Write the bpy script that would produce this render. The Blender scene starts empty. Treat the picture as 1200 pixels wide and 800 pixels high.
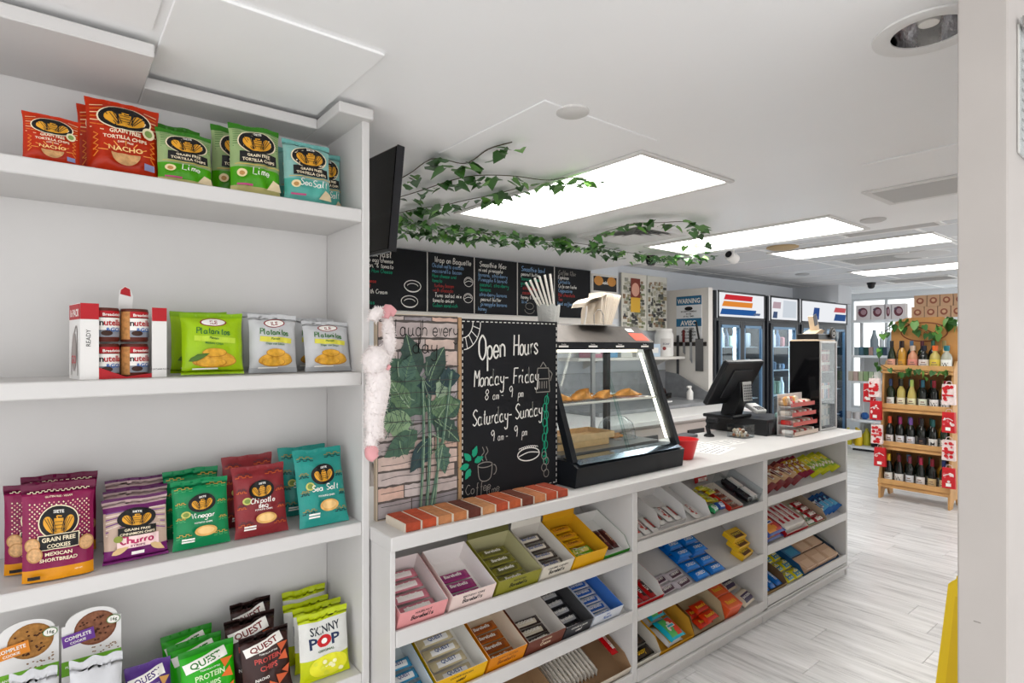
import bpy, math, random
from mathutils import Matrix, Vector, Euler, noise as mnoise
random.seed(7)
C = bpy.context.scene.collection
PI = math.pi

# ------------------------------------------------------------------ camera, world, exposure
F_PX, HOR, CAM_H = 675.0, 405.0, 1.55
YAW = math.atan(540 / 675.0)
SN, CS = math.sin(YAW), math.cos(YAW)
cam_d = bpy.data.cameras.new('camera')
cam_d.sensor_width = 36.0
cam_d.lens = 36.0 * F_PX / 1200.0
cam_d.shift_y = (HOR - 400.0) / 1200.0
cam_d.clip_start = 0.02
cam = bpy.data.objects.new('camera', cam_d)
cam.location = (0, 0, CAM_H)
cam.rotation_euler = (PI / 2, 0, -YAW)
C.objects.link(cam)
scn = bpy.context.scene
scn.camera = cam
scn.view_settings.view_transform = 'Standard'
scn.view_settings.look = 'None'
scn.view_settings.gamma = 1.0
scn.view_settings.exposure = 1.12
scn.view_settings.use_curve_mapping = False
world = bpy.data.worlds.new('world')
scn.world = world
world.use_nodes = True
bg = world.node_tree.nodes['Background']
bg.inputs[0].default_value = (0.99, 0.99, 1.0, 1)
bg.inputs[1].default_value = 1.0
PANEL_E = 5.0           # strength of the fluorescent diffusers

# ------------------------------------------------------------------ pixel -> place (1200x800 frame)
def ray(x, y):
    u = (x - 600) / F_PX
    return (SN + u * CS, CS - u * SN, (HOR - y) / F_PX)
def pz(x, y, Z):
    r = ray(x, y); t = (Z - CAM_H) / r[2]
    return Vector((r[0] * t, r[1] * t, Z))
def py(x, y, Y):
    r = ray(x, y); t = Y / r[1]
    return Vector((r[0] * t, Y, CAM_H + r[2] * t))
def pxx(x, y, X):
    r = ray(x, y); t = X / r[0]
    return Vector((X, r[1] * t, CAM_H + r[2] * t))
def topix(p):
    d = p[0] * SN + p[1] * CS
    return 600 + F_PX * (p[0] * CS - p[1] * SN) / d, HOR - F_PX * (p[2] - CAM_H) / d

# ------------------------------------------------------------------ materials
def lin(h):
    if isinstance(h, str):
        h = h.lstrip('#')
        c = [int(h[i:i + 2], 16) / 255 for i in (0, 2, 4)]
        return tuple(x / 12.92 if x <= .04045 else ((x + .055) / 1.055) ** 2.4 for x in c)
    return h
MATS = {}
def deep(h, k=.85, s=1.15):
    c = lin(h); l = .3 * c[0] + .55 * c[1] + .15 * c[2]
    return tuple(min(1, max(0, (l + (x - l) * s) * k)) for x in c)
def mat(col, rough=.5, metal=0.0, var=0.0, vs=12.0, bump=0.0, bs=60.0, coat=0.0, rnd=0.0, key=None):
    k = key or (col, rough, metal, var, vs, bump, bs, coat, rnd)
    if k in MATS: return MATS[k]
    m = bpy.data.materials.new('mat_' + str(len(MATS))); m.use_nodes = True
    nt = m.node_tree; b = nt.nodes['Principled BSDF']
    c = lin(col)
    b.inputs['Base Color'].default_value = (*c, 1)
    b.inputs['Roughness'].default_value = rough
    b.inputs['Metallic'].default_value = metal
    b.inputs['Specular IOR Level'].default_value = .3
    if coat: b.inputs['Coat Weight'].default_value = coat; b.inputs['Coat Roughness'].default_value = .15
    tc = nt.nodes.new('ShaderNodeTexCoord')
    if var or rnd:
        src = None
        hs = nt.nodes.new('ShaderNodeHueSaturation'); hs.inputs['Color'].default_value = (*c, 1)
        nt.links.new(hs.outputs[0], b.inputs['Base Color'])
        if var:
            n = nt.nodes.new('ShaderNodeTexNoise'); n.inputs['Scale'].default_value = vs; n.inputs['Detail'].default_value = 6
            nt.links.new(tc.outputs['Object'], n.inputs['Vector'])
            mr = nt.nodes.new('ShaderNodeMapRange'); mr.inputs[1].default_value = .3; mr.inputs[2].default_value = .7
            mr.inputs[3].default_value = 1 - var; mr.inputs[4].default_value = 1 + var
            nt.links.new(n.outputs[0], mr.inputs[0]); src = mr.outputs[0]
        if rnd:
            oi = nt.nodes.new('ShaderNodeObjectInfo')
            mr2 = nt.nodes.new('ShaderNodeMapRange'); mr2.inputs[3].default_value = 1 - rnd; mr2.inputs[4].default_value = 1 + rnd
            nt.links.new(oi.outputs['Random'], mr2.inputs[0])
            if src:
                mu = nt.nodes.new('ShaderNodeMath'); mu.operation = 'MULTIPLY'
                nt.links.new(src, mu.inputs[0]); nt.links.new(mr2.outputs[0], mu.inputs[1]); src = mu.outputs[0]
            else: src = mr2.outputs[0]
        nt.links.new(src, hs.inputs['Value'])
    if bump:
        n2 = nt.nodes.new('ShaderNodeTexNoise'); n2.inputs['Scale'].default_value = bs; n2.inputs['Detail'].default_value = 4
        nt.links.new(tc.outputs['Object'], n2.inputs['Vector'])
        bp = nt.nodes.new('ShaderNodeBump'); bp.inputs['Strength'].default_value = bump; bp.inputs['Distance'].default_value = .01
        nt.links.new(n2.outputs[0], bp.inputs['Height']); nt.links.new(bp.outputs[0], b.inputs['Normal'])
    MATS[k] = m
    return m
def emis(col, s, key=None):
    k = key or ('e', col, s)
    if k in MATS: return MATS[k]
    m = bpy.data.materials.new('mat_' + str(len(MATS))); m.use_nodes = True
    nt = m.node_tree; nt.nodes.remove(nt.nodes['Principled BSDF'])
    e = nt.nodes.new('ShaderNodeEmission'); e.inputs[0].default_value = (*lin(col), 1); e.inputs[1].default_value = s
    nt.links.new(e.outputs[0], nt.nodes['Material Output'].inputs[0]); MATS[k] = m
    return m
def glass(tint=(.97, .99, .985), refl=1.0, key='glass'):
    if key in MATS: return MATS[key]
    m = bpy.data.materials.new('mat_' + key); m.use_nodes = True
    nt = m.node_tree; nt.nodes.remove(nt.nodes['Principled BSDF'])
    t = nt.nodes.new('ShaderNodeBsdfTransparent'); t.inputs[0].default_value = (*tint, 1)
    g = nt.nodes.new('ShaderNodeBsdfGlossy'); g.inputs['Roughness'].default_value = .03
    lw = nt.nodes.new('ShaderNodeLayerWeight'); pw_ = nt.nodes.new('ShaderNodeMath'); pw_.operation = 'POWER'; pw_.inputs[1].default_value = 4.0
    fr = nt.nodes.new('ShaderNodeMapRange'); fr.inputs[3].default_value = .03 * refl; fr.inputs[4].default_value = .7 * refl
    nt.links.new(lw.outputs['Facing'], pw_.inputs[0]); nt.links.new(pw_.outputs[0], fr.inputs[0])
    mx = nt.nodes.new('ShaderNodeMixShader')
    nt.links.new(fr.outputs[0], mx.inputs[0]); nt.links.new(t.outputs[0], mx.inputs[1]); nt.links.new(g.outputs[0], mx.inputs[2])
    nt.links.new(mx.outputs[0], nt.nodes['Material Output'].inputs[0]); MATS[key] = m
    return m
WHITE = mat('#d2d0ce', .45, var=.02, vs=5, bump=.05, bs=25)          # painted joinery
WALLW = mat('#e6e4e1', .6, var=.02, vs=3, bump=.04, bs=40)
CEILM = mat('#f6f6f6', .42, var=.015, vs=1.5, bump=.03, bs=12)
BLACK = mat('#161618', .4)
DARK = mat('#22242a', .35)
CHROME = mat('#c8c9cc', .2, 1.0)
STEEL = mat('#9fa1a4', .35, 1.0)
PRW = mat('#f4f1ea', .5)
PRK = mat('#141213', .5)
GOLD = mat('#e3a22c', .45)
RED = mat('#c4161d', .4)

# ------------------------------------------------------------------ mesh builder
class MB:
    def __init__(s): s.v = []; s.f = []; s.m = []; s.mats = []
    def mi(s, m):
        if m not in s.mats: s.mats.append(m)
        return s.mats.index(m)
    def add(s, vs, fs, m, xf=None):
        o = len(s.v); i = s.mi(m)
        s.v += [tuple(xf @ Vector(p)) if xf else tuple(p) for p in vs]
        s.f += [tuple(k + o for k in f) for f in fs]; s.m += [i] * len(fs)
        return s
    def box(s, a, b, m, xf=None, bev=0.0):
        x0, y0, z0 = [min(p, q) for p, q in zip(a, b)]; x1, y1, z1 = [max(p, q) for p, q in zip(a, b)]
        if bev <= 0:
            vs = [(x, y, z) for x in (x0, x1) for y in (y0, y1) for z in (z0, z1)]
            return s.add(vs, [(0, 1, 3, 2), (4, 6, 7, 5), (0, 4, 5, 1), (2, 3, 7, 6), (0, 2, 6, 4), (1, 5, 7, 3)], m, xf)
        bev = min(bev, (x1 - x0) * .45, (y1 - y0) * .45, (z1 - z0) * .45)
        vs = []; idx = {}
        for ix in (0, 1):
            for iy in (0, 1):
                for iz in (0, 1):
                    c = ((x0, x1)[ix], (y0, y1)[iy], (z0, z1)[iz]); sg = (1 - 2 * ix, 1 - 2 * iy, 1 - 2 * iz)
                    for ax in range(3):
                        idx[(ix, iy, iz, ax)] = len(vs)
                        vs.append(tuple(c[k] + (0 if k == ax else sg[k] * bev) for k in range(3)))
        fs = []
        for ax in range(3):
            o = [k for k in range(3) if k != ax]
            for sd in (0, 1):
                q = []
                for p in ((0, 0), (1, 0), (1, 1), (0, 1)):
                    t = [0, 0, 0]; t[ax] = sd; t[o[0]] = p[0]; t[o[1]] = p[1]; q.append(idx[(*t, ax)])
                fs.append(tuple(q))
        for ax in range(3):       # edge chamfers along ax
            o = [k for k in range(3) if k != ax]
            for a_ in (0, 1):
                for b_ in (0, 1):
                    t0 = [0, 0, 0]; t1 = [0, 0, 0]; t1[ax] = 1
                    t0[o[0]] = t1[o[0]] = a_; t0[o[1]] = t1[o[1]] = b_
                    fs.append((idx[(*t0, o[0])], idx[(*t1, o[0])], idx[(*t1, o[1])], idx[(*t0, o[1])]))
        for ix in (0, 1):
            for iy in (0, 1):
                for iz in (0, 1): fs.append(tuple(idx[(ix, iy, iz, k)] for k in range(3)))
        return s.add(vs, fs, m, xf)
    def lathe(s, prof, m, n=16, xf=None, sx=1, sy=1, cap=True):
        vs = []; fs = []
        for r, z in prof:
            for k in range(n):
                a = 2 * PI * k / n; vs.append((r * sx * math.cos(a), r * sy * math.sin(a), z))
        for j in range(len(prof) - 1):
            for k in range(n):
                k2 = (k + 1) % n; fs.append((j * n + k, j * n + k2, (j + 1) * n + k2, (j + 1) * n + k))
        if cap and prof[0][0] > 1e-5: fs.append(tuple(reversed(range(n))))
        if cap and prof[-1][0] > 1e-5: fs.append(tuple(range((len(prof) - 1) * n, len(prof) * n)))
        return s.add(vs, fs, m, xf)
    def tube(s, pts, r, m, n=6, xf=None, cap=True):
        pts = [Vector(p) for p in pts]; vs = []; fs = []
        rr = r if isinstance(r, (list, tuple)) else [r] * len(pts)
        for i, p in enumerate(pts):
            t = (pts[min(i + 1, len(pts) - 1)] - pts[max(i - 1, 0)]).normalized()
            up = Vector((0, 0, 1)) if abs(t.z) < .9 else Vector((1, 0, 0))
            a = t.cross(up).normalized(); b = t.cross(a).normalized()
            for k in range(n):
                an = 2 * PI * k / n; vs.append(p + (a * math.cos(an) + b * math.sin(an)) * rr[i])
        for i in range(len(pts) - 1):
            for k in range(n):
                k2 = (k + 1) % n; fs.append((i * n + k, i * n + k2, (i + 1) * n + k2, (i + 1) * n + k))
        if cap: fs.append(tuple(range(n))); fs.append(tuple(range((len(pts) - 1) * n, len(pts) * n)))
        return s.add(vs, fs, m, xf)
    def prism(s, poly, h0, h1, m, ax='z', xf=None):
        n = len(poly)
        def P(p, h): return {'z': (p[0], p[1], h), 'y': (p[0], h, p[1]), 'x': (h, p[0], p[1])}[ax]
        vs = [P(p, h0) for p in poly] + [P(p, h1) for p in poly]
        fs = [tuple(range(n)), tuple(range(2 * n - 1, n - 1, -1))] + [(k, (k + 1) % n, n + (k + 1) % n, n + k) for k in range(n)]
        return s.add(vs, fs, m, xf)
    def grid(s, fn, nu, nv, m, xf=None):
        vs = [fn(i / nu, j / nv) for j in range(nv + 1) for i in range(nu + 1)]
        fs = [(j * (nu + 1) + i, j * (nu + 1) + i + 1, (j + 1) * (nu + 1) + i + 1, (j + 1) * (nu + 1) + i) for j in range(nv) for i in range(nu)]
        return s.add(vs, fs, m, xf)
    def build(s, name, parent=None, loc=None, rot=None, smooth=False, mode='XYZ'):
        me = bpy.data.meshes.new(name); me.from_pydata(s.v, [], s.f)
        for m in s.mats: me.materials.append(m)
        me.polygons.foreach_set('material_index', s.m)
        if smooth:
            me.polygons.foreach_set('use_smooth', [True] * len(s.f))
            try: me.set_sharp_from_angle(angle=math.radians(40))
            except Exception: pass
        import bmesh
        bm = bmesh.new(); bm.from_mesh(me); bmesh.ops.recalc_face_normals(bm, faces=bm.faces); bm.to_mesh(me); bm.free()
        me.update()
        o = bpy.data.objects.new(name, me); C.objects.link(o)
        if parent: o.parent = parent
        if loc is not None: o.location = loc
        if rot is not None: o.rotation_mode = mode; o.rotation_euler = rot
        return o
def tag(o, label=None, cat=None, group=None, kind=None):
    if label: o['label'] = label
    if cat: o['category'] = cat
    if group: o['group'] = group
    if kind: o['kind'] = kind
    return o
def thing(name, label, cat, loc=(0, 0, 0), rot=(0, 0, 0), group=None, mode='XYZ', scale=None):
    o = bpy.data.objects.new(name, None); C.objects.link(o)
    o.empty_display_size = .05
    o.location = loc; o.rotation_mode = mode; o.rotation_euler = rot
    if scale: o.scale = scale
    return tag(o, label, cat, group)
def copy_tree(o, parent=None):
    c = o.copy(); C.objects.link(c)
    if parent: c.parent = parent
    for ch in o.children: copy_tree(ch, c)
    return c
def share(proto, name, parent, loc=None, rot=None, scale=None, mode='XYZ'):
    o = bpy.data.objects.new(name, proto); C.objects.link(o); o.parent = parent
    if loc is not None: o.location = loc
    if rot is not None: o.rotation_mode = mode; o.rotation_euler = rot
    if scale is not None: o.scale = scale
    return o
def struct(o): o['kind'] = 'structure'; return o

# ------------------------------------------------------------------ lettering
CH = "ABCDEFGHIJKLMNOPQRSTUVWXYZabcdefghijklmnopqrstuvwxyz0123456789&'-.,!:/+%"
GL = {}
def make_glyphs():
    tmp = []
    for bold in (0, 1):
        def mk(body):
            cu = bpy.data.curves.new('g', 'FONT'); cu.body = body; cu.resolution_u = 2; cu.fill_mode = 'FRONT'
            if bold: cu.offset = .022
            o = bpy.data.objects.new('g', cu); C.objects.link(o); tmp.append(o); return o
        hh = mk('HH'); it = [(c, mk(c), mk('H' + c + 'H')) for c in CH]
        bpy.context.view_layer.update(); dg = bpy.context.evaluated_depsgraph_get()
        def get(o):
            e = o.evaluated_get(dg); me = e.to_mesh(); v = [(p.co.x, p.co.y) for p in me.vertices]; f = [tuple(p.vertices) for p in me.polygons]
            e.to_mesh_clear(); return v, f
        w = lambda v: max(p[0] for p in v) - min(p[0] for p in v)
        w0 = w(get(hh)[0])
        for c, o1, o3 in it:
            v, f = get(o1); GL[(c, bold)] = (v, f, w(get(o3)[0]) - w0)
        GL[(' ', bold)] = ([], [], .28)
    cs = {o.data for o in tmp}
    for o in tmp: bpy.data.objects.remove(o)
    for c in cs: bpy.data.curves.remove(c)
make_glyphs()
def text_geo(s, size, bold=1, cond=1.0, align='c', track=0.0):
    vs = []; fs = []; x = 0
    for ch in s:
        g = GL.get((ch, bold)) or GL[(' ', bold)]
        o = len(vs); vs += [((p[0] + x) * size * cond, p[1] * size) for p in g[0]]; fs += [tuple(k + o for k in f) for f in g[1]]
        x += g[2] + track
    W = x * size * cond; dx = {'c': -W / 2, 'l': 0, 'r': -W}[align]
    return [(p[0] + dx, p[1]) for p in vs], fs, W
# single-stroke handwriting: two characters a point (x, y), y letters are below the line
YC = {'a': -4, 'b': -3, 'c': -2, 'd': -1}
ST = dict(a="33 24 14 03 01 10 20 31 34 31 40", b="08 00;01 10 20 31 33 24 14 03", c="33 24 14 03 01 10 20 31", d="33 24 14 03 01 10 20 31 38 31 40", e="02 22 32 33 24 14 03 01 10 20 31",
 f="38 27 21 2a;14 34", g="33 24 14 03 01 10 20 31 34 3b 2a 1a 0b", h="08 00;03 14 24 33 30", i="04 01 10;06 07", j="14 1b 0a;16 17", k="08 00;34 02 30",
 l="08 01 10", m="04 00;03 14 23 20;23 34 43 40", n="04 00;03 14 24 33 30", o="14 03 01 10 20 31 33 24 14", p="04 0a;03 14 24 33 31 20 10 01",
 q="33 14 02 10 32;34 3a 4b", r="04 00 02 14 24", s="33 24 14 03 31 20 10 01", t="17 11 20;05 25", u="04 01 10 20 31;34 31 40", v="04 10 24",
 w="04 10 23 30 44", x="04 30;34 00", y="04 02 11 21 32;34 3b 2a 1a 0b", z="04 34 00 30",
 O="28 06 02 20 42 46 28", H="08 00;48 40;04 44", M="00 08 24 48 40", F="08 00;08 48;04 34", S="47 28 06 24 42 20 01", B="08 00;08 28 36 24 04;24 42 20 00",
 W="08 10 26 30 48", T="08 48;28 20", C="47 28 05 03 20 41", E="48 08 00 40;04 34", R="00 08 28 36 24 04;24 40", P="00 08 38 46 34 04",
 D="00 08 28 45 43 20 00", L="08 00 40", N="00 08 40 48", A="00 28 40;13 33", G="47 28 05 03 20 42 44 24", Y="08 24 48;24 20", I="08 00", J="38 32 10 01", V="08 20 48", K="08 00;48 03 40")
ST.update({'8': "24 06 28 46 24 02 20 42 24", '9': "46 28 06 24 46 40", '1': "06 18 10", '2': "06 28 46 00 40", '3': "07 28 46 24 42 20 01", '5': "48 08 05 34 42 20 01",
 '0': "28 06 02 20 42 46 28", '4': "30 38 03 43", '6': "38 04 02 20 42 24 03", '7': "08 48 10", '-': "03 33", '.': "00 01", ',': "01 0d", '&': "40 06 28 26 02 20 43", '/': "00 48", ' ': "", '$': "47 28 06 24 42 20 01;28 20"})
SM = set('OMSBCGDobcepqdaghnmsuyjflt89236')
def cr(pts, k=4):
    out = []
    for i in range(len(pts) - 1):
        p0 = pts[max(i - 1, 0)]; p1 = pts[i]; p2 = pts[i + 1]; p3 = pts[min(i + 2, len(pts) - 1)]
        for j in range(k):
            t = j / k
            out.append(tuple(.5 * (2 * b + (c - a) * t + (2 * a - 5 * b + 4 * c - d) * t * t + (3 * b - a - 3 * c + d) * t ** 3) for a, b, c, d in zip(p0, p1, p2, p3)))
    out.append(pts[-1]); return out
def ribbon(pts, w):
    vs = []; fs = []; n = len(pts)
    for i in range(n):
        a = Vector(pts[max(i - 1, 0)]); b = Vector(pts[min(i + 1, n - 1)]); t = (b - a)
        if t.length < 1e-9: t = Vector((1, 0))
        t.normalize(); q = Vector((-t.y, t.x)) * w * .5; p = Vector(pts[i])
        vs += [tuple(p + q), tuple(p - q)]
    for i in range(n - 1): fs.append((2 * i, 2 * i + 1, 2 * i + 3, 2 * i + 2))
    return vs, fs
def hand(s, size, wid=.09, cond=1.0, slant=.12, align='c', k=4, jit=.0):
    """handwriting; size = height of a capital"""
    u = size / 8; strokes = []; x = 0
    for ch in s:
        g = ST.get(ch, ''); mx = 2 if ch in 'ijl1I.,' else 0
        for pl in g.split(';'):
            pts = []
            for q in pl.split():
                yy = YC.get(q[1], None); yy = int(q[1]) if yy is None else yy
                xx = int(q[0]); mx = max(mx, xx)
                pts.append(((x + xx + slant * yy + random.uniform(-jit, jit)) * u * cond, (yy + random.uniform(-jit, jit)) * u))
            if len(pts) == 1: continue
            if pts: strokes.append(cr(pts, k) if ch in SM else pts)
        x += (mx if g else 2) + 1.3
    W = x * u * cond; dx = {'c': -W / 2, 'l': 0, 'r': -W}[align]
    vs = []; fs = []
    for st in strokes:
        a, b = ribbon([(p[0] + dx, p[1]) for p in st], wid * size); o = len(vs)
        vs += a; fs += [tuple(q + o for q in f) for f in b]
    return vs, fs, W

class Print(MB):
    """flat print laid on a surface; fmap(u, v, lift) gives the place of a point of the print"""
    def __init__(s, fmap, base=.0007, step=.0004):
        super().__init__(); s.fm = fmap; s.k = 0; s.base = base; s.step = step
    def put(s, vs, fs, m, at=(0, 0), rot=0.0):
        c, sn = math.cos(rot), math.sin(rot); l = s.base + s.step * s.k; s.k += 1
        s.add([s.fm(at[0] + p[0] * c - p[1] * sn, at[1] + p[0] * sn + p[1] * c, l) for p in vs], fs, m); return s
    def text(s, t, x, y, size, m, bold=1, cond=1.0, rot=0.0, fit=None, align='c'):
        vs, fs, W = text_geo(t, size, bold, cond, align)
        if fit and W > fit: vs = [(p[0] * fit / W, p[1]) for p in vs]
        return s.put(vs, fs, m, (x, y), rot)
    def hand(s, t, x, y, size, m, rot=0.0, fit=None, **kw):
        vs, fs, W = hand(t, size, **kw)
        if fit and W > fit: vs = [(p[0] * fit / W, p[1]) for p in vs]
        return s.put(vs, fs, m, (x, y), rot)
    def rect(s, x0, y0, x1, y1, m, n=None, rot=0.0):
        cx, cy = (x0 + x1) / 2, (y0 + y1) / 2; w, h = abs(x1 - x0), abs(y1 - y0)
        nx, ny = n or (max(1, min(26, int(w / .006))), max(1, min(26, int(h / .006))))
        vs = [(-w / 2 + w * i / nx, -h / 2 + h * j / ny) for j in range(ny + 1) for i in range(nx + 1)]
        fs = [(j * (nx + 1) + i, j * (nx + 1) + i + 1, (j + 1) * (nx + 1) + i + 1, (j + 1) * (nx + 1) + i) for j in range(ny) for i in range(nx)]
        return s.put(vs, fs, m, (cx, cy), rot)
    def ell(s, x, y, a, b, m, rot=0.0, a0=0.0, a1=2 * PI, n=26, rings=5):
        vs = [(0, 0)]; fs = []
        full = a1 - a0 > 6.2
        cnt = n if full else n + 1
        for r in range(1, rings + 1):
            for k in range(cnt):
                an = a0 + (a1 - a0) * k / n; vs.append((a * r / rings * math.cos(an), b * r / rings * math.sin(an)))
        for k in range(n):
            k2 = (k + 1) % cnt
            fs.append((0, 1 + k, 1 + k2))
            for r in range(rings - 1): fs.append((1 + r * cnt + k, 1 + (r + 1) * cnt + k, 1 + (r + 1) * cnt + k2, 1 + r * cnt + k2))
        return s.put(vs, fs, m, (x, y), rot)
    def poly(s, pts, m, x=0, y=0, rot=0.0):
        return s.put(pts, [tuple(range(len(pts)))], m, (x, y), rot)
    def line(s, pts, w, m, smooth=True, x=0, y=0, rot=0.0):
        vs, fs = ribbon(cr(pts) if smooth and len(pts) > 2 else pts, w); return s.put(vs, fs, m, (x, y), rot)
def flat_y(y0): return lambda u, v, l: (u, y0 - l, v)          # print on a face that looks to -Y
def flat_z(z0): return lambda u, v, l: (u, v, z0 + l)
def flat_x(x0): return lambda u, v, l: (x0 - l, -u, v)        # on a face that looks to -X (u runs towards -Y)

# ================================================================== THE SETTING
CEIL, TILE, BACK = 2.33, 2.42, 4.15
UX0_ = -.755
def plank_mat():
    m = bpy.data.materials.new('mat_plank'); m.use_nodes = True; nt = m.node_tree; b = nt.nodes['Principled BSDF']
    tc = nt.nodes.new('ShaderNodeTexCoord'); mp = nt.nodes.new('ShaderNodeMapping'); oi = nt.nodes.new('ShaderNodeObjectInfo')
    mp.inputs['Scale'].default_value = (16, 1.3, 1)
    ad = nt.nodes.new('ShaderNodeVectorMath'); ad.operation = 'ADD'
    ml = nt.nodes.new('ShaderNodeVectorMath'); ml.operation = 'SCALE'; ml.inputs[3].default_value = 37
    nt.links.new(oi.outputs['Location'], ml.inputs[0])
    nt.links.new(tc.outputs['Object'], mp.inputs['Vector']); nt.links.new(mp.outputs[0], ad.inputs[0]); nt.links.new(ml.outputs[0], ad.inputs[1])
    n = nt.nodes.new('ShaderNodeTexNoise'); n.inputs['Scale'].default_value = 1.6; n.inputs['Detail'].default_value = 7; n.inputs['Roughness'].default_value = .65
    nt.links.new(ad.outputs[0], n.inputs['Vector'])
    r = nt.nodes.new('ShaderNodeValToRGB'); e = r.color_ramp.elements
    e[0].position = .30; e[0].color = (*lin('#b0aeae'), 1); e[1].position = .66; e[1].color = (*lin('#f3f2f2'), 1)
    x = r.color_ramp.elements.new(.47); x.color = (*lin('#e0dfde'), 1)
    nt.links.new(n.outputs[0], r.inputs[0])
    hs = nt.nodes.new('ShaderNodeHueSaturation'); mr = nt.nodes.new('ShaderNodeMapRange'); mr.inputs[3].default_value = .92; mr.inputs[4].default_value = 1.06
    nt.links.new(oi.outputs['Random'], mr.inputs[0]); nt.links.new(mr.outputs[0], hs.inputs['Value']); nt.links.new(r.outputs[0], hs.inputs['Color'])
    nt.links.new(hs.outputs[0], b.inputs['Base Color']); b.inputs['Roughness'].default_value = .3
    return m
PLK = plank_mat()
fl = struct(MB().box((-2.5, -3.2, -.06), (11, BACK, -.004), mat('#dcdad8', .5)).build('floor'))
pw, plen = .182, 1.22
proto = MB().box((-pw / 2 + .0012, -plen / 2 + .0012, -.01), (pw / 2 - .0012, plen / 2 - .0012, 0), PLK, bev=.0012)
po = proto.build('plank', fl, (-50, 0, 0)); pmesh = po.data; bpy.data.objects.remove(po)
for i in range(44):
    off = random.uniform(0, plen); x = 1.5 + (i + .5) * pw
    for j in range(5):
        y = -.9 + off - plen + j * plen + plen / 2
        if y - plen / 2 > 3.5: continue
        share(pmesh, 'plank', fl, (x, y, 0), (0, 0, PI * random.randint(0, 1)))

DLX, DLY, DH = 1.70, .47, .083       # the recessed downlight's hole
cm = MB()
for q in [(-2.5, -3.2, DLX - DH, BACK), (DLX + DH, -3.2, 4.35, BACK), (DLX - DH, -3.2, DLX + DH, DLY - DH), (DLX - DH, DLY + DH, DLX + DH, BACK)]: cm.box((q[0], q[1], CEIL), (q[2], q[3], CEIL + .14), CEILM)
ce = struct(cm.build('ceiling'))
ct = struct(MB().box((4.35, -3.2, TILE + .012), (11, BACK, TILE + .1), mat('#d8d6d3', .6)).build('ceiling'))
TL = mat('#d2d3d5', .85, var=.05, vs=160, bump=.25, bs=220, rnd=.04)
tm = MB().box((-.297, -.6, -.0), (.297, .6, .014), TL, bev=.004).build('tile', ct); tmesh = tm.data; bpy.data.objects.remove(tm)
bars = MB(); TG = mat('#f0efee', .4)
for i in range(11):
    x = 4.40 + i * .609; bars.box((x - .012, -.3, TILE - .003), (x + .012, BACK, TILE + .012), TG)
for j in range(5):
    y = .25 + j * 1.22
    if y < BACK: bars.box((4.36, y - .012, TILE - .0025), (10.9, y + .012, TILE + .012), TG)
bars.build('grid_rail', ct)
SKIP = set()
for i in range(10):
    for j in range(4):
        x = 4.40 + (i + .5) * .609; y = .25 + (j + .5) * 1.22
        if y + .6 > BACK: continue
        share(tmesh, 'tile', ct, (x, y, TILE))
for i in range(10): share(tmesh, 'tile', ct, (4.40 + (i + .5) * .609, 4.02, TILE), scale=(1, .19, 1))

BWALL = mat('#dfe3e8', .6, var=.02, vs=3, bump=.04, bs=40)
struct(MB().box((.4, BACK, 0), (11, BACK + .12, 2.56), BWALL).build('wall_back'))
struct(MB().box((.4, 2.12, 0), (.52, BACK, 2.4), WALLW).build('wall_left'))  # unseen left side of the kitchen, added to contain the light
wp = struct(MB().box((5.62, 3.58, 0), (5.70, BACK, 2.19), mat('#dcd8d2', .5, var=.02)).build('wall_partition'))
# the end of the wall beside the camera
POST = mat('#bbb5b0', .5, var=.03, vs=6, bump=.06, bs=14)
wr = struct(MB().box((1.5, .2825, 0), (4.6, .358, CEIL), POST, bev=.004).build('wall_right'))
MB().box((1.49, .279, 0), (1.5, .3615, CEIL), POST, bev=.003).build('corner_trim', wr)
MB().box((1.4896, .322, .98), (1.49, .334, .982), mat('#8e8982', .7), Matrix.Rotation(0, 4, 'X')).build('scuff', wr)
struct(MB().box((-2.5, 2.0, 0), (UX0_, 2.1, CEIL), WALLW).build('wall_side'))
# window wall far behind
fw = MB(); WX = 10.6
for (y0, y1, z0, z1) in [(-3.2, 4.15, 0, .5), (-3.2, 4.15, 2.34, 2.56), (4.05, 4.15, .5, 2.34), (2.9, 3.0, .5, 2.34), (-3.2, -2.2, .5, 2.34), (1.0, 1.1, .5, 2.34)]:
    fw.box((WX, y0, z0), (WX + .12, y1, z1), mat('#e9ecef', .6))
struct(fw.build('wall_far'))
for n, (a, b) in enumerate([(3.0, 4.05), (1.1, 2.9), (-2.2, 1.0)]):
    w = struct(MB().box((WX + .05, a + .04, .54), (WX + .058, b - .04, 2.30), glass()).build('window_%d' % (n + 1)))
    f = MB(); FR = mat('#d5d8da', .4)
    for q in ((a, .5, a + .04, 2.34), (b - .04, .5, b, 2.34), (a + .04, .5, b - .04, .54), (a + .04, 2.30, b - .04, 2.34), ((a + b) / 2 - .02, .54, (a + b) / 2 + .02, 2.30)):
        f.box((WX + .03, q[0], q[1]), (WX + .08, q[2], q[3]), FR)
    f.build('window_frame', w)
# bulkhead over the end of the coolers
struct(MB().box((8.75, 3.5, 2.16), (9.2, BACK, TILE), mat('#c9ccd0', .6)).build('wall_bulkhead'))

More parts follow.
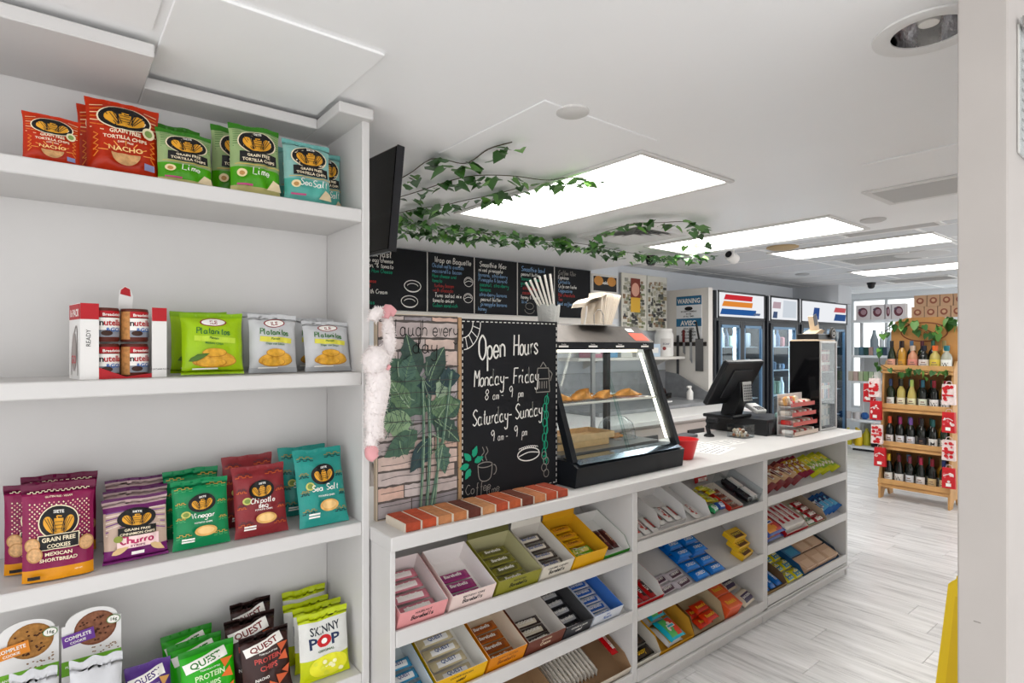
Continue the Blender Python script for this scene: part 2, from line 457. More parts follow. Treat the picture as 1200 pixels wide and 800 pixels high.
# ------------------------------------------------------------------ ceiling fittings
DIFF = emis('#fffdf9', PANEL_E)
def ceiling_light(x0, x1, y0, y1, z, label):
    t = thing('ceiling_light', label, 'ceiling light', ((x0 + x1) / 2, (y0 + y1) / 2, z), group='fluorescent ceiling panels')
    a, b = (x1 - x0) / 2, (y1 - y0) / 2; f = MB(); w = .028; TR = mat('#dddbd8', .4)
    for q in ((-a - w, -b - w, a + w, -b), (-a - w, b, a + w, b + w), (-a - w, -b, -a, b), (a, -b, a + w, b)):
        f.box((q[0], q[1], -.012), (q[2], q[3], 0), TR, bev=.003)
    f.build('trim_frame', t)
    MB().box((-a, -b, -.007), (a, b, -.001), DIFF).build('diffuser', t)
ceiling_light(1.86, 2.484, 1.49, 2.81, CEIL, 'large glowing ceiling panel nearest the camera, half draped by ivy')
ceiling_light(3.64, 4.2, 1.52, 2.85, CEIL, 'glowing ceiling panel, second from the camera, above the register')
ceiling_light(5.26, 5.8, 1.44, 2.70, TILE, 'glowing ceiling panel, third from the camera, set in the tiles')
ceiling_light(7.33, 7.9, 1.75, 2.80, TILE, 'farthest glowing ceiling panel, above the wine rack')
VM = mat('#e2e1df', .45); VD = mat('#3b3a3a', .6)
t = thing('air_diffuser', 'square louvred air diffuser in the ceiling ringed by ivy', 'air vent', (3.15, 2.6, CEIL))
for k, a in enumerate((.24, .19, .145, .10, .055)):
    r = MB(); i = a - .03
    for q in ((-1, 0), (1, 0), (0, -1), (0, 1)):
        if q[0]: r.add([(q[0] * a, -a, -.022), (q[0] * a, a, -.022), (q[0] * i, i, -.002), (q[0] * i, -i, -.002)], [(0, 1, 2, 3)], VM)
        else: r.add([(-a, q[1] * a, -.022), (a, q[1] * a, -.022), (i, q[1] * i, -.002), (-i, q[1] * i, -.002)], [(0, 1, 2, 3)], VM)
    r.build('louvre', t)
MB().box((-.2, -.2, -.0015), (.2, .2, -.0005), VD).build('duct_shade', t)  # thin dark sheet painted as the shade up inside the duct
f = MB()
for q in ((-.27, -.27, .27, -.24), (-.27, .24, .27, .27), (-.27, -.24, -.24, .24), (.24, -.24, .27, .24)): f.box((q[0], q[1], -.024), (q[2], q[3], 0), VM)
f.build('vent_frame', t)
def grille(x0, x1, y0, y1, z, label, n=9, along='x'):
    t = thing('air_grille', label, 'air vent', ((x0 + x1) / 2, (y0 + y1) / 2, z)); a, b = (x1 - x0) / 2, (y1 - y0) / 2
    f = MB(); w = .035
    for q in ((-a - w, -b - w, a + w, -b), (-a - w, b, a + w, b + w), (-a - w, -b, -a, b), (a, -b, a + w, b)): f.box((q[0], q[1], -.01), (q[2], q[3], 0), VM, bev=.003)
    f.build('vent_frame', t)
    MB().box((-a, -b, -.0012), (a, b, -.0004), VD).build('duct_shade', t)  # dark colour stands in for the shade between the slats
    for k in range(n):
        x = -a + (k + .5) * 2 * a / n
        MB().box((-.0065, -b, -.0012), (.0065, b, .0012), mat('#c4c3c1', .5), Matrix.Translation((x, 0, -.0065)) @ Matrix.Rotation(.3, 4, 'Y')).build('slat', t)
grille(3.24, 3.56, .62, 1.14, CEIL, 'louvred air grille in the white ceiling near the right wall', 16)
grille(4.65, 4.95, 1.3, 1.9, TILE, 'slatted air grille between the second and third ceiling panels', 7)
grille(6.2, 6.7, 1.9, 2.5, TILE, 'slatted air grille between the third and farthest ceiling panels', 8)
grille(8.6, 9.1, 2.2, 2.9, TILE, 'slatted air grille beyond the farthest ceiling panel', 6)
# recessed downlight
dl = (DLX, DLY)
t = thing('downlight', 'round chrome recessed downlight at the top right', 'ceiling light', (dl[0], dl[1], CEIL))
MB().lathe([(.080, -.004), (.10, -.008), (.120, -.005), (.121, -.0005), (.080, -.0005), (.080, -.004)], mat('#e6e5e3', .35), 32, cap=False).build('trim_ring', t, smooth=True)
MB().lathe([(.0805, -.001), (.0805, .03), (.074, .08), (.05, .12), (.001, .128)], mat('#dcdcde', .12, 1.0, bump=.5, bs=16), 32, cap=False).build('reflector', t, smooth=True)
MB().lathe([(.001, .015), (.022, .018), (.026, .03), (.024, .10), (.015, .115)], mat('#f2f0ea', .4), 16).build('bulb', t, smooth=True)
def disc(name, label, cat, p, r, h, m, extra=None):
    t = MB().lathe([(r, 0), (r, -h * .55), (r * .8, -h), (.001, -h)], m, 24).build(name, None, p, smooth=True); tag(t, label, cat); return t
disc('smoke_detector', 'flat white smoke detector in front of the nearest light panel', 'smoke detector', pz(671, 130, CEIL), .055, .012, mat('#d5d3d0', .5))
disc('smoke_detector', 'thin white round detector beside the second light panel', 'smoke detector', pz(1023, 257, CEIL), .07, .014, mat('#c9c8c6', .5))
disc('ceiling_speaker', 'tan round ceiling speaker between the second and third panels', 'speaker', pz(917, 289, TILE), .13, .02, mat('#b89f78', .7))
disc('ceiling_speaker', 'large white round perforated ceiling speaker by the far panel', 'speaker', pz(1080, 297, TILE), .22, .015, mat('#cfcecd', .7))
disc('smoke_detector', 'grey round detector on the ceiling tiles above the coolers', 'smoke detector', pz(940, 321, TILE), .08, .014, mat('#a9a9a9', .6))
def dome_cam(p, label, body, lens):
    t = thing('security_camera', label, 'security camera', p)
    MB().lathe([(.055, 0), (.055, -.02), (.045, -.035)], body, 20).build('base', t, smooth=True)
    MB().lathe([(.045, -.035), (.042, -.06), (.028, -.08), (.001, -.087)], lens, 20).build('dome', t, smooth=True)
dome_cam(pz(763, 300, CEIL), 'black dome security camera hanging under the ivy', BLACK, mat('#1c1c20', .12, coat=.6))
t = thing('security_camera', 'white bullet security camera under the second light panel', 'security camera', pz(858, 290, TILE))
MB().lathe([(.05, 0), (.05, -.015), (.02, -.025), (.02, -.05)], mat('#eeece8', .4), 18).build('base', t, smooth=True)
MB().lathe([(.035, -.06), (.045, -.05), (.045, .05), (.03, .06)], mat('#eeece8', .4), 18, Matrix.Translation((0, 0, -.085)) @ Matrix.Rotation(1.9, 4, 'Y')).build('housing', t, smooth=True)
MB().lathe([(.03, -.066), (.03, -.058)], BLACK, 16, Matrix.Translation((0, 0, -.085)) @ Matrix.Rotation(1.9, 4, 'Y')).build('lens', t)
dome_cam(pz(1021, 331, TILE), 'small black dome camera near the window ceiling', BLACK, BLACK)
# access panels in the plaster ceiling
def hatch(x0, x1, y0, y1, label, d=.006):
    t = MB().box((x0, y0, CEIL - d), (x1, y1, CEIL), CEILM, bev=.002).build('ceiling_hatch'); tag(t, label, 'access panel'); return t
hatch(1.22, 1.80, 1.36, 2.0, 'flat painted access panel in front of the nearest light panel', .005)
hatch(2.72, 3.12, .50, .99, 'square painted access panel beside the right ceiling grille', .006)

# ================================================================== LEFT SHELF UNIT
UX0, UX1, UY0, UY1 = -.75, .815, 1.765, 2.085
unit = thing('shelf_unit', 'tall white built-in shelf unit stocked with snack bags', 'shelf unit', ((UX0 + UX1) / 2, (UY0 + UY1) / 2, 0))
ox, oy = (UX0 + UX1) / 2, (UY0 + UY1) / 2
def upart(name, a, b, bev=.003): return MB().box((a[0] - ox, a[1] - oy, a[2]), (b[0] - ox, b[1] - oy, b[2]), WHITE, bev=bev).build(name, unit)
upart('side_panel', (.790, UY0, 0), (UX1, UY1, CEIL - .015)); upart('side_panel', (UX0, UY0, 0), (UX0 + .025, UY1, CEIL - .015))
upart('back_panel', (UX0 + .025, 2.07, 0), (.79, UY1, CEIL - .015))
SHZ = (1.994, 1.464, .976, .485)
for z in SHZ: upart('shelf', (UX0 + .025, UY0 + .004, z - .042), (.79, 2.07, z))
upart('shelf', (UX0 + .025, UY0 + .004, .02), (.79, 2.07, .06))
tb = MB()
tb.box((UX0 - ox, 1.70 - oy, CEIL - .055), (.205 - ox, 2.07 - oy, CEIL - .02), WHITE, bev=.003)
upart('top_board', (UX0, 1.705, CEIL - .05), (.205, 2.07, CEIL - .016))
upart('top_board', (.205, 1.925, CEIL - .05), (.70, 2.07, CEIL - .016))
upart('top_board', (.70, 1.735, CEIL - .05), (.815, 2.07, CEIL - .016))
hatch(.215, .695, 1.41, 1.915, 'white painted access panel over the shelf unit', .008)
hatch(-.4, .195, 1.28, 1.66, 'plaster patch panel above the shelf unit at the frame corner', .005)

# ================================================================== COUNTER
CT, CY0, CY1, CX0, CX1 = .957, 1.617, 2.27, .817, 4.43
top = thing('countertop', 'long white countertop running from the shelf unit to the register end', 'countertop', ((CX0 + CX1) / 2, (CY0 + CY1) / 2, CT - .045))
MB().box((CX0 - (CX0 + CX1) / 2, -(CY1 - CY0) / 2, 0), (CX1 - (CX0 + CX1) / 2, (CY1 - CY0) / 2, .045), WHITE, bev=.003).build('slab', top)
ctr = thing('display_counter', 'white counter front with slanted candy shelves in three bays', 'counter', (2.5, 1.9, 0))
def cpart(name, a, b, bev=.002, m=WHITE): return MB().box((a[0] - 2.5, a[1] - 1.9, a[2]), (b[0] - 2.5, b[1] - 1.9, b[2]), m, bev=bev).build(name, ctr)
ST_X = [(.822, .84), (1.98, 2.013), (3.1, 3.147), (4.203, 4.225)]
for a, b in ST_X: cpart('upright', (a, 1.632, 0), (b, 2.2, .9115))
cpart('back_panel', (.84, 1.985, .02), (4.203, 2.0, .9115))
TH = math.radians(25); YF = 1.652
ROWS = {(1, 'A'): .638, (1, 'B'): .377, (1, 'C'): .105, (2, 'A'): .668, (2, 'B'): .372, (2, 'C'): .108, (3, 'A'): .680, (3, 'B'): .405, (3, 'C'): .120}
BX = {1: (.841, 1.979), 2: (2.014, 3.099), 3: (3.148, 4.202)}
for (bay, row), zf in ROWS.items():
    x0, x1 = BX[bay]
    s = MB().box((x0 - (x0 + x1) / 2, -.012, -.014), (x1 - (x0 + x1) / 2, .345, 0), WHITE, bev=.001).build('slanted_shelf', ctr, ((x0 + x1) / 2 - 2.5, YF - 1.9, zf), (TH, 0, 0))
    cpart('shelf_lip', (x0, 1.630, zf - .034), (x1, 1.643, zf + .018))
for a, b in ((.841, 2.55), (2.553, 3.45), (3.453, 4.202)):
    cpart('toe_board', (a, 1.64, .0), (b, 1.655, .052))
cpart('toe_moulding', (.841, 1.618, .052), (4.215, 1.636, .066)); cpart('toe_board', (.841, 1.632, .067), (4.202, 1.640, .078))

def srow(bay, row): return ROWS[(bay, row)]
def sl_uv(x, y, bay, row):
    """pixel -> (X, distance up the slanted shelf)"""
    r = ray(x, y); zf = srow(bay, row)
    # plane: (Y-YF)*sin - (Z-zf)*cos = 0
    s, c = math.sin(TH), math.cos(TH)
    t = (YF * s - zf * c + CAM_H * c) / (r[1] * s - r[2] * c)
    X, Y, Z = r[0] * t, r[1] * t, CAM_H + r[2] * t
    return X, (Y - YF) / c
def sl_pos(X, v, w, bay, row):
    s, c = math.sin(TH), math.cos(TH)
    return (X, YF + v * c - w * s, srow(bay, row) + v * s + w * c)

# ------------------------------------------------------------------ brick strip
brs = thing('brick_strip', 'row of red and tan brick slips along the front of the counter', 'brick strip', (1.235, 1.704, CT))
def bl(c): return mat(c, .85, var=.18, vs=45, bump=.5, bs=90)
BC = ['#a2432a', '#b04a2c', '#b57a50', '#b27146', '#5d2f24', '#b98257', '#a8482c', '#b05530', '#6a3526', '#b5734b', '#ac4a2c', '#a0442e', '#b0532f', '#a5492e']
MB().box((-.36, -.066, 0), (.36, .066, .0275), mat('#cfc4b4', .9, bump=.3, bs=80)).build('mortar', brs)
nb = 12; bw = .72 / nb
for k in range(nb):
    MB().box((-bw / 2 + .004, -.070, .001), (bw / 2 - .0045, .068, .030), bl(BC[k]), bev=.002).build('brick', brs, (-.36 + (k + .5) * bw, random.uniform(-.001, .001), 0))

# ------------------------------------------------------------------ picture on canvas and chalk board
CHK = mat('#e9e7e0', .9); CHG = mat('#1f9a76', .9); CHR = mat('#b23a36', .9); CHB = mat('#7fa3c9', .9); CHD = mat('#8f8b84', .9)
BRD = mat('#15161a', .75, var=.25, vs=4)
h = .703
pc = thing('canvas_picture', 'canvas picture of a brick wall with banana leaves, lettered at the top', 'picture', (.855, 1.80, CT))
W1 = .328
MB().box((0, 0, 0), (W1, .022, h), mat('#cbbba4', .7), bev=.002).build('stretcher', pc)
pr = Print(flat_y(0), .0006, .00005)
pr.rect(.004, .003, W1 - .002, h - .003, mat('#57504c', .8), n=(1, 1))
z = .004; rowi = 0
while z < h - .012:
    hh = min(random.uniform(.042, .062), h - .005 - z); x = .004 - random.uniform(0, .08)
    while x < W1 - .004:
        w = random.uniform(.10, .2); a, b = max(x, .004) + .002, min(x + w, W1 - .004) - .002
        if b - a > .01:
            q = random.choice(['#b5a8a6', '#c2b4af', '#a39a9a', '#cfae9e', '#cdb6ab', '#aaa0a2', '#c7bcb9', '#968f92'])
            m_ = mat(q, .8, var=.14, vs=30)
            n_ = 7; ptl = [(a + (b - a) * i / n_, z + .002 + random.uniform(0, .004)) for i in range(n_ + 1)] + [(b - (b - a) * i / n_, z + hh - .002 - random.uniform(0, .004)) for i in range(n_ + 1)]
            pr.poly(ptl, m_)
        x += w
    z += hh
def leaf_shape(L, wd, n=10):
    up = [(L * i / n, wd * math.sin(PI * (i / n) ** .8) * (1 + .12 * ((i % 2) * 2 - 1))) for i in range(n + 1)]
    return up + [(L * i / n, -wd * .8 * math.sin(PI * (i / n) ** .8)) for i in range(n - 1, 0, -1)]
LG = [mat(c, .8, var=.2, vs=40) for c in ('#3f5249', '#4b6654', '#64805f', '#34474a', '#86a07c', '#4e6a5c', '#93a88d')]
for (x, y, a, L, wd, k) in [(.10, .44, 2.9, .11, .05, 3), (.26, .38, .5, .09, .05, 1), (.09, .36, 2.4, .10, .045, 0), (.22, .34, 1.0, .13, .06, 5), (.15, .42, 1.6, .12, .06, 3), (.16, .52, 1.9, .16, .05, 0), (.17, .50, 2.7, .19, .055, 1), (.17, .47, .35, .15, .05, 3), (.2, .50, 1.1, .14, .05, 0), (.14, .46, 3.3, .14, .05, 5), (.2, .40, 2.6, .20, .06, 1), (.2, .40, .1, .13, .05, 2),
                           (.13, .36, 3.0, .13, .05, 4), (.22, .36, 5.6, .14, .045, 0), (.15, .33, 3.7, .15, .045, 1), (.23, .44, .9, .13, .035, 6), (.12, .41, 2.2, .13, .04, 2), (.2, .30, 4.1, .14, .04, 3), (.24, .28, 4.9, .12, .035, 5), (.1, .5, 1.3, .1, .04, 5), (.24, .5, .2, .09, .04, 3)]:
    y -= .035; pr.poly(leaf_shape(L, wd), LG[k], x, y, a)
    pr.line([(0, 0), (L * .5, .004), (L * .96, 0)], .003, LG[(k + 4) % 7], True, x, y, a)
    for q in range(1, 6):
        for sg in (-1, 1): pr.line([(L * q / 7, 0), (L * (q + .9) / 7, sg * wd * .75 * math.sin(PI * q / 7))], .0016, LG[3], False, x, y, a)
for (x0, y0, x1, y1, w) in [(.16, .01, .17, .48, .012), (.185, .01, .195, .42, .014), (.2, .01, .29, .5, .013), (.215, .01, .23, .3, .01)]:
    pr.line([(x0, y0), ((x0 + x1) / 2 + .008, (y0 + y1) / 2), (x1, y1)], w, LG[5]); pr.line([(x0 + .002, y0), ((x0 + x1) / 2 + .011, (y0 + y1) / 2), (x1, y1)], .003, LG[6])
for k in range(90):
    x, y = random.uniform(.02, .30), random.uniform(.20, .50); a = random.uniform(.4, 2.7); L = random.uniform(.02, .07)
    if x + L * math.cos(a) < W1 - .01 and x + L * math.cos(a) > .008: pr.line([(0, 0), (L * .5, .003), (L, 0)], random.uniform(.0012, .003), LG[random.randrange(7)], True, x, y, a)
for k in range(11):
    y = .05 + k * .047; pr.line([(.008 + j * .062, y + random.uniform(-.004, .004)) for j in range(6)], .0022, mat('#4a4644', .8))
pr.hand('laugh every', .19, h - .075, .056, mat('#1c1a1a', .8), slant=.05, wid=.07, fit=.26)
pr.hand('day', .18, h - .135, .056, mat('#1c1a1a', .8), slant=.05, wid=.07)
pr.build('canvas_print', pc)
X1 = 1.19
cb = thing('chalk_board', 'black chalk board lettered Open Hours standing on the counter', 'chalk board', (X1, 1.80, CT)); W2 = 1.69 - X1
MB().box((0, .002, 0), (W2, .02, h - .008), BRD, bev=.001).build('panel', cb)
MB().box((-.006, -.003, 0), (.008, .022, h - .004), mat('#b08d68', .6, var=.1, vs=20), bev=.002).build('edge_strip', cb)
pr = Print(flat_y(.002), .0006, .00003)
def dash(x0, y0, x1, y1, n):
    for k in range(n):
        a = k / n; b = (k + .55) / n
        pr.line([(x0 + (x1 - x0) * a, y0 + (y1 - y0) * a), (x0 + (x1 - x0) * b, y0 + (y1 - y0) * b)], .0035, CHK, False)
dash(.012, h - .018, W2 - .006, h - .018, 22); dash(.013, .012, .013, h - .02, 28); dash(W2 - .008, .012, W2 - .008, h - .02, 28); dash(.012, .014, W2 - .006, .014, 22)
K = dict(slant=.16, wid=.075)
pr.hand('Open', .155, .545, .094, CHK, cond=.62, rot=.10, **K); pr.hand('Hours', .325, .558, .082, CHK, cond=.58, rot=.06, **K)
pr.hand('Monday-', .150, .440, .062, CHK, cond=.66, rot=.04, **K); pr.hand('Friday', .325, .443, .062, CHK, cond=.66, rot=.03, **K)
pr.hand('8', .125, .384, .040, CHK, cond=.7, **K); pr.hand('am - ', .185, .384, .034, CHK, cond=.7, **K); pr.hand('9', .243, .388, .044, CHK, cond=.7, **K); pr.hand('pm', .295, .386, .034, CHK, cond=.7, **K)
pr.hand('Saturday-', .155, .292, .060, CHK, cond=.62, rot=.04, **K); pr.hand('Sunday', .340, .302, .060, CHK, cond=.66, rot=.05, **K)
pr.hand('9', .152, .222, .042, CHK, cond=.7, **K); pr.hand('am - ', .208, .222, .032, CHK, cond=.7, **K); pr.hand('9', .268, .228, .044, CHK, cond=.7, **K); pr.hand('pm', .315, .228, .034, CHK, cond=.7, **K)
# croissant in the corner, coffee pot, teal braid, pasty, cup with leaves
def arc(cx, cy, a, b, t0, t1, n=10): return [(cx + a * math.cos(t0 + (t1 - t0) * i / n), cy + b * math.sin(t0 + (t1 - t0) * i / n)) for i in range(n + 1)]
for a in (.06, .105): pr.line(arc(.012, h - .02, a * .78, a, -1.5, 0, 12), .0035, CHK)
for q in (-1.3, -.95, -.6, -.25): pr.line([(.012 + .047 * math.cos(q), h - .02 + .06 * math.sin(q)), (.012 + .082 * math.cos(q), h - .02 + .105 * math.sin(q))], .003, CHK, False)
for (x0, y0, x1, y1) in [(.385, .50, .445, .50), (.385, .50, .378, .455), (.445, .50, .45, .455), (.378, .455, .45, .455), (.383, .455, .376, .40), (.447, .455, .452, .40), (.376, .40, .452, .40), (.40, .505, .415, .525), (.415, .525, .432, .505), (.395, .415, .395, .445), (.408, .415, .408, .445), (.421, .415, .421, .445), (.434, .415, .434, .445), (.45, .49, .466, .475), (.466, .475, .455, .445)]:
    pr.line([(x0, y0), (x1, y1)], .004, CHD, False)
for k in range(9): pr.line(arc(.43 - .001 * k + .004 * (-1) ** k, .365 - k * .031, .011, .018, 0, 2 * PI, 10), .004, CHG)
pr.line([(.44, .395), (.43, .33), (.438, .26), (.425, .19), (.43, .11)], .004, CHG)
pr.line(arc(.335, .150, .058, .026, 0, 2 * PI, 18), .0045, CHK, True, 0, 0, 0)
pr.line([(.283, .145), (.335, .158), (.39, .152)], .004, CHK)
for k in range(9): pr.line(arc(.290 + k * .011, .172 + .006 * math.sin(k * .35), .006, .006, 0, PI, 5), .003, CHK)
pr.line(arc(.115, .135, .034, .010, 0, 2 * PI, 14), .0035, CHD); pr.line([(.081, .135), (.088, .085), (.115, .072), (.142, .085), (.149, .135)], .0035, CHD); pr.line(arc(.153, .112, .016, .02, -1.4, 1.4, 8), .0035, CHD)
for dx in (-.01, .008): pr.line([(.115 + dx, .15), (.108 + dx, .17), (.12 + dx, .185), (.112 + dx, .205)], .003, CHD)
for (x, y, a) in [(.05, .16, 2.4), (.06, .17, 1.2), (.04, .145, 3.4), (.065, .15, .4), (.045, .13, 4.2)]: pr.poly(leaf_shape(.045, .014, 6), CHG, x, y, a)
pr.hand('Coffee', .085, .035, .036, CHD, wid=.07, rot=.06); pr.hand('time', .155, .020, .034, CHD, wid=.07, rot=.2)
for k in range(4): pr.line(arc(.425 + .006 * (-1) ** k, .06 + k * .025, .014, .016, 0, 2 * PI, 9), .003, CHD)
pr.build('chalk_lettering', cb)

# ================================================================== SNACK BAGS
KIND = {}
THK = {'skinny': .62}
def foil(c, r=.36): return mat(deep(c), r, var=.06, vs=14, bump=.25, bs=28, coat=.06)
def take(o): me = o.data; bpy.data.objects.remove(o); return me
def def_bag(kind, w, h, t, cols, paint, gus=False, seed=0):
    """cols: list of (v from, material) bands up the bag"""
    sd = seed * 13.7
    def env(v):
        lo = max(0, v - .035) / .2; hi = max(0, .94 - v) / .22
        if gus: lo = .55 + .45 * min(1, v / .2) if v > .004 else .5
        return (min(1, lo) * (2 - min(1, lo))) ** .7 * (min(1, hi) * (2 - min(1, hi))) ** .8
    def g(u, v):
        e = env(v); b = max(0, 1 - abs(u) ** 2.6) ** .65
        wr = mnoise.noise(Vector((u * 2.2 + sd, v * 4, sd))) * .34 + mnoise.noise(Vector((u * 5 + sd, v * 4.5, 3))) * .16
        seal = math.exp(-((v - .985) / .05) ** 2) + (0 if gus else math.exp(-((v - .015) / .05) ** 2))
        return t / 2 * b * e * (1 + wr) + .0022 * seal * math.sin(u * 17 + sd + 3 * v) * (1 - u * u)
    def xs(u, v): return w / 2 * u * (1 - .05 * env(v) + .012 * mnoise.noise(Vector((sd, v * 5, u))))
    def zz(u, v): return h * v + .006 * (mnoise.noise(Vector((u * 1.7, sd, 1))) if v > .5 else 0) * v
    def front(u, v, l=0): return (xs(u, v), -g(u, v) - l, zz(u, v))
    mb = MB(); nu, nv = 16, 24
    def band(v):
        m = cols[0][1]
        for a, b in cols:
            if v >= a - 1e-6: m = b
        return m
    for j in range(nv):
        m = band((j + .5) / nv)
        for sgn in (1, -1):
            vs = []; fs = []
            for jj in (j, j + 1):
                for i in range(nu + 1):
                    p = front(i / nu * 2 - 1, jj / nv)
                    vs.append(p if sgn > 0 else (p[0], -p[1] * .8 + .0012, p[2]))
            fs = [(i, i + 1, nu + 2 + i, nu + 1 + i) for i in range(nu)]
            mb.add(vs, fs, m)
    # weld by position so that the shading is smooth
    o = mb.build('pouch')
    import bmesh
    bm = bmesh.new(); bm.from_mesh(o.data); bmesh.ops.remove_doubles(bm, verts=bm.verts, dist=1e-5); bm.to_mesh(o.data); bm.free()
    o.data.polygons.foreach_set('use_smooth', [True] * len(o.data.polygons)); pm = take(o)
    pr = Print(lambda U, V, l: front(max(-.995, min(.995, 2 * U / w)), max(0, min(1, V / h)), l), .0016, .0005)
    paint(pr, w, h)
    o = pr.build('front_print'); KIND[kind] = (pm, take(o), w, h)
def put_bag(kind, name, label, cat, X, Y, Z, W, H, tilt=0.0, yaw=0.0, group=None, roll=0.0):
    pm, qm, w, h = KIND[kind]
    t = thing(name, label, cat, (X, Y, Z + .003), (-tilt, roll, yaw), group, scale=(W / w, min(W / w, H / h) * THK.get(kind, .95), H / h))
    share(pm, 'pouch', t); share(qm, 'front_print', t); return t
def bag(kind, name, label, xl, xr, Yb, Z, ytop, tilt=.1, yaw=0.0, group=None, cat='snack bag', roll=0.0):
    xm = (xl + xr) / 2; X = py(xm, 400, Yb)[0]; W = py(xr, 400, Yb)[0] - py(xl, 400, Yb)[0]
    lo, hi = .03, .6
    for _ in range(30):
        H = (lo + hi) / 2
        if topix((X, Yb + H * math.sin(tilt), Z + H * math.cos(tilt)))[1] > ytop: lo = H
        else: hi = H
    return put_bag(kind, name, label, cat, X, Yb, Z, W, H, tilt, yaw, group, roll)
CREAM = mat('#efe0c0', .5)
def wings(pr, x, y, a, b, ring=CREAM, txt=True):
    """black oval with a golden winged cup, as on the tortilla bags"""
    pr.ell(x, y, a * 1.06, b * 1.07, ring); pr.ell(x, y, a, b, PRK)
    pr.ell(x, y + b * .02, a * .78, b * .80, GOLD, 0, PI, 2 * PI, 20)
    for sg in (-1, 1): pr.ell(x + sg * a * .55, y - b * .04, a * .24, b * .42, GOLD, sg * -.25)
    pr.rect(x - a * .24, y - b * .1, x + a * .24, y + b * .22, GOLD); pr.line([(x + a * .16, y + b * .34), (x - a * .1, y + b * .36), (x - a * .05, y + b * .22)], a * .06, GOLD)
    for k in range(-5, 6):
        if abs(k) > 1: pr.line([(x + k * a * .065, y - b * .62), (x + k * a * .145, y + b * .26)], a * .03, PRK, False)
    for sg in (-1, 1): pr.line([(x + sg * a * .27, y - b * .7), (x + sg * a * .27, y + b * .3)], a * .05, PRK, False)
    for q in (-.42, -.2, .02): pr.line([(x - a * .2, y + b * q), (x + a * .2, y + b * q)], a * .03, PRK, False)
    if txt: pr.text('SIETE', x, y + b * .58, b * .28, PRW, cond=1.0)
def zig(pr, x0, x1, y, n, amp, wd, m):
    pts = []
    for k in range(n):
        a = x0 + (x1 - x0) * k / n; b = x0 + (x1 - x0) * (k + 1) / n; o = amp if k % 2 else 0
        pts += [(a, y + o), (b, y + o)]
    pr.line(pts, wd, m, False)
def tort(mid, low, flavour, acc, sub=None):
    def f(pr, w, h):
        for k in range(9): pr.line([(-w * .46, h * (.66 + .03 * k)), (-w * .30, h * (.665 + .03 * k))], h * .008, acc, False); pr.line([(w * .46, h * (.66 + .03 * k)), (w * .30, h * (.665 + .03 * k))], h * .008, acc, False)
        wings(pr, 0, h * .71, w * .37, h * .16)
        pr.rect(-w * .37, h * .405, w * .37, h * .55, PRK)
        pr.text('GRAIN FREE', 0, h * .49, h * .055, CREAM, fit=w * .55); pr.text('TORTILLA CHIPS', 0, h * .425, h * .055, CREAM, fit=w * .66)
        pr.rect(-w * .45, h * .375, w * .45, h * .385, mat('#d8b45c', .5))
        pr.hand(flavour, w * .05, h * .25, h * .10, PRW, wid=.11, fit=w * .6)
        pr.ell(-w * .33, h * .26, w * .09, h * .055, mat('#e9d3a4', .6)); pr.ell(-w * .33, h * .255, w * .05, h * .03, mat('#b98a4e', .6))
        pr.poly([(0, 0), (w * .3, 0), (w * .26, h * .09), (w * .13, h * .13)], mat('#e2cfa8', .7), w * .16, h * .08)
        pr.rect(-w * .42, h * .10, -w * .12, h * .125, mat('#c04a7c', .5))
    return f
def nacho(pr, w, h):
    for k in range(7):
        for sg in (-1, 1): pr.line([(sg * w * .46, h * (.6 + .045 * k)), (sg * w * .28, h * (.56 + .055 * k))], h * .012, mat('#e07a2c' if k % 2 else '#f0c79a', .5), False)
    for k in range(4):
        for sg in (-1, 1): pr.line([(sg * w * .42, h * (.2 + .08 * k)), (sg * w * .36, h * (.27 + .07 * k)), (sg * w * .42, h * (.3 + .07 * k))], h * .012, mat('#e8842f', .5), False)
    wings(pr, 0, h * .72, w * .36, h * .155, txt=False)
    pr.ell(w * .33, h * .58, w * .09, h * .075, mat('#dfd6b0', .6)); pr.ell(w * .33, h * .58, w * .055, h * .045, mat('#7a9450', .6))
    pr.text('GRAIN FREE', 0, h * .50, h * .058, CREAM, fit=w * .56); pr.text('TORTILLA CHIPS', 0, h * .43, h * .058, CREAM, fit=w * .68)
    pr.text('DAIRY FREE', 0, h * .385, h * .03, CREAM); pr.text('NACHO', 0, h * .28, h * .085, mat('#f7d08a', .5), cond=1.1)
    for k in range(7): a = .25 + k * .44; pr.line([(w * .25 * math.cos(a), h * (.22 + .13 * math.sin(a))), (w * .38 * math.cos(a), h * (.22 + .19 * math.sin(a)))], h * .01, mat('#efa24a', .5), False)
    pr.ell(0, h * .24, w * .2, h * .13, mat('#c99a66', .7, var=.2, vs=80), 0, PI, 2 * PI)
    pr.rect(w * .25, h * .09, w * .4, h * .16, mat('#8a90b8', .5))
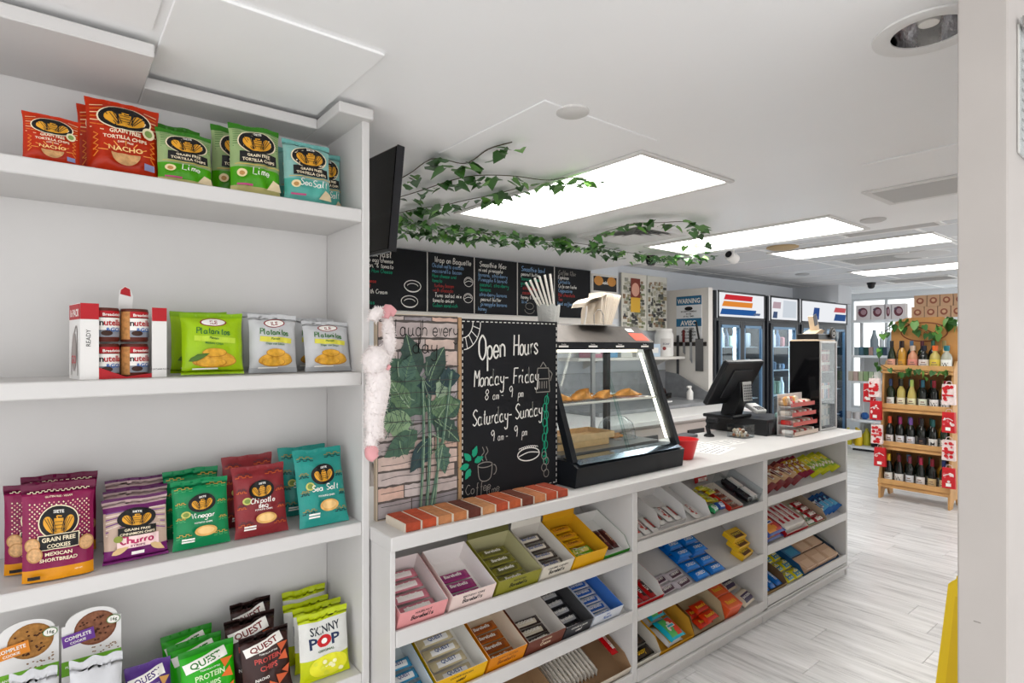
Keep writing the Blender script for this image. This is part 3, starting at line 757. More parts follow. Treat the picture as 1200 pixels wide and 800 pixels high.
def kettle(base, f1, f2, accs):
    def f(pr, w, h):
        for k, a in enumerate(accs): 
            m_ = mat(a, .5)
            for (x0, x1, y) in [(-.46, -.15, .84), (.1, .46, .86), (-.46, -.28, .62), (.28, .46, .60), (-.46, -.2, .16), (.2, .46, .14), (-.46, -.3, .4), (.3, .46, .36)]:
                zig(pr, w * x0, w * x1, h * (y + .035 * k), 5, h * .022, h * .012, m_)
        wings(pr, 0, h * .64, w * .235, h * .125, PRK)
        pr.ell(-w * .3, h * .50, w * .085, h * .05, mat('#c6c46a', .6)); pr.ell(-w * .3, h * .5, w * .055, h * .032, mat('#7d9348', .6))
        pr.hand(f1, 0, h * (.455 if f2 else .43), h * .075, PRW, wid=.13, fit=w * .6)
        if f2: pr.text(f2, 0, h * .385, h * .06, PRW, fit=w * .4)
        pr.text('POTATO CHIPS', 0, h * .35, h * .03, PRW, fit=w * .36)
        pr.ell(w * .04, h * .235, w * .20, h * .075, mat('#e0ad62', .6, var=.12, vs=60)); pr.ell(w * .04, h * .24, w * .15, h * .05, mat('#edc583', .6))
        for q in range(2): pr.rect(-w * .38, h * (.10 + q * .035), -w * .16, h * (.122 + q * .035), PRW)
    return f
def cookies(pr, w, h):
    pk = mat('#e08a8e', .5)
    zig(pr, -w * .42, w * .42, h * .915, 22, h * .014, h * .008, CREAM)
    pr.text('GLUTEN FREE - VEGAN', 0, h * .855, h * .026, CREAM)
    for i in range(13):
        for j in range(17):
            x = (i - 6) * w * .066 + (j % 2) * w * .033; y = h * (.42 + j * .024)
            if abs(x) < w * .45 and (x / (w * .30)) ** 2 + ((y - h * .58) / (h * .2)) ** 2 > 1: pr.poly([(0, -.0028), (.0028, 0), (0, .0028), (-.0028, 0)], CREAM if (i + j) % 3 else pk, x, y); pr.k -= 1
    pr.k += 1
    wings(pr, 0, h * .60, w * .27, h * .165, CREAM)
    pr.rect(-w * .29, h * .325, w * .29, h * .48, CREAM); pr.rect(-w * .275, h * .333, w * .275, h * .472, PRK)
    pr.text('GRAIN FREE', 0, h * .41, h * .062, CREAM, fit=w * .48); pr.text('COOKIES', 0, h * .345, h * .055, CREAM, fit=w * .36)
    pr.text('MEXICAN', 0, h * .265, h * .05, CREAM, cond=1.25, fit=w * .5); pr.text('SHORTBREAD', 0, h * .205, h * .05, CREAM, cond=1.2, fit=w * .66)
    for (x, y, r) in [(-.36, .39, .105), (-.33, .29, .11), (.39, .35, .11)]:
        pr.ell(w * x, h * y, w * r, w * r, mat('#b98a58', .8, var=.25, vs=90)); pr.ell(w * x, h * y, w * r * .82, w * r * .82, mat('#cda273', .8, var=.25, vs=120))
    pr.text('NET WT', w * .28, h * .085, h * .02, CREAM); pr.rect(-w * .42, h * .04, -w * .25, h * .075, PRK)
def churro(pr, w, h):
    for k in range(8): pr.line([(-w * .47, h * (.44 + .05 * k)), (-w * .2, h * (.52 + .04 * k))], h * .018, mat('#7a4a86' if k % 2 else '#e6d3c8', .5), False); pr.line([(w * .47, h * (.44 + .05 * k)), (w * .2, h * (.52 + .04 * k))], h * .018, mat('#e6d3c8' if k % 2 else '#8d5b93', .5), False)
    wings(pr, 0, h * .67, w * .29, h * .15, PRK)
    pr.rect(-w * .3, h * .41, w * .3, h * .54, PRK); pr.text('GRAIN FREE', 0, h * .48, h * .05, CREAM, fit=w * .44); pr.text('CINNAMON CHIPS', 0, h * .42, h * .05, CREAM, fit=w * .55)
    pr.rect(-w * .32, h * .22, w * .34, h * .40, mat('#f2d2cf', .5)); pr.hand('Churro', 0, h * .29, h * .11, mat('#b0285c', .5), wid=.2, slant=0, fit=w * .55); pr.text('STRIPS', 0, h * .235, h * .045, mat('#7a2550', .5), cond=1.2)
    pr.poly(leaf_shape(w * .3, h * .05, 6), mat('#d8b684', .7), -w * .4, h * .15, .5); pr.poly(leaf_shape(w * .3, h * .05, 6), mat('#d8b684', .7), w * .2, h * .24, -.7)
    pr.ell(-w * .3, h * .38, w * .07, h * .05, mat('#8a9440', .6)); pr.rect(-w * .1, h * .11, w * .1, h * .16, PRW)
def plantain(sweet):
    def f(pr, w, h):
        r = mat('#8c1b22', .5)
        pr.ell(0, h * .84, w * .22, h * .075, r); pr.ell(0, h * .84, w * .195, h * .06, PRW); pr.text('ILE', 0, h * .805, h * .09, r, cond=1.1)
        gr = mat('#37702f', .5); pr.hand('Platanitos', 0, h * .64, h * .10, gr, wid=.16, slant=0, fit=w * .76, rot=-.06)
        pr.rect(-w * .32, h * .51, w * .36, h * .60, mat('#d9d24a' if not sweet else '#b9d43a', .5), rot=-.07)
        pr.text('Plantain', 0, h * .555, h * .05, gr, rot=-.06); pr.text('Chips con Limon' if not sweet else 'Maduro Chips', 0, h * .47, h * .05, gr, fit=w * .62, rot=-.06)
        cm = mat('#d9a233', .5, var=.2, vs=60); cd = mat('#b97d1f', .5)
        for (x, y, a, b, q) in [(-.12, .23, .24, .09, .2), (.12, .26, .24, .085, -.2), (0, .33, .2, .075, 0), (.15, .18, .22, .075, .1), (-.05, .17, .25, .075, 0)]:
            pr.ell(w * x, h * y, w * a, h * b, cd, q); pr.ell(w * x, h * (y + .006), w * a * .93, h * b * .88, cm, q)
        if sweet: pr.poly(leaf_shape(w * .36, h * .05, 6), mat('#4a6b22', .5), -w * .42, h * .2, .35)
        pr.rect(-w * .35, h * .07, w * .05, h * .09, PRW)
    return f
def quest(band, txt, accent):
    def f(pr, w, h):
        pr.rect(-w * .46, h * .74, w * .34, h * .88, PRW, rot=.22); pr.text('QUEST', -w * .05, h * .77, h * .12, band, fit=w * .62, rot=.22)
        pr.text('PROTEIN', 0, h * .56, h * .11, txt, cond=.8, fit=w * .7, rot=.03); pr.text('CHIPS', 0, h * .43, h * .11, txt, cond=.8, fit=w * .55, rot=.03)
        pr.text('TORTILLA STYLE', 0, h * .68, h * .032, PRW)
        pr.text('NACHO', -w * .16, h * .30, h * .06, PRW, fit=w * .3)
        for (x, y, s, q) in [(.32, .72, .15, .4), (.34, .55, .15, 1.3), (.25, .24, .17, .2), (.05, .16, .16, 2.0), (.38, .34, .12, .9)]:
            pr.poly([(w * s, 0), (-w * s * .6, w * s * .8), (-w * s * .6, -w * s * .8)], accent, w * x, h * y, q)
    return f
def skinny(pr, w, h):
    nv = mat('#1b2c52', .5)
    pr.text('SKINNY', 0, h * .69, h * .17, mat('#2b3038', .5), cond=.62, fit=w * .74, rot=.05); pr.text('P', -w * .25, h * .49, h * .22, nv, rot=.05); pr.text('P', w * .2, h * .50, h * .22, nv, rot=.05)
    pr.ell(-w * .03, h * .575, w * .145, h * .09, RED); pr.ell(-w * .03, h * .575, w * .06, h * .04, PRW)
    pr.ell(w * .05, h * .2, w * .4, h * .17, mat('#e3e02f', .5)); pr.text('ORIGINAL', 0, h * .42, h * .045, mat('#3f5f2a', .5))
    for k in range(14): pr.ell(w * random.uniform(-.3, .38), h * random.uniform(.08, .28), w * .045, h * .03, mat('#f1eeb8', .7) if k % 2 else mat('#d7d93c', .6))
def_bag('nacho', .18, .25, .07, [(0, foil('#c23f1e'))], nacho, seed=1)
def_bag('lime', .16, .25, .065, [(0, foil('#c9c088')), (.12, foil('#58a82e')), (.37, foil('#a9bf8c')), (.90, foil('#3f7e2c'))], tort(0, 0, 'Lime', mat('#4e7a3c', .5)), seed=2)
def_bag('seasalt', .16, .25, .065, [(0, foil('#6fb8ad')), (.12, foil('#6dbdb0')), (.37, foil('#a4cfc9')), (.92, foil('#7fbab4'))], tort(0, 0, 'SeaSalt', mat('#7fc0b8', .5)), seed=3)
def_bag('cookie', .2, .28, .05, [(0, foil('#e09a2a')), (.125, foil('#84104a')), (.93, foil('#641038'))], cookies, gus=True, seed=4)
def_bag('churro', .18, .27, .06, [(0, foil('#7a2a6e')), (.2, foil('#d8bfae')), (.80, foil('#6f2a66')), (.88, foil('#c9b0ae')), (.95, foil('#5e2458'))], churro, seed=5)
def_bag('vinegar', .17, .26, .06, [(0, foil('#1f8a58'))], kettle(0, 'Vinegar', None, ['#4fae6e', '#c8a04a']), seed=6)
def_bag('bbq', .17, .27, .06, [(0, foil('#8c3438'))], kettle(0, 'Chipotle', 'BBQ', ['#d0622c', '#54343a']), seed=7)
def_bag('teal', .17, .28, .06, [(0, foil('#3f9a90'))], kettle(0, 'Sea Salt', None, ['#16343a', '#9a8a4a']), seed=8)
def_bag('plgreen', .19, .20, .06, [(0, foil('#a8cc22')), (.93, foil('#8fb81e'))], plantain(True), seed=9)
def_bag('plgray', .17, .20, .06, [(0, foil('#b9bbbd')), (.1, foil('#d0d1d2'))], plantain(False), seed=10)
def_bag('quest_green', .15, .24, .06, [(0, foil('#3fae34')), (.9, foil('#2f8a2c'))], quest(mat('#2f7a2a', .5), mat('#d8f0c0', .5), mat('#e8742c', .6)), seed=11)
def_bag('quest_dark', .15, .24, .06, [(0, foil('#3a2320')), (.9, foil('#2a1a18'))], quest(mat('#7a1f1c', .5), mat('#c8504a', .5), mat('#d8643c', .6)), seed=12)
def_bag('quest_purple', .15, .24, .06, [(0, foil('#5a3a86'))], quest(mat('#4a2f74', .5), mat('#e6d8f2', .5), mat('#d8a05c', .6)), seed=13)
def_bag('skinny', .16, .26, .075, [(0, foil('#c9d22a')), (.32, foil('#e9e9e4')), (.86, foil('#c3d22c'))], skinny, seed=14)
def_bag('silver', .15, .12, .05, [(0, foil('#dcdde0', .22))], lambda pr, w, h: pr.text('COOKIE', 0, h * .4, h * .2, mat('#5a6a5c', .5)), seed=15)

G1 = 'tortilla chip bags on the top shelf'; Z1 = SHZ[0]
bag('nacho', 'chip_bag', 'orange nacho tortilla chip bag alone at the far left of the top shelf', 26, 96, 1.84, Z1, 138, .10, .05, G1)
bag('nacho', 'chip_bag', 'orange nacho chip bag mostly hidden behind a larger nacho bag', 90, 172, 1.97, Z1, 130, .05, -.1, G1)
bag('nacho', 'chip_bag', 'larger orange nacho tortilla chip bag on the top shelf, in front', 101, 190, 1.87, Z1, 124, .16, .02, G1)
bag('lime', 'chip_bag', 'dark-shaded green lime chip bag tucked behind the first lime bag', 178, 236, 1.99, Z1, 150, .03, .1, G1)
bag('lime', 'chip_bag', 'green lime tortilla chip bag right beside the nacho bags', 184, 252, 1.86, Z1, 157, .12, .12, G1)
bag('lime', 'chip_bag', 'green lime chip bag half hidden behind the tallest lime bag', 248, 305, 1.95, Z1, 152, .05, .05, G1)
bag('lime', 'chip_bag', 'tallest green lime tortilla chip bag in the middle of the top shelf', 270, 330, 1.85, Z1, 150, .12, -.02, G1)
bag('seasalt', 'chip_bag', 'teal sea salt chip bag behind the other two on the top shelf', 322, 372, 1.98, Z1, 178, .03, .1, G1)
bag('seasalt', 'chip_bag', 'front teal sea salt tortilla chip bag on the top shelf', 333, 389, 1.85, Z1, 169, .10, 0, G1)
bag('seasalt', 'chip_bag', 'teal sea salt chip bag rightmost on the top shelf, against the side panel', 364, 400, 1.94, Z1, 181, .04, 0, G1)

Z2 = SHZ[1]; G2 = 'plantain chip bags on the second shelf'
bag('plgreen', 'plantain_bag', 'lime green plantain chip bag behind the other green one', 200, 268, 1.99, Z2, 366, .05, .05, G2)
bag('plgreen', 'plantain_bag', 'lime green plantain chip bag in front, next to the red can carton', 213, 287, 1.85, Z2, 368, .14, -.03, G2)
bag('plgray', 'plantain_bag', 'silver plantain chip bag behind, between the green and silver bags', 284, 340, 1.99, Z2, 368, .03, .1, G2)
bag('plgray', 'plantain_bag', 'silver plantain chip bag standing straight, right of the green bags', 292, 349, 1.86, Z2, 370, .08, 0, G2)
bag('plgray', 'plantain_bag', 'silver plantain chip bag behind the rightmost leaning one', 342, 392, 1.99, Z2, 374, .05, 0, G2)
bag('plgray', 'plantain_bag', 'rightmost silver plantain chip bag, leaning, on the second shelf', 358, 413, 1.85, Z2, 378, .22, .02, G2)

Z3 = SHZ[2]; G3 = 'snack bags on the third shelf'
bag('cookie', 'cookie_pouch', 'purple shortbread cookie pouch at the very back of its stack', 25, 116, 2.00, Z3, 556, .04, -.02, 'purple cookie pouches', 'cookie pouch')
bag('cookie', 'cookie_pouch', 'purple shortbread cookie pouch in the middle of its stack, poking out left', 4, 96, 1.90, Z3, 566, .05, -.05, 'purple cookie pouches', 'cookie pouch')
bag('cookie', 'cookie_pouch', 'front purple shortbread cookie pouch facing out on the third shelf', 25, 113, 1.81, Z3, 566, .05, -.02, 'purple cookie pouches', 'cookie pouch')
bag('churro', 'chip_bag', 'purple churro strips bag at the back of its row', 124, 196, 2.0, Z3, 560, .04, 0, G3)
bag('churro', 'chip_bag', 'purple churro strips bag in the middle of its row', 122, 198, 1.93, Z3, 572, .06, .03, G3)
bag('churro', 'chip_bag', 'front purple churro strips bag with pink lettering', 121, 199, 1.83, Z3, 582, .14, .04, G3)
bag('vinegar', 'chip_bag', 'green vinegar potato chip bag behind its twin', 192, 258, 1.96, Z3, 550, .08, .05, G3)
bag('vinegar', 'chip_bag', 'front green vinegar potato chip bag on the third shelf', 203, 271, 1.83, Z3, 562, .22, 0, G3)
bag('bbq', 'chip_bag', 'maroon chipotle potato chip bag behind its twin', 262, 322, 1.96, Z3, 534, .12, 0, G3)
bag('bbq', 'chip_bag', 'front maroon chipotle potato chip bag on the third shelf', 276, 339, 1.83, Z3, 546, .25, 0, G3)
bag('teal', 'chip_bag', 'teal sea salt potato chip bag behind its twin', 328, 384, 1.97, Z3, 524, .10, 0, G3)
bag('teal', 'chip_bag', 'front teal sea salt potato chip bag leaning at the right of the third shelf', 352, 410, 1.81, Z3, 527, .32, 0, G3)

Z4 = SHZ[3]; G4 = 'snack bags on the bottom shelf'
bag('quest_purple', 'protein_chip_bag', 'purple protein chip bag on the bottom shelf', 150, 206, 1.84, Z4, 776, .25, .1, G4)
bag('quest_green', 'protein_chip_bag', 'green protein chip bag at the back of its row', 192, 254, 1.97, Z4, 738, .2, .1, G4)
bag('quest_green', 'protein_chip_bag', 'green protein chip bag in the middle of its row', 200, 266, 1.90, Z4, 748, .22, .1, G4)
bag('quest_green', 'protein_chip_bag', 'front green protein chip bag on the bottom shelf', 214, 281, 1.83, Z4, 756, .25, .08, G4)
bag('quest_dark', 'protein_chip_bag', 'dark brown protein chip bag at the back of its row', 272, 320, 1.98, Z4, 704, .12, 0, G4)
bag('quest_dark', 'protein_chip_bag', 'dark brown protein chip bag in the middle of its row', 266, 326, 1.905, Z4, 722, .16, 0, G4)
bag('quest_dark', 'protein_chip_bag', 'front dark brown protein chip bag with red lettering', 285, 345, 1.83, Z4, 740, .22, .1, G4)
bag('skinny', 'popcorn_bag', 'white and lime popcorn bag at the very back of its row', 333, 384, 2.012, Z4, 690, .10, 0, 'popcorn bags', 'popcorn bag')
bag('skinny', 'popcorn_bag', 'white and lime popcorn bag, third from the front of its row', 334, 388, 1.950, Z4, 704, .11, 0, 'popcorn bags', 'popcorn bag')
bag('skinny', 'popcorn_bag', 'white and lime popcorn bag just behind the front one, shifted right', 346, 403, 1.886, Z4, 708, .12, 0, 'popcorn bags', 'popcorn bag')
bag('skinny', 'popcorn_bag', 'front white and lime popcorn bag at the right of the bottom shelf', 352, 411, 1.815, Z4, 716, .14, 0, 'popcorn bags', 'popcorn bag')
bag('silver', 'cookie_packet', 'shiny silver cookie packet leaning before the purple-banded cookie carton', 82, 146, 1.80, Z4, 770, .15, 0, 'silver cookie packets', 'cookie packet')
bag('silver', 'cookie_packet', 'shiny silver cookie packet leaning before the orange-banded cookie carton', 10, 68, 1.80, Z4, 786, .15, 0, 'silver cookie packets', 'cookie packet')
# two cookie cartons with round tops
def cookie_carton(xl, xr, ytop, label, tint, band, chips):
    Yb = 1.93; x0 = py(xl, 400, Yb)[0]; x1 = py(xr, 400, Yb)[0]; w = x1 - x0
    zt = py((xl + xr) / 2, ytop, Yb)[2]; h = zt - Z4
    t = thing('cookie_carton', label, 'carton', ((x0 + x1) / 2, Yb, Z4 + .0005), (0, 0, 0), 'cookie cartons')
    sh = h - .27 * w
    pl = [(-w / 2, 0), (w / 2, 0), (w / 2, sh)] + [(w * .44 * math.cos(a), sh + (h - sh) * math.sin(a)) for a in [PI * k / 14 for k in range(15)]] + [(-w / 2, sh)]
    MB().prism(pl, 0, .004, mat('#e9e8e6', .5), 'y').build('display_card', t)
    MB().box((-w / 2, .004, 0), (w / 2, .10, h * .5), mat('#dedbd6', .6)).build('box', t)
    pr = Print(flat_y(0), .0005, .0002)
    T_ = h; h = T_ / 1.0; pr.rect(-w / 2, T_ - 1.28 * w, w / 2, T_ - .98 * w, mat('#6fae2e', .5)); pr.text('PLANT BASED PROTEIN COOKIE', 0, T_ - 1.12 * w, w * .06, PRW, fit=w * .9)
    r = w * .36; cy_ = T_ - .43 * w; pr.ell(w * .06, cy_, r, r * .96, mat(tint, .8, var=.3, vs=60)); pr.ell(w * .06, cy_ + .001, r * .92, r * .88, mat(chips, .8, var=.3, vs=90))
    for k in range(26):
        a = random.uniform(0, 2 * PI); q = r * .8 * math.sqrt(random.random()); pr.ell(w * .06 + q * math.cos(a), cy_ + q * math.sin(a) * .95, w * .022, w * .018, mat('#4a2a1c', .8), n=8, rings=1)
    pr.rect(-w * .49, cy_ - w * .22, w * .04, cy_ + w * .02, mat(band, .5), rot=.14); pr.text('COMPLETE', -w * .23, cy_ - w * .10, w * .10, PRW, fit=w * .44, rot=.14); pr.text('COOKIE', -w * .23, cy_ - w * .19, w * .07, PRW, rot=.14)
    pr.ell(w * .36, T_ - .32 * w, w * .12, w * .09, mat('#5c8a4a', .5)); pr.ell(w * .36, T_ - .32 * w, w * .105, w * .077, PRW); pr.text('16g', w * .36, T_ - .345 * w, w * .09, mat('#2f4a2a', .5))
    for k in range(16): pr.ell(w * random.uniform(0, .45), T_ - w * random.uniform(.72, .95), w * .02, w * .014, mat('#8a6a4a', .7), n=7, rings=1)
    pr.build('front_print', t)
cookie_carton(-8, 69, 727, 'white cookie carton with a round top and an orange band', '#9a6a34', '#e0892c', '#a8763c')
cookie_carton(72, 142, 712, 'white cookie carton with a round top and a purple band', '#7a4a34', '#6a3a92', '#8a5a42')
# carton of spread-and-breadstick cans
NYAW = .17
x0, x1 = py(94, 400, 1.80)[0], py(199, 400, 1.80)[0]; w = x1 - x0; hc = .193
nt_ = thing('can_carton', 'red and white carton of spread cans with a torn window, second shelf', 'carton', (x0, 1.80, Z2 + .0005), (0, 0, NYAW)); dp = .115
CW = mat('#e9e7e4', .5); CR_ = mat('#b4141f', .45)
fr = MB(); a0, a1 = w * .20, w * .815
fr.box((0, 0, 0), (a0, .002, hc), CW); fr.box((a1, 0, 0), (w, .002, hc - .004), CW)
fr.box((0, -.0004, hc * .79), (a0, -.0002, hc), CR_); fr.box((a1, -.0004, hc * .79), (w, -.0002, hc - .004), CR_)
fr.add([(a0, .0005, 0), (a1, .0005, 0), (a1, .0005, .012), ((a0 + a1) / 2, .0005, .004), (a0, .0005, .03)], [(0, 1, 2, 3, 4)], CR_)
fr.build('front_panel', nt_)
MB().box((0, .002, 0), (.002, dp, hc), CW).build('side_panel', nt_); MB().box((w - .002, .002, 0), (w, dp, hc - .004), CW).build('side_panel', nt_)
MB().box((.002, dp - .002, 0), (w - .002, dp, hc - .02), CW).build('back_panel', nt_); MB().box((.002, .002, 0), (w - .002, dp - .002, .002), CW).build('bottom_panel', nt_)
sp = Print(lambda u, v, l: (-l, dp - u, v), .0006, .0003); sp.rect(.004, hc * .79, dp, hc * .99, CR_); sp.text('16 PACK', dp * .5, hc * .83, .026, PRW, fit=dp * .8)
sp.line([(dp * .25, .01), (dp * .3, .08), (dp * .6, .13), (dp * .75, .12), (dp * .8, .01)], .006, mat('#8d8682', .5)); sp.ell(dp * .5, .07, dp * .2, .05, mat('#a39a96', .6)); sp.text('GO', dp * .5, .04, .03, CR_); sp.build('side_print', nt_)
fp = Print(flat_y(0), .0006, .0003); fp.text('READY', a0 * .55, .105, .014, PRK, rot=PI / 2, bold=0); fp.text('CONTAINS NUTS', w * .91, .02, .006, PRK, bold=0); fp.build('front_print', nt_)
MB().prism([(w * .52, hc - .03), (w * .68, hc - .03), (w * .70, hc + .03), (w * .665, hc + .05), (w * .60, hc + .056), (w * .535, hc + .045), (w * .525, hc + .02)], .080, .082, CW, 'y').build('flap', nt_)
MB().prism([(w * .54, hc + .034), (w * .67, hc + .028), (w * .66, hc + .048), (w * .60, hc + .054), (w * .55, hc + .045)], .079, .0799, CR_, 'y').build('flap_print', nt_)
def can(X, Zc, name_, first):
    t = thing('spread_can', name_, 'can', (x0 + X * math.cos(NYAW) - .042 * math.sin(NYAW), 1.80 + X * math.sin(NYAW) + .042 * math.cos(NYAW), Zc), (0, 0, NYAW), 'spread cans in the carton')
    r = .0325; hh = .088
    MB().lathe([(r * .93, 0), (r, .004), (r, hh - .006), (r * .95, hh), (r * .86, hh), (r * .86, hh - .003), (.001, hh - .003)], mat('#5a2418', .4), 24).build('cup', t, smooth=True)
    cyl = lambda u, v, l: ((r + l) * math.sin(u / r), -(r + l) * math.cos(u / r), v)
    p = Print(cyl, .0006, .0003)
    if first: p.rect(-.045, .006, -.018, hh - .008, mat('#b9824a', .6, var=.25, vs=120))
    p.rect(-.018 if first else -.045, .064, .045, hh - .008, CR_); p.rect(-.018 if first else -.045, .03, .045, .062, PRW); p.rect(-.018 if first else -.045, .012, .045, .030, mat('#8a8f98', .5))
    p.text('n', -.017 + .004, .042, .022, PRK); p.text('utella', .013, .042, .022, CR_, fit=.044); p.text('&GO!', .014, .026, .015, mat('#2a66b0', .5)); p.text('Breadsticks', .012, .067, .010, PRW)
    p.ell(-.002, .022, .012, .007, mat('#3a2014', .5)); p.build('wrap_print', t)
for k, (q, zc, f_, nm) in enumerate([(.31, .003, 0, 'lower left spread can showing in the red carton'), (.66, .003, 1, 'lower right spread can showing in the red carton'), (.31, .097, 0, 'upper left spread can showing in the red carton'), (.66, .097, 1, 'upper right spread can showing in the red carton')]):
    can(w * q, Z2 + zc, nm, f_)

# ================================================================== CANDY AND BARS ON THE SLANTED SHELVES
ORD = ('first', 'second', 'third', 'fourth', 'fifth', 'sixth', 'seventh', 'eighth', 'ninth', 'tenth', 'eleventh')
def fx(x, Y=1.67): return py(x, 400, Y)[0]
BK = {}
def def_bar(kind, L, W, T, col, band=None, text='', tcol=PRW, box=False, band2=None, size=.5, r=.3):
    mb = MB(); m = foil(col, r)
    if box: mb.box((-L / 2, -W / 2, 0), (L / 2, W / 2, T), mat(col, .4, coat=.2), bev=.003)
    else:
        def f(u, v, s):
            e = min(1, max(0, min(u, 1 - u) - .06) / .06); q = max(0, 1 - abs(2 * v - 1) ** 3)
            g = T / 2 * (e ** .6 * q ** .6) + .0008 * math.sin(v * 40) * (1 - e)
            return (L * (u - .5), W * (v - .5) * (1 - .05 * e), T / 2 + s * g)
        for s in (1, -1): mb.grid(lambda u, v: f(u, v, s), 14, 8, m)
    o = mb.build('wrapper', smooth=not box); me = take(o)
    top_ = (lambda u, v, l: (u, v, T + l)) if box else (lambda u, v, l: (f(u / L + .5, v / W + .5, 1)[0], f(u / L + .5, v / W + .5, 1)[1], f(u / L + .5, v / W + .5, 1)[2] + l))
    pr = Print(top_, .0006, .0004)
    if band: pr.rect(-L * .34, -W * .42, L * .34, W * .1 if band2 is None else W * .42, mat(band, .4))
    if band2: pr.rect(L * .05, -W * .42, L * .34, W * .42, mat(band2, .4))
    if text: pr.text(text, 0, -W * .18, W * size, tcol, fit=L * .62)
    elif not box:
        rs_ = random.Random(len(BK)); cs_ = [c_ for c_ in (band, band2, '#efe9df', col) if c_]
        for q in range(9): pr.ell(rs_.uniform(-.3, .3) * L, rs_.uniform(-.3, .3) * W, rs_.uniform(.04, .1) * L, rs_.uniform(.05, .12) * W, mat(cs_[q % len(cs_)], .4), rs_.uniform(0, 3), n=9, rings=2)
        pr.rect(-L * .22, -W * .06, L * .22, W * .10, mat('#efe9df', .5)); pr.rect(-L * .18, -W * .03, L * .18, W * .06, mat(col, .5))
    elif not band: pr.rect(-L * .3, -W * .1, L * .3, W * .1, mat('#efe9df', .5))
    BK[kind] = (me, take(pr.build('wrapper_print')), L, W, T)
def put_bar(kind, name, label, cat, group, bay, row, X, v, w, yaw=0.0, pitch=0.0):
    me, qm, *_ = BK[kind]
    t = thing(name, label, cat, sl_pos(X, v, w, bay, row), (TH + pitch, 0, yaw), group, 'ZYX')
    share(me, 'wrapper', t); share(qm, 'wrapper_print', t); return t
def tray(bay, row, x0, x1, v0, L, h, hf, out, inn, label, name='display_box', lines=(), tcol=PRK, flap=None, cat='display box', yaw=0.0, ftext=None, w0=.0005):
    w = x1 - x0; t = thing(name, label, cat, sl_pos((x0 + x1) / 2, v0, w0, bay, row), (TH, 0, yaw), 'open display boxes on the counter shelves', 'ZYX')
    mo = mat(deep(out, .9), .5, var=.03); mi = mat(inn, .6); th = .0022; a = w / 2
    MB().box((-a, 0, 0), (a, L, th), mi).build('base', t)
    f = MB(); f.box((-a, 0, th), (a, th * .55, hf), mo); f.box((-a + th, th * .55, th), (a - th, th, hf), mi); f.build('front_panel', t)
    for s in (-1, 1):
        p = MB()
        pl = [(th, th), (L, th), (L, h), (L * .22 if hf < h - .012 else th, h), (th, hf)]
        p.prism(pl, s * a, s * (a - th * .5), mo, 'x'); p.prism(pl, s * (a - th * .5), s * (a - th), mi, 'x'); p.build('side_panel', t)
    MB().box((-a + th, L - th, th), (a - th, L, h), mi).build('back_panel', t)
    if flap:
        fl_ = MB().box((-a + .002, 0, 0), (a - .002, .002, flap[0]), mat(flap[1], .5)).build('lid_flap', t, (0, L - .002, h), (flap[2], 0, 0))
        if ftext:
            p = Print(flat_y(0), .0006, .0003)
            for k, s in enumerate(ftext): p.text(s, 0, flap[0] * (.62 - .3 * k), flap[0] * .2, PRK, fit=w * .8)
            p.build('lid_print', fl_)
    if lines:
        p = Print(flat_y(0), .0006, .0003)
        for k, s in enumerate(lines):
            if k == 0: p.text(s, 0, hf * .74, hf * .15, tcol, fit=w * .8)
            else: p.hand(s, 0, hf * .46, hf * .22, tcol, wid=.16, fit=w * .7)
        p.build('front_print', t)
    return t
def fill(kind, name, label, cat, group, bay, row, x0, x1, vs, w0=.004, jx=.002, jy=.03, lay=1):
    xc = (x0 + x1) / 2; L = BK[kind][2]; sc_ = min(1.0, (x1 - x0 - .014) / L)
    for i, v in enumerate(vs):
        b_ = put_bar(kind, name, '%s %s from the front' % (label, ORD[i]), cat, group, bay, row, xc + random.uniform(-jx, jx), v * 1.09 - .002, w0 + (lay - 1) * .018, random.uniform(-jy, jy)); b_.scale = (sc_, 1, 1)
PBK = [('pb_pink', '#d98a96', '#efe3df', 'Barebells'), ('pb_magenta', '#a8437c', '#8a2f68', 'Barebells'), ('pb_olive', '#8a8640', '#5f5c28', 'Barebells'), ('pb_cookie', '#4a4038', '#d8cfc0', 'Barebells'), ('pb_blue', '#4f9cc4', '#e6e6e4', 'QUEST'),
       ('pb_quest', '#d6c8a6', '#eceae6', 'QUEST'), ('pb_orange', '#b5651f', '#8a4312', 'Barebells'), ('pb_brown', '#3a2a24', '#d8cdb8', 'COOKIE'), ('pb_grey', '#3c3c40', '#b9b9bc', 'Barebells'), ('pb_bw', '#e4e6ea', '#2a5cb0', 'Barebells')]
for k, c, b, tx in PBK: def_bar(k, .142, .040, .020, c, b, tx, PRW if k not in ('pb_quest', 'pb_blue', 'pb_cookie') else mat('#2a4a8a', .5))
# --- bay 1, upper row
R1 = dict(bay=1, row='A')
def bx(label, xl, xr, out, inn, lines, kind, blabel, bname, vs, row='A', L=.225, h=.08, hf=.08, tcol=PRK, flap=None, ftext=None, lay=1, w0=.003, bay=1, dx=0, gap=.004, v0=.004):
    x0, x1 = max(fx(xl), BX[bay][0] + .003) + gap / 2, min(fx(xr), BX[bay][1] - .003) - gap / 2
    tray(bay, row, x0, x1, v0, L, h, hf, out, inn, label, lines=lines, tcol=tcol, flap=flap, ftext=ftext)
    if kind: fill(kind, bname, blabel, 'snack bar', blabel.split(' in ')[-1] + ' bars', bay, row, x0, x1, [v0 + q for q in vs], w0, lay=lay)
bx('pale pink box of protein bars at the left of the upper row', 460, 517, '#e8a3a4', '#eadfdd', ('HAZELNUT', 'Barebells'), 'pb_pink', 'pink and white protein bar in the pale pink box', 'protein_bar', (.04, .085, .13, .175), lay=2)
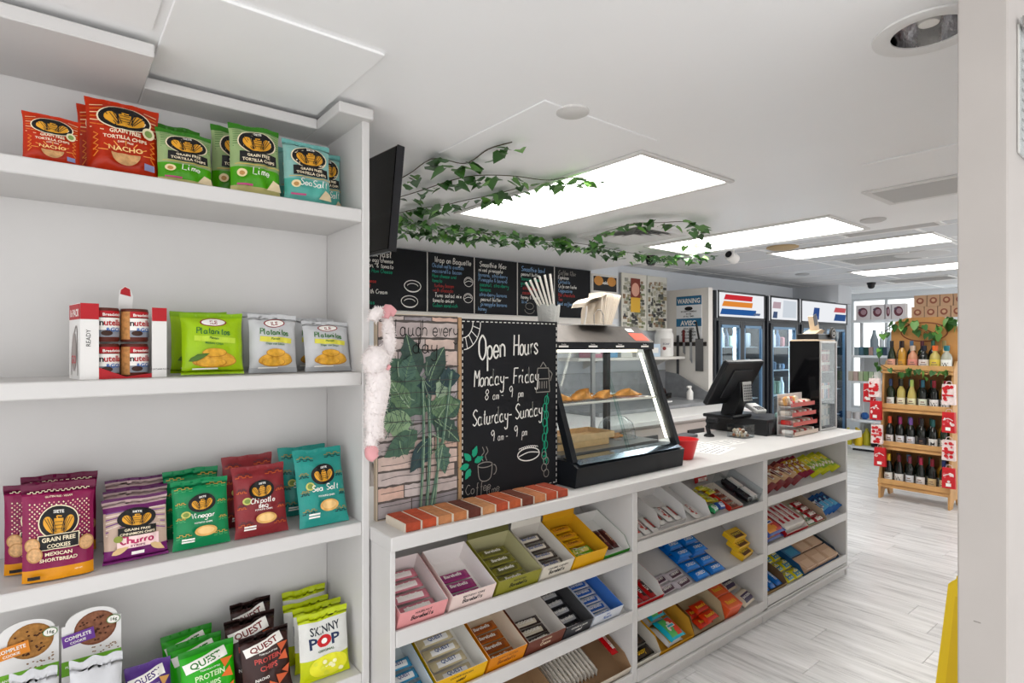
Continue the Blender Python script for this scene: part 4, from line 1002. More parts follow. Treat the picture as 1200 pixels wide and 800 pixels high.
bx('white and pink box lettered Birthday Cake in the upper row', 521, 573, '#f1dcd6', '#efe9e6', ('BIRTHDAY CAKE', 'Barebells'), 'pb_magenta', 'magenta protein bar in the white birthday cake box', 'protein_bar', (.04, .082, .124))
bx('olive green box of protein bars with an opened lid', 575, 626, '#8d8a3f', '#b9b48a', ('PISTACHIO', 'Barebells'), 'pb_olive', 'olive protein bar in the olive green box', 'protein_bar', (.035, .078, .121, .164), flap=(.055, '#5c5a2c', -.5), lay=2)
bx('white box of dark protein bars with a raised lettered lid', 627, 664, '#ded7ca', '#d8d2c8', ('CARAMEL CASHEW', 'Barebells'), 'pb_cookie', 'dark and cream protein bar in the white caramel box', 'protein_bar', (.04, .085, .13, .175), flap=(.085, '#e6e1d6', -.25), ftext=('Barebells', 'PROTEIN BAR'), lay=2)
def_bar('yel', .13, .036, .02, '#e0b024', '#c98a1a', 'Crunch', mat('#5a2a14', .5)); def_bar('yelg', .13, .036, .02, '#6fae3c', '#e0d070', '')
bx('yellow box of yellow candy bars in the upper row', 665, 703, '#e2ad1c', '#d8a51e', (), 'yel', 'yellow wrapped bar in the yellow box', 'candy_bar', (.10, .14, .18), flap=(.07, '#d49a14', -.3), lay=2)
x0_ = fx(684); [put_bar('yelg', 'candy_bar', ORD[k] + ' green and yellow bar from the front in the yellow box', 'snack bar', 'green bars in the yellow box', 1, 'A', (fx(665) + fx(703)) / 2, .03 + k * .035, .022, .03) for k in range(2)]
def_bar('dkred', .12, .032, .018, '#4a1f1c', '#7a2a20', 'Crunch', mat('#d8b48a', .5))
x0, x1 = fx(704), BX[1][1] - .004
tray(1, 'A', x0, x1, .004, .23, .06, .03, '#3f8a34', '#e3e2de', 'green tray with a few dark bars at the right of the upper row')
for k in range(3): put_bar('dkred', 'candy_bar', ORD[k] + ' dark red bar from the left in the green tray', 'snack bar', 'dark bars in the green tray', 1, 'A', x0 + .045 + k * .038, .10, .004, PI / 2 + random.uniform(-.15, .15))
# --- bay 1, middle row
bx('sky blue box of bars at the left of the middle row', 461, 500, '#57b0d8', '#dfe6e8', ('BIRTHDAY', 'Quest'), 'pb_blue', 'blue and white bar in the sky blue box', 'protein_bar', (.04, .085, .13), row='B', lay=2)
bx('white and yellow box of white protein bars in the middle row', 502, 563, '#e9b83a', '#e9e6df', ('COOKIE DOUGH', 'Quest'), 'pb_quest', 'white and tan protein bar in the white and yellow box', 'protein_bar', (.035, .08, .125, .17), row='B', lay=2)
bx('orange box of orange bars in the middle row', 565, 609, '#d88a34', '#d9c9b4', ('PEANUT BUTTER', 'Barebells'), 'pb_orange', 'orange brown bar in the orange box', 'protein_bar', (.035, .075, .115, .155), row='B', tcol=mat('#8a4a12', .5))
bx('deep brown box with a few cookie bars in the middle row', 610, 654, '#6a3a2e', '#cfc9c2', ('COOKIES', 'Cream'), 'pb_brown', 'brown and cream bar in the deep brown box', 'protein_bar', (.035, .075, .115), row='B', tcol=CREAM)
bx('charcoal box packed with grey bars in the middle row', 655, 687, '#37373b', '#4a4a4c', ('COOKIES & CREAM', 'Quest'), 'pb_grey', 'grey and black bar in the charcoal box', 'protein_bar', (.028, .067, .106, .145, .184), row='B', h=.07, hf=.07, tcol=PRW)
bx('white and blue box of white bars at the right of the middle row', 688, 722, '#dfe3ea', '#3f74c2', ('MILK', 'Muscle'), 'pb_bw', 'white and blue bar in the white and blue box', 'protein_bar', (.028, .067, .106, .145, .184), row='B', h=.07, hf=.07, tcol=mat('#2a5cb0', .5))
# --- bay 1, lower row
bx('brown cardboard box with red packs in the lower row', 560, 648, '#8a6a4a', '#9c7d5c', (), None, '', '', (), row='C', h=.085, hf=.05)
def_bar('rw', .12, .04, .022, '#b8232a', '#e8e2da', 'Crisp', RED)
for k in range(5): put_bar('rw', 'candy_bar', ORD[k] + ' red and white pack from the left in the brown cardboard box', 'snack bar', 'red packs in the cardboard box', 1, 'C', fx(585) + .035 * k, .12, .005 + .02 * (k % 2), 1.4 + .1 * k)
bx('brown box of small packs at the lower left of the counter', 465, 556, '#7a5236', '#8c6a4a', ('Crunch', 'Choco'), 'pb_orange', 'orange brown bar in the lower left brown box', 'protein_bar', (.04, .09, .14), row='C', h=.085, hf=.055)
x0, x1 = fx(652), BX[1][1] - .004
tray(1, 'C', x0, x1, .004, .25, .075, .05, '#e0d6c8', '#9a7a5a', 'white and red box of upright stick packs at the lower right', lines=('Bueno',), tcol=RED)
def_bar('stick', .15, .052, .017, '#e6e0d6', '#b98a5a', '', PRK)
for k in range(11): put_bar('stick', 'stick_pack', ORD[k] + ' cream stick pack from the left in the lower right box', 'snack bar', 'cream stick packs', 1, 'C', x0 + .03 + k * .0215, .13, .03, PI / 2, 0).rotation_euler[1] = 1.25
put_bar('rw', 'candy_bar', 'red and white bar lying over the upright stick packs', 'snack bar', None, 1, 'C', x1 - .05, .13, .066, PI / 2)
# --- bay 2, upper row
b2 = lambda x: py(x, 400, 1.70)[0]
x0, x1 = BX[2][0] + .004, b2(822)
def_bar('kin', .11, .045, .02, '#eae7e2', '#c23a2e', '', PRK); def_bar('kin2', .11, .045, .02, '#e9e6e0', '#5a3a2c', 'kinder', RED)
tray(2, 'A', x0, x1, .004, .27, .075, .03, '#e9e2dc', '#dedcda', 'white divided tray of small white packets in the middle bay', lines=('Bueno',), tcol=RED)
dv = tray(2, 'A', x0 + (x1 - x0) * .36, x0 + (x1 - x0) * .72, .034, .22, .066, .02, '#e4e1dd', '#dedcda', 'white inner carton inside the divided tray', w0=.0032)
for (u, v, kk) in [(.085, .07, 'kin'), (.185, .075, 'kin'), (.285, .07, 'kin2'), (.135, .195, 'kin'), (.435, .10, 'kin2'), (.54, .105, 'kin'), (.645, .10, 'kin2'), (.86, .075, 'kin')]:
    put_bar(kk, 'candy_packet', 'small white packet with dark print in the divided tray' if kk == 'kin2' else 'small white and red packet in the divided tray', 'candy packet', 'white packets in the divided tray', 2, 'A', x0 + (x1 - x0) * u, v, .0065, PI / 2)
def_bar('gumy', .075, .03, .016, '#d8c62e', '#8a9a2a', '', PRK); def_bar('gumg', .06, .055, .03, '#2f9a5a', '#cfe6d8', '', PRK); def_bar('gumb', .05, .05, .03, '#3a5aa0', '#dfe4f0', '', PRK)
x0 = b2(824)
for k in range(9): put_bar('gumy', 'gum_pack', 'yellow gum pack heaped behind the green pouch', 'gum pack', 'yellow gum packs', 2, 'A', x0 + .045 + .055 * (k % 3), .10 + .035 * (k // 3), .004 + .016 * (k % 2) + .012 * (k // 3), random.uniform(-.2, .2))
put_bar('gumg', 'candy_pouch', 'shiny green pouch in front of the yellow gum packs', 'candy pouch', None, 2, 'A', x0 + .06, .045, .004, .2)
put_bar('gumb', 'candy_pouch', 'small blue and white pouch beside the green pouch', 'candy pouch', None, 2, 'A', x0 + .135, .05, .004, -.1)
x1 = b2(860)
tray(2, 'A', x0 + .18, x1, .004, .2, .03, .022, '#c9382e', '#d8d0c4', 'shallow red tray of brown candy beside the clear bin')
def_bar('rbrn', .09, .035, .016, '#a85a30', '#6a2a1c', '', PRK)
for k in range(4): put_bar('rbrn', 'candy_bar', ORD[k] + ' brown and orange candy bar from the front in the shallow red tray', 'snack bar', 'bars in the shallow red tray', 2, 'A', (x0 + .18 + x1) / 2, .03 + .042 * k, .004, 0).scale = (min(1, (x1 - x0 - .19) / .09), 1, 1)
x0, x1 = b2(864), BX[2][1] - .006; w = x1 - x0
t = thing('clear_bin', 'clear plastic bin of mint packs at the right of the middle bay', 'bin', sl_pos((x0 + x1) / 2, .01, .001, 2, 'A'), (TH, 0, 0), None, 'ZYX'); GP = glass((.9, .92, .93), 1.0, 'gp')
MB().box((-w / 2, 0, 0), (w / 2, .22, .003), GP).build('base', t)
for a, b, c, d, nm in [(-w / 2, 0, w / 2, .003, 'front_panel'), (-w / 2, .003, -w / 2 + .003, .22, 'side_panel'), (w / 2 - .003, .003, w / 2, .22, 'side_panel')]: MB().box((a, b, .003), (c, d, .06 if nm == 'front_panel' else .085), GP).build(nm, t)
def_bar('tic', .085, .045, .016, '#e8e4e0', '#7fb06a', 'mint', mat('#2a6a3a', .5), box=True, size=.4); def_bar('tico', .085, .045, .016, '#2a2e38', '#c8b070', 'GUM', PRW, box=True, size=.4); def_bar('ticr', .085, .045, .016, '#efe6e2', '#c0323a', 'mint', PRW, box=True, size=.4)
for k in range(8): put_bar(('tico', 'tico', 'tic', 'ticr')[k % 4], 'mint_pack', ('dark navy gum pack', 'dark navy gum pack', 'white and green mint pack', 'white and red mint pack')[k % 4] + ' in the clear bin', 'mint pack', 'packs in the clear bin', 2, 'A', x0 + w * (.2 + .2 * (k % 4)), .06 + .092 * (k // 4), .026, PI / 2, 0).rotation_euler[1] = .8
put_bar('rw', 'candy_bar', 'red box leaning at the back behind the yellow gum packs', 'candy box', None, 2, 'A', b2(846) + .06, .262, .024, .0, .9)
# --- bay 2, middle row
x0 = BX[2][0] + .004
tray(2, 'B', x0, x0 + .20, .004, .26, .06, .03, '#c2262c', '#dcdad6', 'white lined tray with a red front at the left of the middle bay')
def_bar('kit', .11, .045, .016, '#b01f26', '#2a1a18', 'KIT', PRW)
for k in range(3): put_bar('kit', 'candy_bar', ORD[k] + ' red and black bar from the left in the red-fronted tray', 'snack bar', 'bars in the red-fronted tray', 2, 'B', x0 + .05 + .05 * k, .075, .005, PI / 2)
def_bar('hersh', .125, .05, .016, '#cfc6cc', '#4a2a3a', 'HERSHEY', PRW, size=.35)
for k in range(4): put_bar('hersh', 'candy_bar', ('front' if k < 2 else 'rear') + (' right' if k % 2 else ' left') + ' silver and dark chocolate bar beside the red-fronted tray', 'snack bar', 'silver and dark chocolate bars', 2, 'B', x0 + .265 + .127 * (k % 2), .035 + .055 * (k // 2), .001, .08)
def_bar('oreo', .13, .062, .024, '#1d6fc4', '#2a86dc', 'OREO', PRW, size=.42); X0, V0 = sl_uv(830, 668, 2, 'B')
for c in range(2):
    for k in range(5):
        for q in range(2 if k > 1 else 1): put_bar('oreo', 'cookie_pack', '%s blue cookie pack, %s from the front, %s stack, middle bay' % (('upper' if q else 'lower'), ORD[k], 'left' if c == 0 else 'right'), 'cookie pack', 'blue cookie packs', 2, 'B', 2.55 + c * .136 + .004 * k * 0, .035 + .0632 * k, .001 + .0245 * q, random.uniform(-.02, .02))
def_bar('mm', .13, .075, .03, '#e3b51f', '#5a3414', 'PEANUT', mat('#f0d24a', .5), box=True, size=.3)
for k in range(3): put_bar('mm', 'candy_box', ('top', 'middle', 'bottom')[2 - k] + ' yellow candy box of the small pile by the right upright', 'candy box', 'yellow candy boxes', 2, 'B', 2.985 - .006 * k, .055 + .035 * k, .001 + .031 * k, .12 - .05 * k)
# --- bay 2, lower row
x0 = BX[2][0] + .004
tray(2, 'C', x0, x0 + .17, .004, .24, .075, .04, '#e2ddd2', '#cfc9bd', 'pale box of black wafer bars at the lower left of the middle bay')
def_bar('susy', .15, .055, .024, '#1f1a16', '#3a2a1c', 'Susy', mat('#f0c21e', .5), size=.62)
for k in range(3): put_bar('susy', 'wafer_bar', ORD[k] + ' black wafer bar from the front in the pale box', 'snack bar', 'black wafer bars', 2, 'C', x0 + .085, .05 + .058 * k, .004 + .004 * k, .03)
X1_ = b2(800)
tray(2, 'C', x0 + .175, x0 + .44, .004, .27, .08, .03, '#d8a02c', '#c9942e', 'yellow tray of bright gummy bags in the lower middle bay')
def_bar('gummy', .12, .12, .03, '#3fb4c8', '#5fc46a', '', PRK, band2='#e0482c'); def_bar('gummy2', .12, .12, .03, '#e9e4e2', '#e6b83a', '', PRK, band2='#d85a8a')
for k in range(4): put_bar('gummy' if k % 2 else 'gummy2', 'gummy_bag', ('front ' if k < 2 else 'rear ') + ('turquoise and green gummy bag in the yellow tray' if k % 2 else 'white and pink gummy bag in the yellow tray'), 'candy bag', 'gummy bags', 2, 'C', x0 + .305 + .006 * (k % 2), .074 + (.126 if k > 1 else 0), .004 + .031 * (k % 2), .03)
x0b = x0 + .45
tray(2, 'C', x0b, x0b + .27, .004, .27, .085, .02, '#6a4a2c', '#b9a684', 'brown tray of red peanut butter cup packs in the lower middle bay')
def_bar('rees', .12, .06, .022, '#d8452c', '#c02a20', "Reese's", mat('#f2c230', .5), size=.45)
for k in range(4): put_bar('rees', 'candy_pack', ('front' if k < 2 else 'rear') + (' right' if k % 2 else ' left') + ' red peanut butter cup pack inside the brown tray', 'snack bar', 'packs in the brown tray', 2, 'C', x0b + .13 + .04 * (k % 2), .05 + .06 * (k // 2), .004 + .022 * (k % 2), .05)
def_bar('reesb', .13, .085, .075, '#e0582a', '#e86a30', "Reese's", mat('#f2c230', .5), box=True, size=.4)
for k in range(3): put_bar('reesb', 'candy_box', ('front', 'middle', 'rear')[k] + ' orange peanut butter cup box of the row of three', 'candy box', 'orange candy boxes', 2, 'C', x0b + .345, .05 + .088 * k, .001, 0)
def_bar('snk', .13, .09, .05, '#e4d8c4', '#3a2a4a', 'SNICKERS', PRW, size=.22)
put_bar('snk', 'candy_pack', 'cream chocolate bar pack in front at the right of the middle bay', 'candy pack', 'cream packs', 2, 'C', x0b + .52, .055, .002, .12); put_bar('snk', 'candy_pack', 'cream chocolate bar pack behind, at the right of the middle bay', 'candy pack', 'cream packs', 2, 'C', x0b + .50, .16, .002, .05)
# --- bay 3
b3 = lambda x: py(x, 400, 1.70)[0]; x0 = BX[3][0] + .004
def_bar('nut', .19, .11, .035, '#7a2a2c', '#d8b48a', '', PRK, band2='#b0604a')
for k in range(4): put_bar('nut', 'nut_pouch', ('first', 'second', 'third', 'fourth')[k] + ' maroon nut pouch from the left in the far bay', 'snack pouch', 'maroon nut pouches', 3, 'A', x0 + .085 + .105 * k, .11, .022, PI / 2 + .1).rotation_euler[1] = -.35
def_bar('sour', .17, .09, .022, '#c9cc2e', '#8ab02c', '', PRK, band2='#e6d83a'); def_bar('wine', .17, .09, .022, '#8a1f3c', '#c9a02c', '', PRK)
for k in range(3): put_bar('wine', 'candy_bag', ORD[k] + ' wine red candy bag from the left in the upper far bay', 'candy bag', 'wine red candy bags', 3, 'A', x0 + .50 + .07 * k, .13, .026, PI / 2 - .1).rotation_euler[1] = -.5
for k in range(5): put_bar('sour', 'candy_bag', ORD[k] + ' yellow green candy bag from the left in the upper far bay', 'candy bag', 'yellow green candy bags', 3, 'A', x0 + .70 + .07 * k, .11 + .01 * (k % 2), .026, PI / 2 - .08).rotation_euler[1] = -.45
def_bar('bag_b', .22, .15, .035, '#2f4a9a', '#e0902c', '', PRK, band2='#c8382c'); def_bar('kb', .2, .06, .05, '#e6e0da', '#b0202c', 'kinder', PRW, box=True, size=.4)
for k in range(2): put_bar('bag_b', 'candy_bag', 'blue candy bag with orange print in the middle far bay, ' + ('front' if k == 0 else 'rear'), 'candy bag', None, 3, 'B', x0 + .125, .085 + .004 * k, .002 + .036 * k, .02)
x1 = x0 + .52
tray(3, 'B', x0 + .25, x1, .004, .26, .055, .03, '#b0202c', '#e2dcd6', 'white and red tray of chocolate boxes in the middle far bay')
for k in range(4): put_bar('kb', 'candy_box', ORD[k] + ' long white and red chocolate box from the left in the red tray', 'candy box', 'long chocolate boxes', 3, 'B', x0 + .29 + .062 * k, .13, .004, PI / 2)
tray(3, 'B', x1 + .01, x1 + .27, .004, .26, .06, .025, '#c2b29a', '#b0a08a', 'cardboard tray of mixed small packs in the middle far bay')
def_bar('mixr', .115, .046, .02, '#b8282e', '#e8e2da', '', PRK); def_bar('mixg', .115, .046, .02, '#3f7a4a', '#e8e2da', '', PRK)
for k in range(8): put_bar('mixr' if k % 2 else 'mixg', 'candy_bar', ('red' if k % 2 else 'green') + ' and white pack, %s from the front, in the far cardboard tray' % ORD[k // 2], 'snack bar', 'packs in the cardboard tray', 3, 'B', x1 + .078 + .122 * (k % 2), .035 + .05 * (k // 2), .004, 0)
def_bar('blup', .15, .10, .024, '#2a62a8', '#5fb0d8', '', PRK, band2='#20386a')
for k in range(3): put_bar('blup', 'candy_bag', ORD[k] + ' blue candy bag from the left at the right of the middle far bay', 'candy bag', 'blue candy bags', 3, 'B', x1 + .335 + .068 * k, .10, .030, PI / 2).rotation_euler[1] = -.5
tray(3, 'C', x0, x0 + .25, .004, .22, .06, .03, '#b59a72', '#7a5f42', 'cardboard tray of blue packs at the lower left of the far bay')
for k in range(3): put_bar('oreo', 'cookie_pack', ('left', 'middle', 'right')[k] + ' blue pack in the cardboard tray of the lower far bay', 'cookie pack', 'blue packs in the lower tray', 3, 'C', x0 + .05 + .075 * k, .085, .005, PI / 2)
put_bar('hersh', 'candy_bar', 'dark brown pouch standing behind the blue packs', 'candy pouch', None, 3, 'C', x0 + .12, .2, .03, .2, .8)
def_bar('yp', .10, .07, .03, '#dcd43a', '#3a7a9a', '', PRK)
for k in range(6): put_bar('yp', 'candy_pack', ('left' if k % 2 == 0 else 'right') + ' yellow pack in the %s row of the lower far bay' % ORD[k // 2], 'candy pack', 'yellow packs', 3, 'C', x0 + .32 + .1 * (k % 2), .04 + .075 * (k // 2), .001, .05)
tray(3, 'C', x0 + .48, x0 + .98, .004, .24, .05, .02, '#2a5a8a', '#3a4a5a', 'blue tray of tan wafer packs at the lower right of the far bay')
def_bar('waf', .15, .10, .045, '#c9a486', '#d8b89a', '', PRK, box=True); def_bar('bluk', .15, .10, .04, '#2a6a94', '#3f8ab0', '', PRK, box=True)
for k in range(6): put_bar('bluk' if k == 3 else 'waf', 'wafer_pack', 'blue topped pack among the tan wafer packs' if k == 3 else 'tan wafer pack in the blue tray, %s row, %s from left' % (('front', 'rear')[k // 3], ORD[k % 3]), 'wafer pack', None if k == 3 else 'tan wafer packs', 3, 'C', x0 + .565 + .155 * (k % 3), .06 + .11 * (k // 3), .004, 0)

# ================================================================== ON THE COUNTER
GL_ = glass(); GLG = glass((.80, .93, .90), 1.0, 'glass_edge')
# ---- heated display case
ca = thing('display_case', 'black heated pastry display case with a slanted glass front', 'display case', (1.695, 1.70, CT)); w = .745
CB = mat('#15181d', .4, var=.08, vs=8); SIL = mat('#5c5753', .45, .7, var=.12, vs=18)
zb = .105; zt = .575; yt = .185; D = .50
MB().prism([(0, .0), (D, .0), (D, zb), (.03, zb), (-.012, zb - .02)], 0, w, CB, 'x').build('base', ca)
MB().prism([(-.006, zb - .012), (.03, zb + .001), (.09, zb + .001), (.09, zb + .006), (.028, zb + .006), (-.01, zb - .008)], .02, w - .02, mat('#9fb3c6', .12, 1.0), 'x').build('sill', ca)
MB().prism([(.12, zb + .001), (D - .01, zb + .001), (D - .01, zb + .012), (.12, zb + .012)], .03, w - .03, STEEL, 'x').build('floor_plate', ca)
for x in (.0, w - .028):
    MB().prism([(.012, zb), (.05, zb), (yt + .035, zt), (yt, zt)], x, x + .028, CB, 'x').build('front_post', ca)
    MB().box((x, D - .03, zb), (x + .028, D, zt), CB).build('rear_post', ca)
MB().prism([(.035, zb + .004), (.038, zb + .004), (yt + .018, zt), (yt + .015, zt)], .028, w - .028, GL_, 'x').build('front_glass', ca)
for x in (.012, w - .015): MB().prism([(.05, zb), (D - .03, zb), (D - .03, zt), (yt + .035, zt)], x, x + .003, GL_, 'x').build('side_glass', ca)
MB().prism([(.042, zb + .006), (.05, zb + .006), (yt + .03, zt), (yt + .022, zt)], .385, .388, GLG, 'x').build('glass_joint', ca)
MB().prism([(.052, zb + .006), (.056, zb + .006), (yt + .038, zt), (yt + .034, zt)], .41, .413, GLG, 'x').build('glass_joint', ca)
rf = MB().prism([(yt - .012, zt), (D, zt), (D, zt + .035), (yt - .012, zt + .035)], 0, w, CB, 'x').build('header', ca)
MB().prism([(yt - .012, zt + .0355), (yt + .10, zt + .118), (D, zt + .118), (D, zt + .0355)], -.004, w + .004, SIL, 'x').build('roof', ca)
pr = Print(flat_y(yt - .012), .0006, .0002)
for k in range(4): pr.rect(.07 + k * .19, zt + .011, .13 + k * .19, zt + .019, PRW); pr.text('Freshly', .10 + k * .19, zt + .021, .010, PRW, bold=0)
pr.build('header_print', rf)
sl = lambda u, v, l: (u, yt - .012 + v * .112 - l * .6, zt + .0355 + v * .0825 + l)
pr = Print(sl, .001, .0004); pr.rect(w - .13, .1, w - .02, .55, mat('#d8452c', .4), n=(1, 1)); pr.rect(w - .12, .65, w - .07, .85, PRW, n=(1, 1)); pr.build('roof_sticker', ca)
ws = MB()
for k in range(13): ws.tube([(.03, .14 + k * .026, .335), (w - .03, .14 + k * .026, .335)], .0022, CHROME)
for x in (.03, w / 2, w - .03): ws.tube([(x, .13, .333), (x, .46, .333)], .0028, CHROME)
ws.tube([(.03, .135, .332), (w - .03, .135, .332)], .006, mat('#d9d6d0', .3)); ws.build('wire_shelf', ca)
for x in (.20, .56): MB().box((x, .435, zb + .012), (x + .026, .447, zt), STEEL).build('shelf_post', ca)
MB().box((.03, D - .012, zb + .012), (w - .03, D - .009, zt), glass((.9, .92, .93), 1, 'gback')).build('back_glass', ca)
MB().prism([(.062, zb + .03), (.07, zb + .03), (yt + .05, zt - .02), (yt + .042, zt - .02)], w - .045, w - .034, emis('#fff6e0', 4), 'x').build('lamp_tube', ca)
MB().box((.08, .2, zt - .012), (w - .1, .225, zt - .001), emis('#ffe9c0', 4)).build('lamp_tube', ca)
# pastries
def pastry(x, y, z, rz, label, s=1.0, grp='baked pastries in the display case'):
    t = MB(); CRU = mat('#c98a3e', .55, var=.3, vs=35, bump=.3, bs=60)
    R = .062 * s
    def f(u, v):
        a = PI * u; r = R * v; hgt = .034 * s * math.sqrt(max(0, 1 - v * v)) * (math.sin(a) ** .35 if 0 < u < 1 else 0)
        return (r * math.cos(a) * 1.15, r * math.sin(a) - .012 * (1 - v), hgt + .002)
    t.grid(f, 18, 8, CRU)
    for k in range(17):
        a = PI * k / 16; t.lathe([(.001, 0), (.007 * s, .001), (.007 * s, .006), (.001, .009)], CRU, 7, Matrix.Translation((R * 1.15 * math.cos(a), R * math.sin(a), 0)))
    t.add([(-R * 1.15, -.012, 0), (R * 1.15, -.012, 0)] + [(R * 1.15 * math.cos(PI * k / 10), R * math.sin(PI * k / 10), 0) for k in range(1, 10)], [tuple(range(11))], CRU)
    o = t.build('pastry', None, (1.695 + x, 1.70 + y, CT + z), (0, 0, rz), smooth=True); tag(o, label, 'pastry', grp)
for k, (x, y) in enumerate([(.10, .20), (.26, .20), (.42, .20), (.58, .20), (.19, .33), (.41, .33)]):
    pastry(x, y, .342, .3 * (k % 3) - .2, 'golden half-moon pastry on the wire shelf of the display case', 1.05)
pastry(.60, .29, zb + .0145, .2, 'golden pastry lying on the floor of the display case at the right', .68, None)
for k, (a, b, z_, c) in enumerate([(.06, .34, 0, '#d2ad78'), (.10, .38, .03, '#dcb988')]):
    t = thing('wooden_tray', ('lower', 'upper')[k] + ' wooden tray stacked inside the display case', 'tray', (1.695 + (a + b) / 2 + .05, 1.70 + .28, CT + zb + .0135 + z_)); q = (b - a) / 2 + .03; WD = mat(c, .6, var=.1, vs=30)
    MB().box((-q, -.09, 0), (q, .09, .005), WD).build('base', t)
    for y in (-.09, .086): MB().box((-q, y, .005), (q, y + .004, .029), WD).build('rim', t)
    for x in (-q, q - .004): MB().box((x, -.086, .005), (x + .004, .086, .029), WD).build('rim', t)
# clear domes of plastic boxes in the case
t = thing('plastic_dome', 'clear plastic dome lid standing in the display case', 'lid', (1.695 + .60, 1.70 + .30, CT + zb + .0135))
MB().lathe([(.10, 0), (.098, .03), (.085, .075), (.05, .105), (.001, .115)], GP, 24, cap=False).build('dome', t, smooth=True); MB().lathe([(.10, 0), (.108, 0), (.108, .006), (.10, .006), (.10, 0)], GP, 24, cap=False).build('rim', t)
# ---- napkins, straw cup on the case
NAP = mat('#e8dccb', .85, var=.04, vs=20); ZR = CT + zt + .1185
t = thing('napkin_holder', 'white napkin holder stuffed with cream napkins on the display case', 'napkin holder', (2.10, 1.975, ZR), (0, 0, -.1))
def bend(u, v): return (0, 0, 0)
hb = MB()
hb.box((-.10, -.05, 0), (.10, .05, .004), mat('#d8d2ca', .4), bev=.001)
hb.tube([(-.10, -.045, 0), (-.09, -.045, .04), (-.085, -.045, .09)], .005, mat('#d8d2ca', .4)); hb.tube([(.02, -.048, 0), (.02, -.048, .05), (.0, -.048, .075), (-.02, -.048, .075), (-.04, -.048, .05), (-.04, -.048, 0)], .003, mat('#a9a29a', .4))
hb.build('holder', t)
def nstack(name, pts, dy, n, th):
    for k in range(n):
        m = MB(); o = k * th
        m.grid(lambda u, v: (lambda s: (pts[s][0] + o * .5, -dy + 2 * dy * v + .003 * math.sin(k * 3), pts[s][1] + o))(min(len(pts) - 1, int(u * (len(pts) - 1) + .5))), len(pts) - 1, 3, NAP)
        m.build('napkin', t)
nstack('a', cr([(-.105, .085), (-.07, .105), (-.01, .118), (.03, .135)], 3), .05, 7, .0035)
nstack('b', cr([(-.045, .005), (-.045, .06), (-.035, .09), (-.01, .10)], 3), .045, 5, .004)
for k in range(13): MB().prism([(-.0016, 0), (.0016, 0), (.0016 + .03, .15), (.03 - .0016, .15 + .006)], -.05, .05, NAP, 'y', Matrix.Translation((.0 + k * .0058, .004 * math.sin(k), .005)) @ Matrix.Rotation(-.12 + .028 * k, 4, 'Y')).build('napkin', t)
t = thing('straw_cup', 'cut glass cup with a scalloped rim behind the chalk board', 'cup', (1.81, 1.99, ZR))
cg = MB(); n = 32; pts = []
for j, (r, z) in enumerate([(.044, 0), (.046, .004), (.052, .06), (.054, .08)]):
    for k in range(n): pts.append((r * (1 + .03 * (k % 2)) * math.cos(2 * PI * k / n), r * (1 + .03 * (k % 2)) * math.sin(2 * PI * k / n), z + (.012 * abs(math.sin(PI * k / 4)) if j == 3 else 0)))
cg.add(pts, [(j * n + k, j * n + (k + 1) % n, (j + 1) * n + (k + 1) % n, (j + 1) * n + k) for j in range(3) for k in range(n)] + [tuple(range(n))], mat('#c9c9c4', .15, bump=.6, bs=120)); cg.build('glass', t)
for k, (a, b) in enumerate([(-.64, 0), (-.56, 0), (-.47, 0), (-.38, 0), (-.28, 0), (-.18, 0)]):
    tag(MB().tube([(0, 0, 0), (math.sin(a) * .23, b * 2, math.cos(a) * .23)], .0052, mat('#e9e4dc', .5), 8).build('straw', None, (1.833, 2.018 - .0115 * k, ZR + .004)), ORD[k] + ' white paper-wrapped straw from the left in the glass cup', 'straw', 'straws in the glass cup')
# ---- register end
dx0, dy0 = 3.655, 1.90
t = thing('cash_drawer', 'black metal cash drawer under the register screen', 'cash drawer', (dx0, dy0, CT))
MB().box((0, 0, 0), (.40, .45, .105), mat('#2a2a2c', .35, var=.05), bev=.004).build('box', t); MB().box((.0, -.002, .012), (.0, .0, .0), BLACK)
MB().box((.015, -.004, .015), (.385, 0, .09), mat('#333336', .3), bev=.001).build('drawer_front', t)
t = thing('register_screen', 'black touch screen register seen from behind, tilted on its stand', 'register', (3.66, 2.16, CT + .1055)); RB = mat('#191a1d', .35)
MB().box((-.14, -.10, 0), (.10, .13, .022), RB, bev=.006).build('stand_base', t)
MB().prism([(-.06, .02), (.045, .02), (.02, .12), (-.055, .25), (-.10, .24), (-.10, .14)], -.055, .045, RB, 'x').build('stand_neck', t)
kp = MB().box((-.055, 0, 0), (.055, .004, .13), mat('#c9c9c6', .4), bev=.001).build('label_plate', t, (.02, -.118, .115), (-.08, 0, 0))
pr = Print(flat_y(0), .0006, .0001)
for i in range(6):
    for j in range(6): pr.rect(-.05 + i * .017, .008 + j * .018, -.038 + i * .017, .02 + j * .018, mat('#55565a', .5), n=(1, 1))
pr.build('plate_print', kp)
sc = MB().box((-.27, -.02, 0), (.19, .02, .33), RB, bev=.008).build('screen_housing', t, (-.02, .02, .10), (.50, 0, 0))
MB().box((-.25, .0203, .02), (.17, .0215, .31), mat('#0b0c10', .1), bev=.0005).build('display', sc)
MB().box((-.16, -.028, .06), (.08, -.02, .27), mat('#232428', .4), bev=.004).build('rear_cover', sc)
t = thing('card_terminal', 'white card terminal with black keys beside the register stand', 'card terminal', (3.80, 2.02, CT + .1055), (.35, 0, -.3))
MB().box((-.045, 0, .02), (.045, .12, .05), mat('#dcdcda', .4), bev=.006).build('body', t)
for i in range(3):
    for j in range(3): MB().box((-.03 + i * .022, .012 + j * .018, .05), (-.014 + i * .022, .024 + j * .018, .053), BLACK).build('key', t)
tag(MB().box((-.05, -.022, 0), (.05, .022, .035), mat('#8fb8b0', .4), bev=.008).build('stapler', None, (3.88, 1.93, CT + .1055), (0, 0, .3)), 'pale green stapler on the cash drawer', 'stapler')
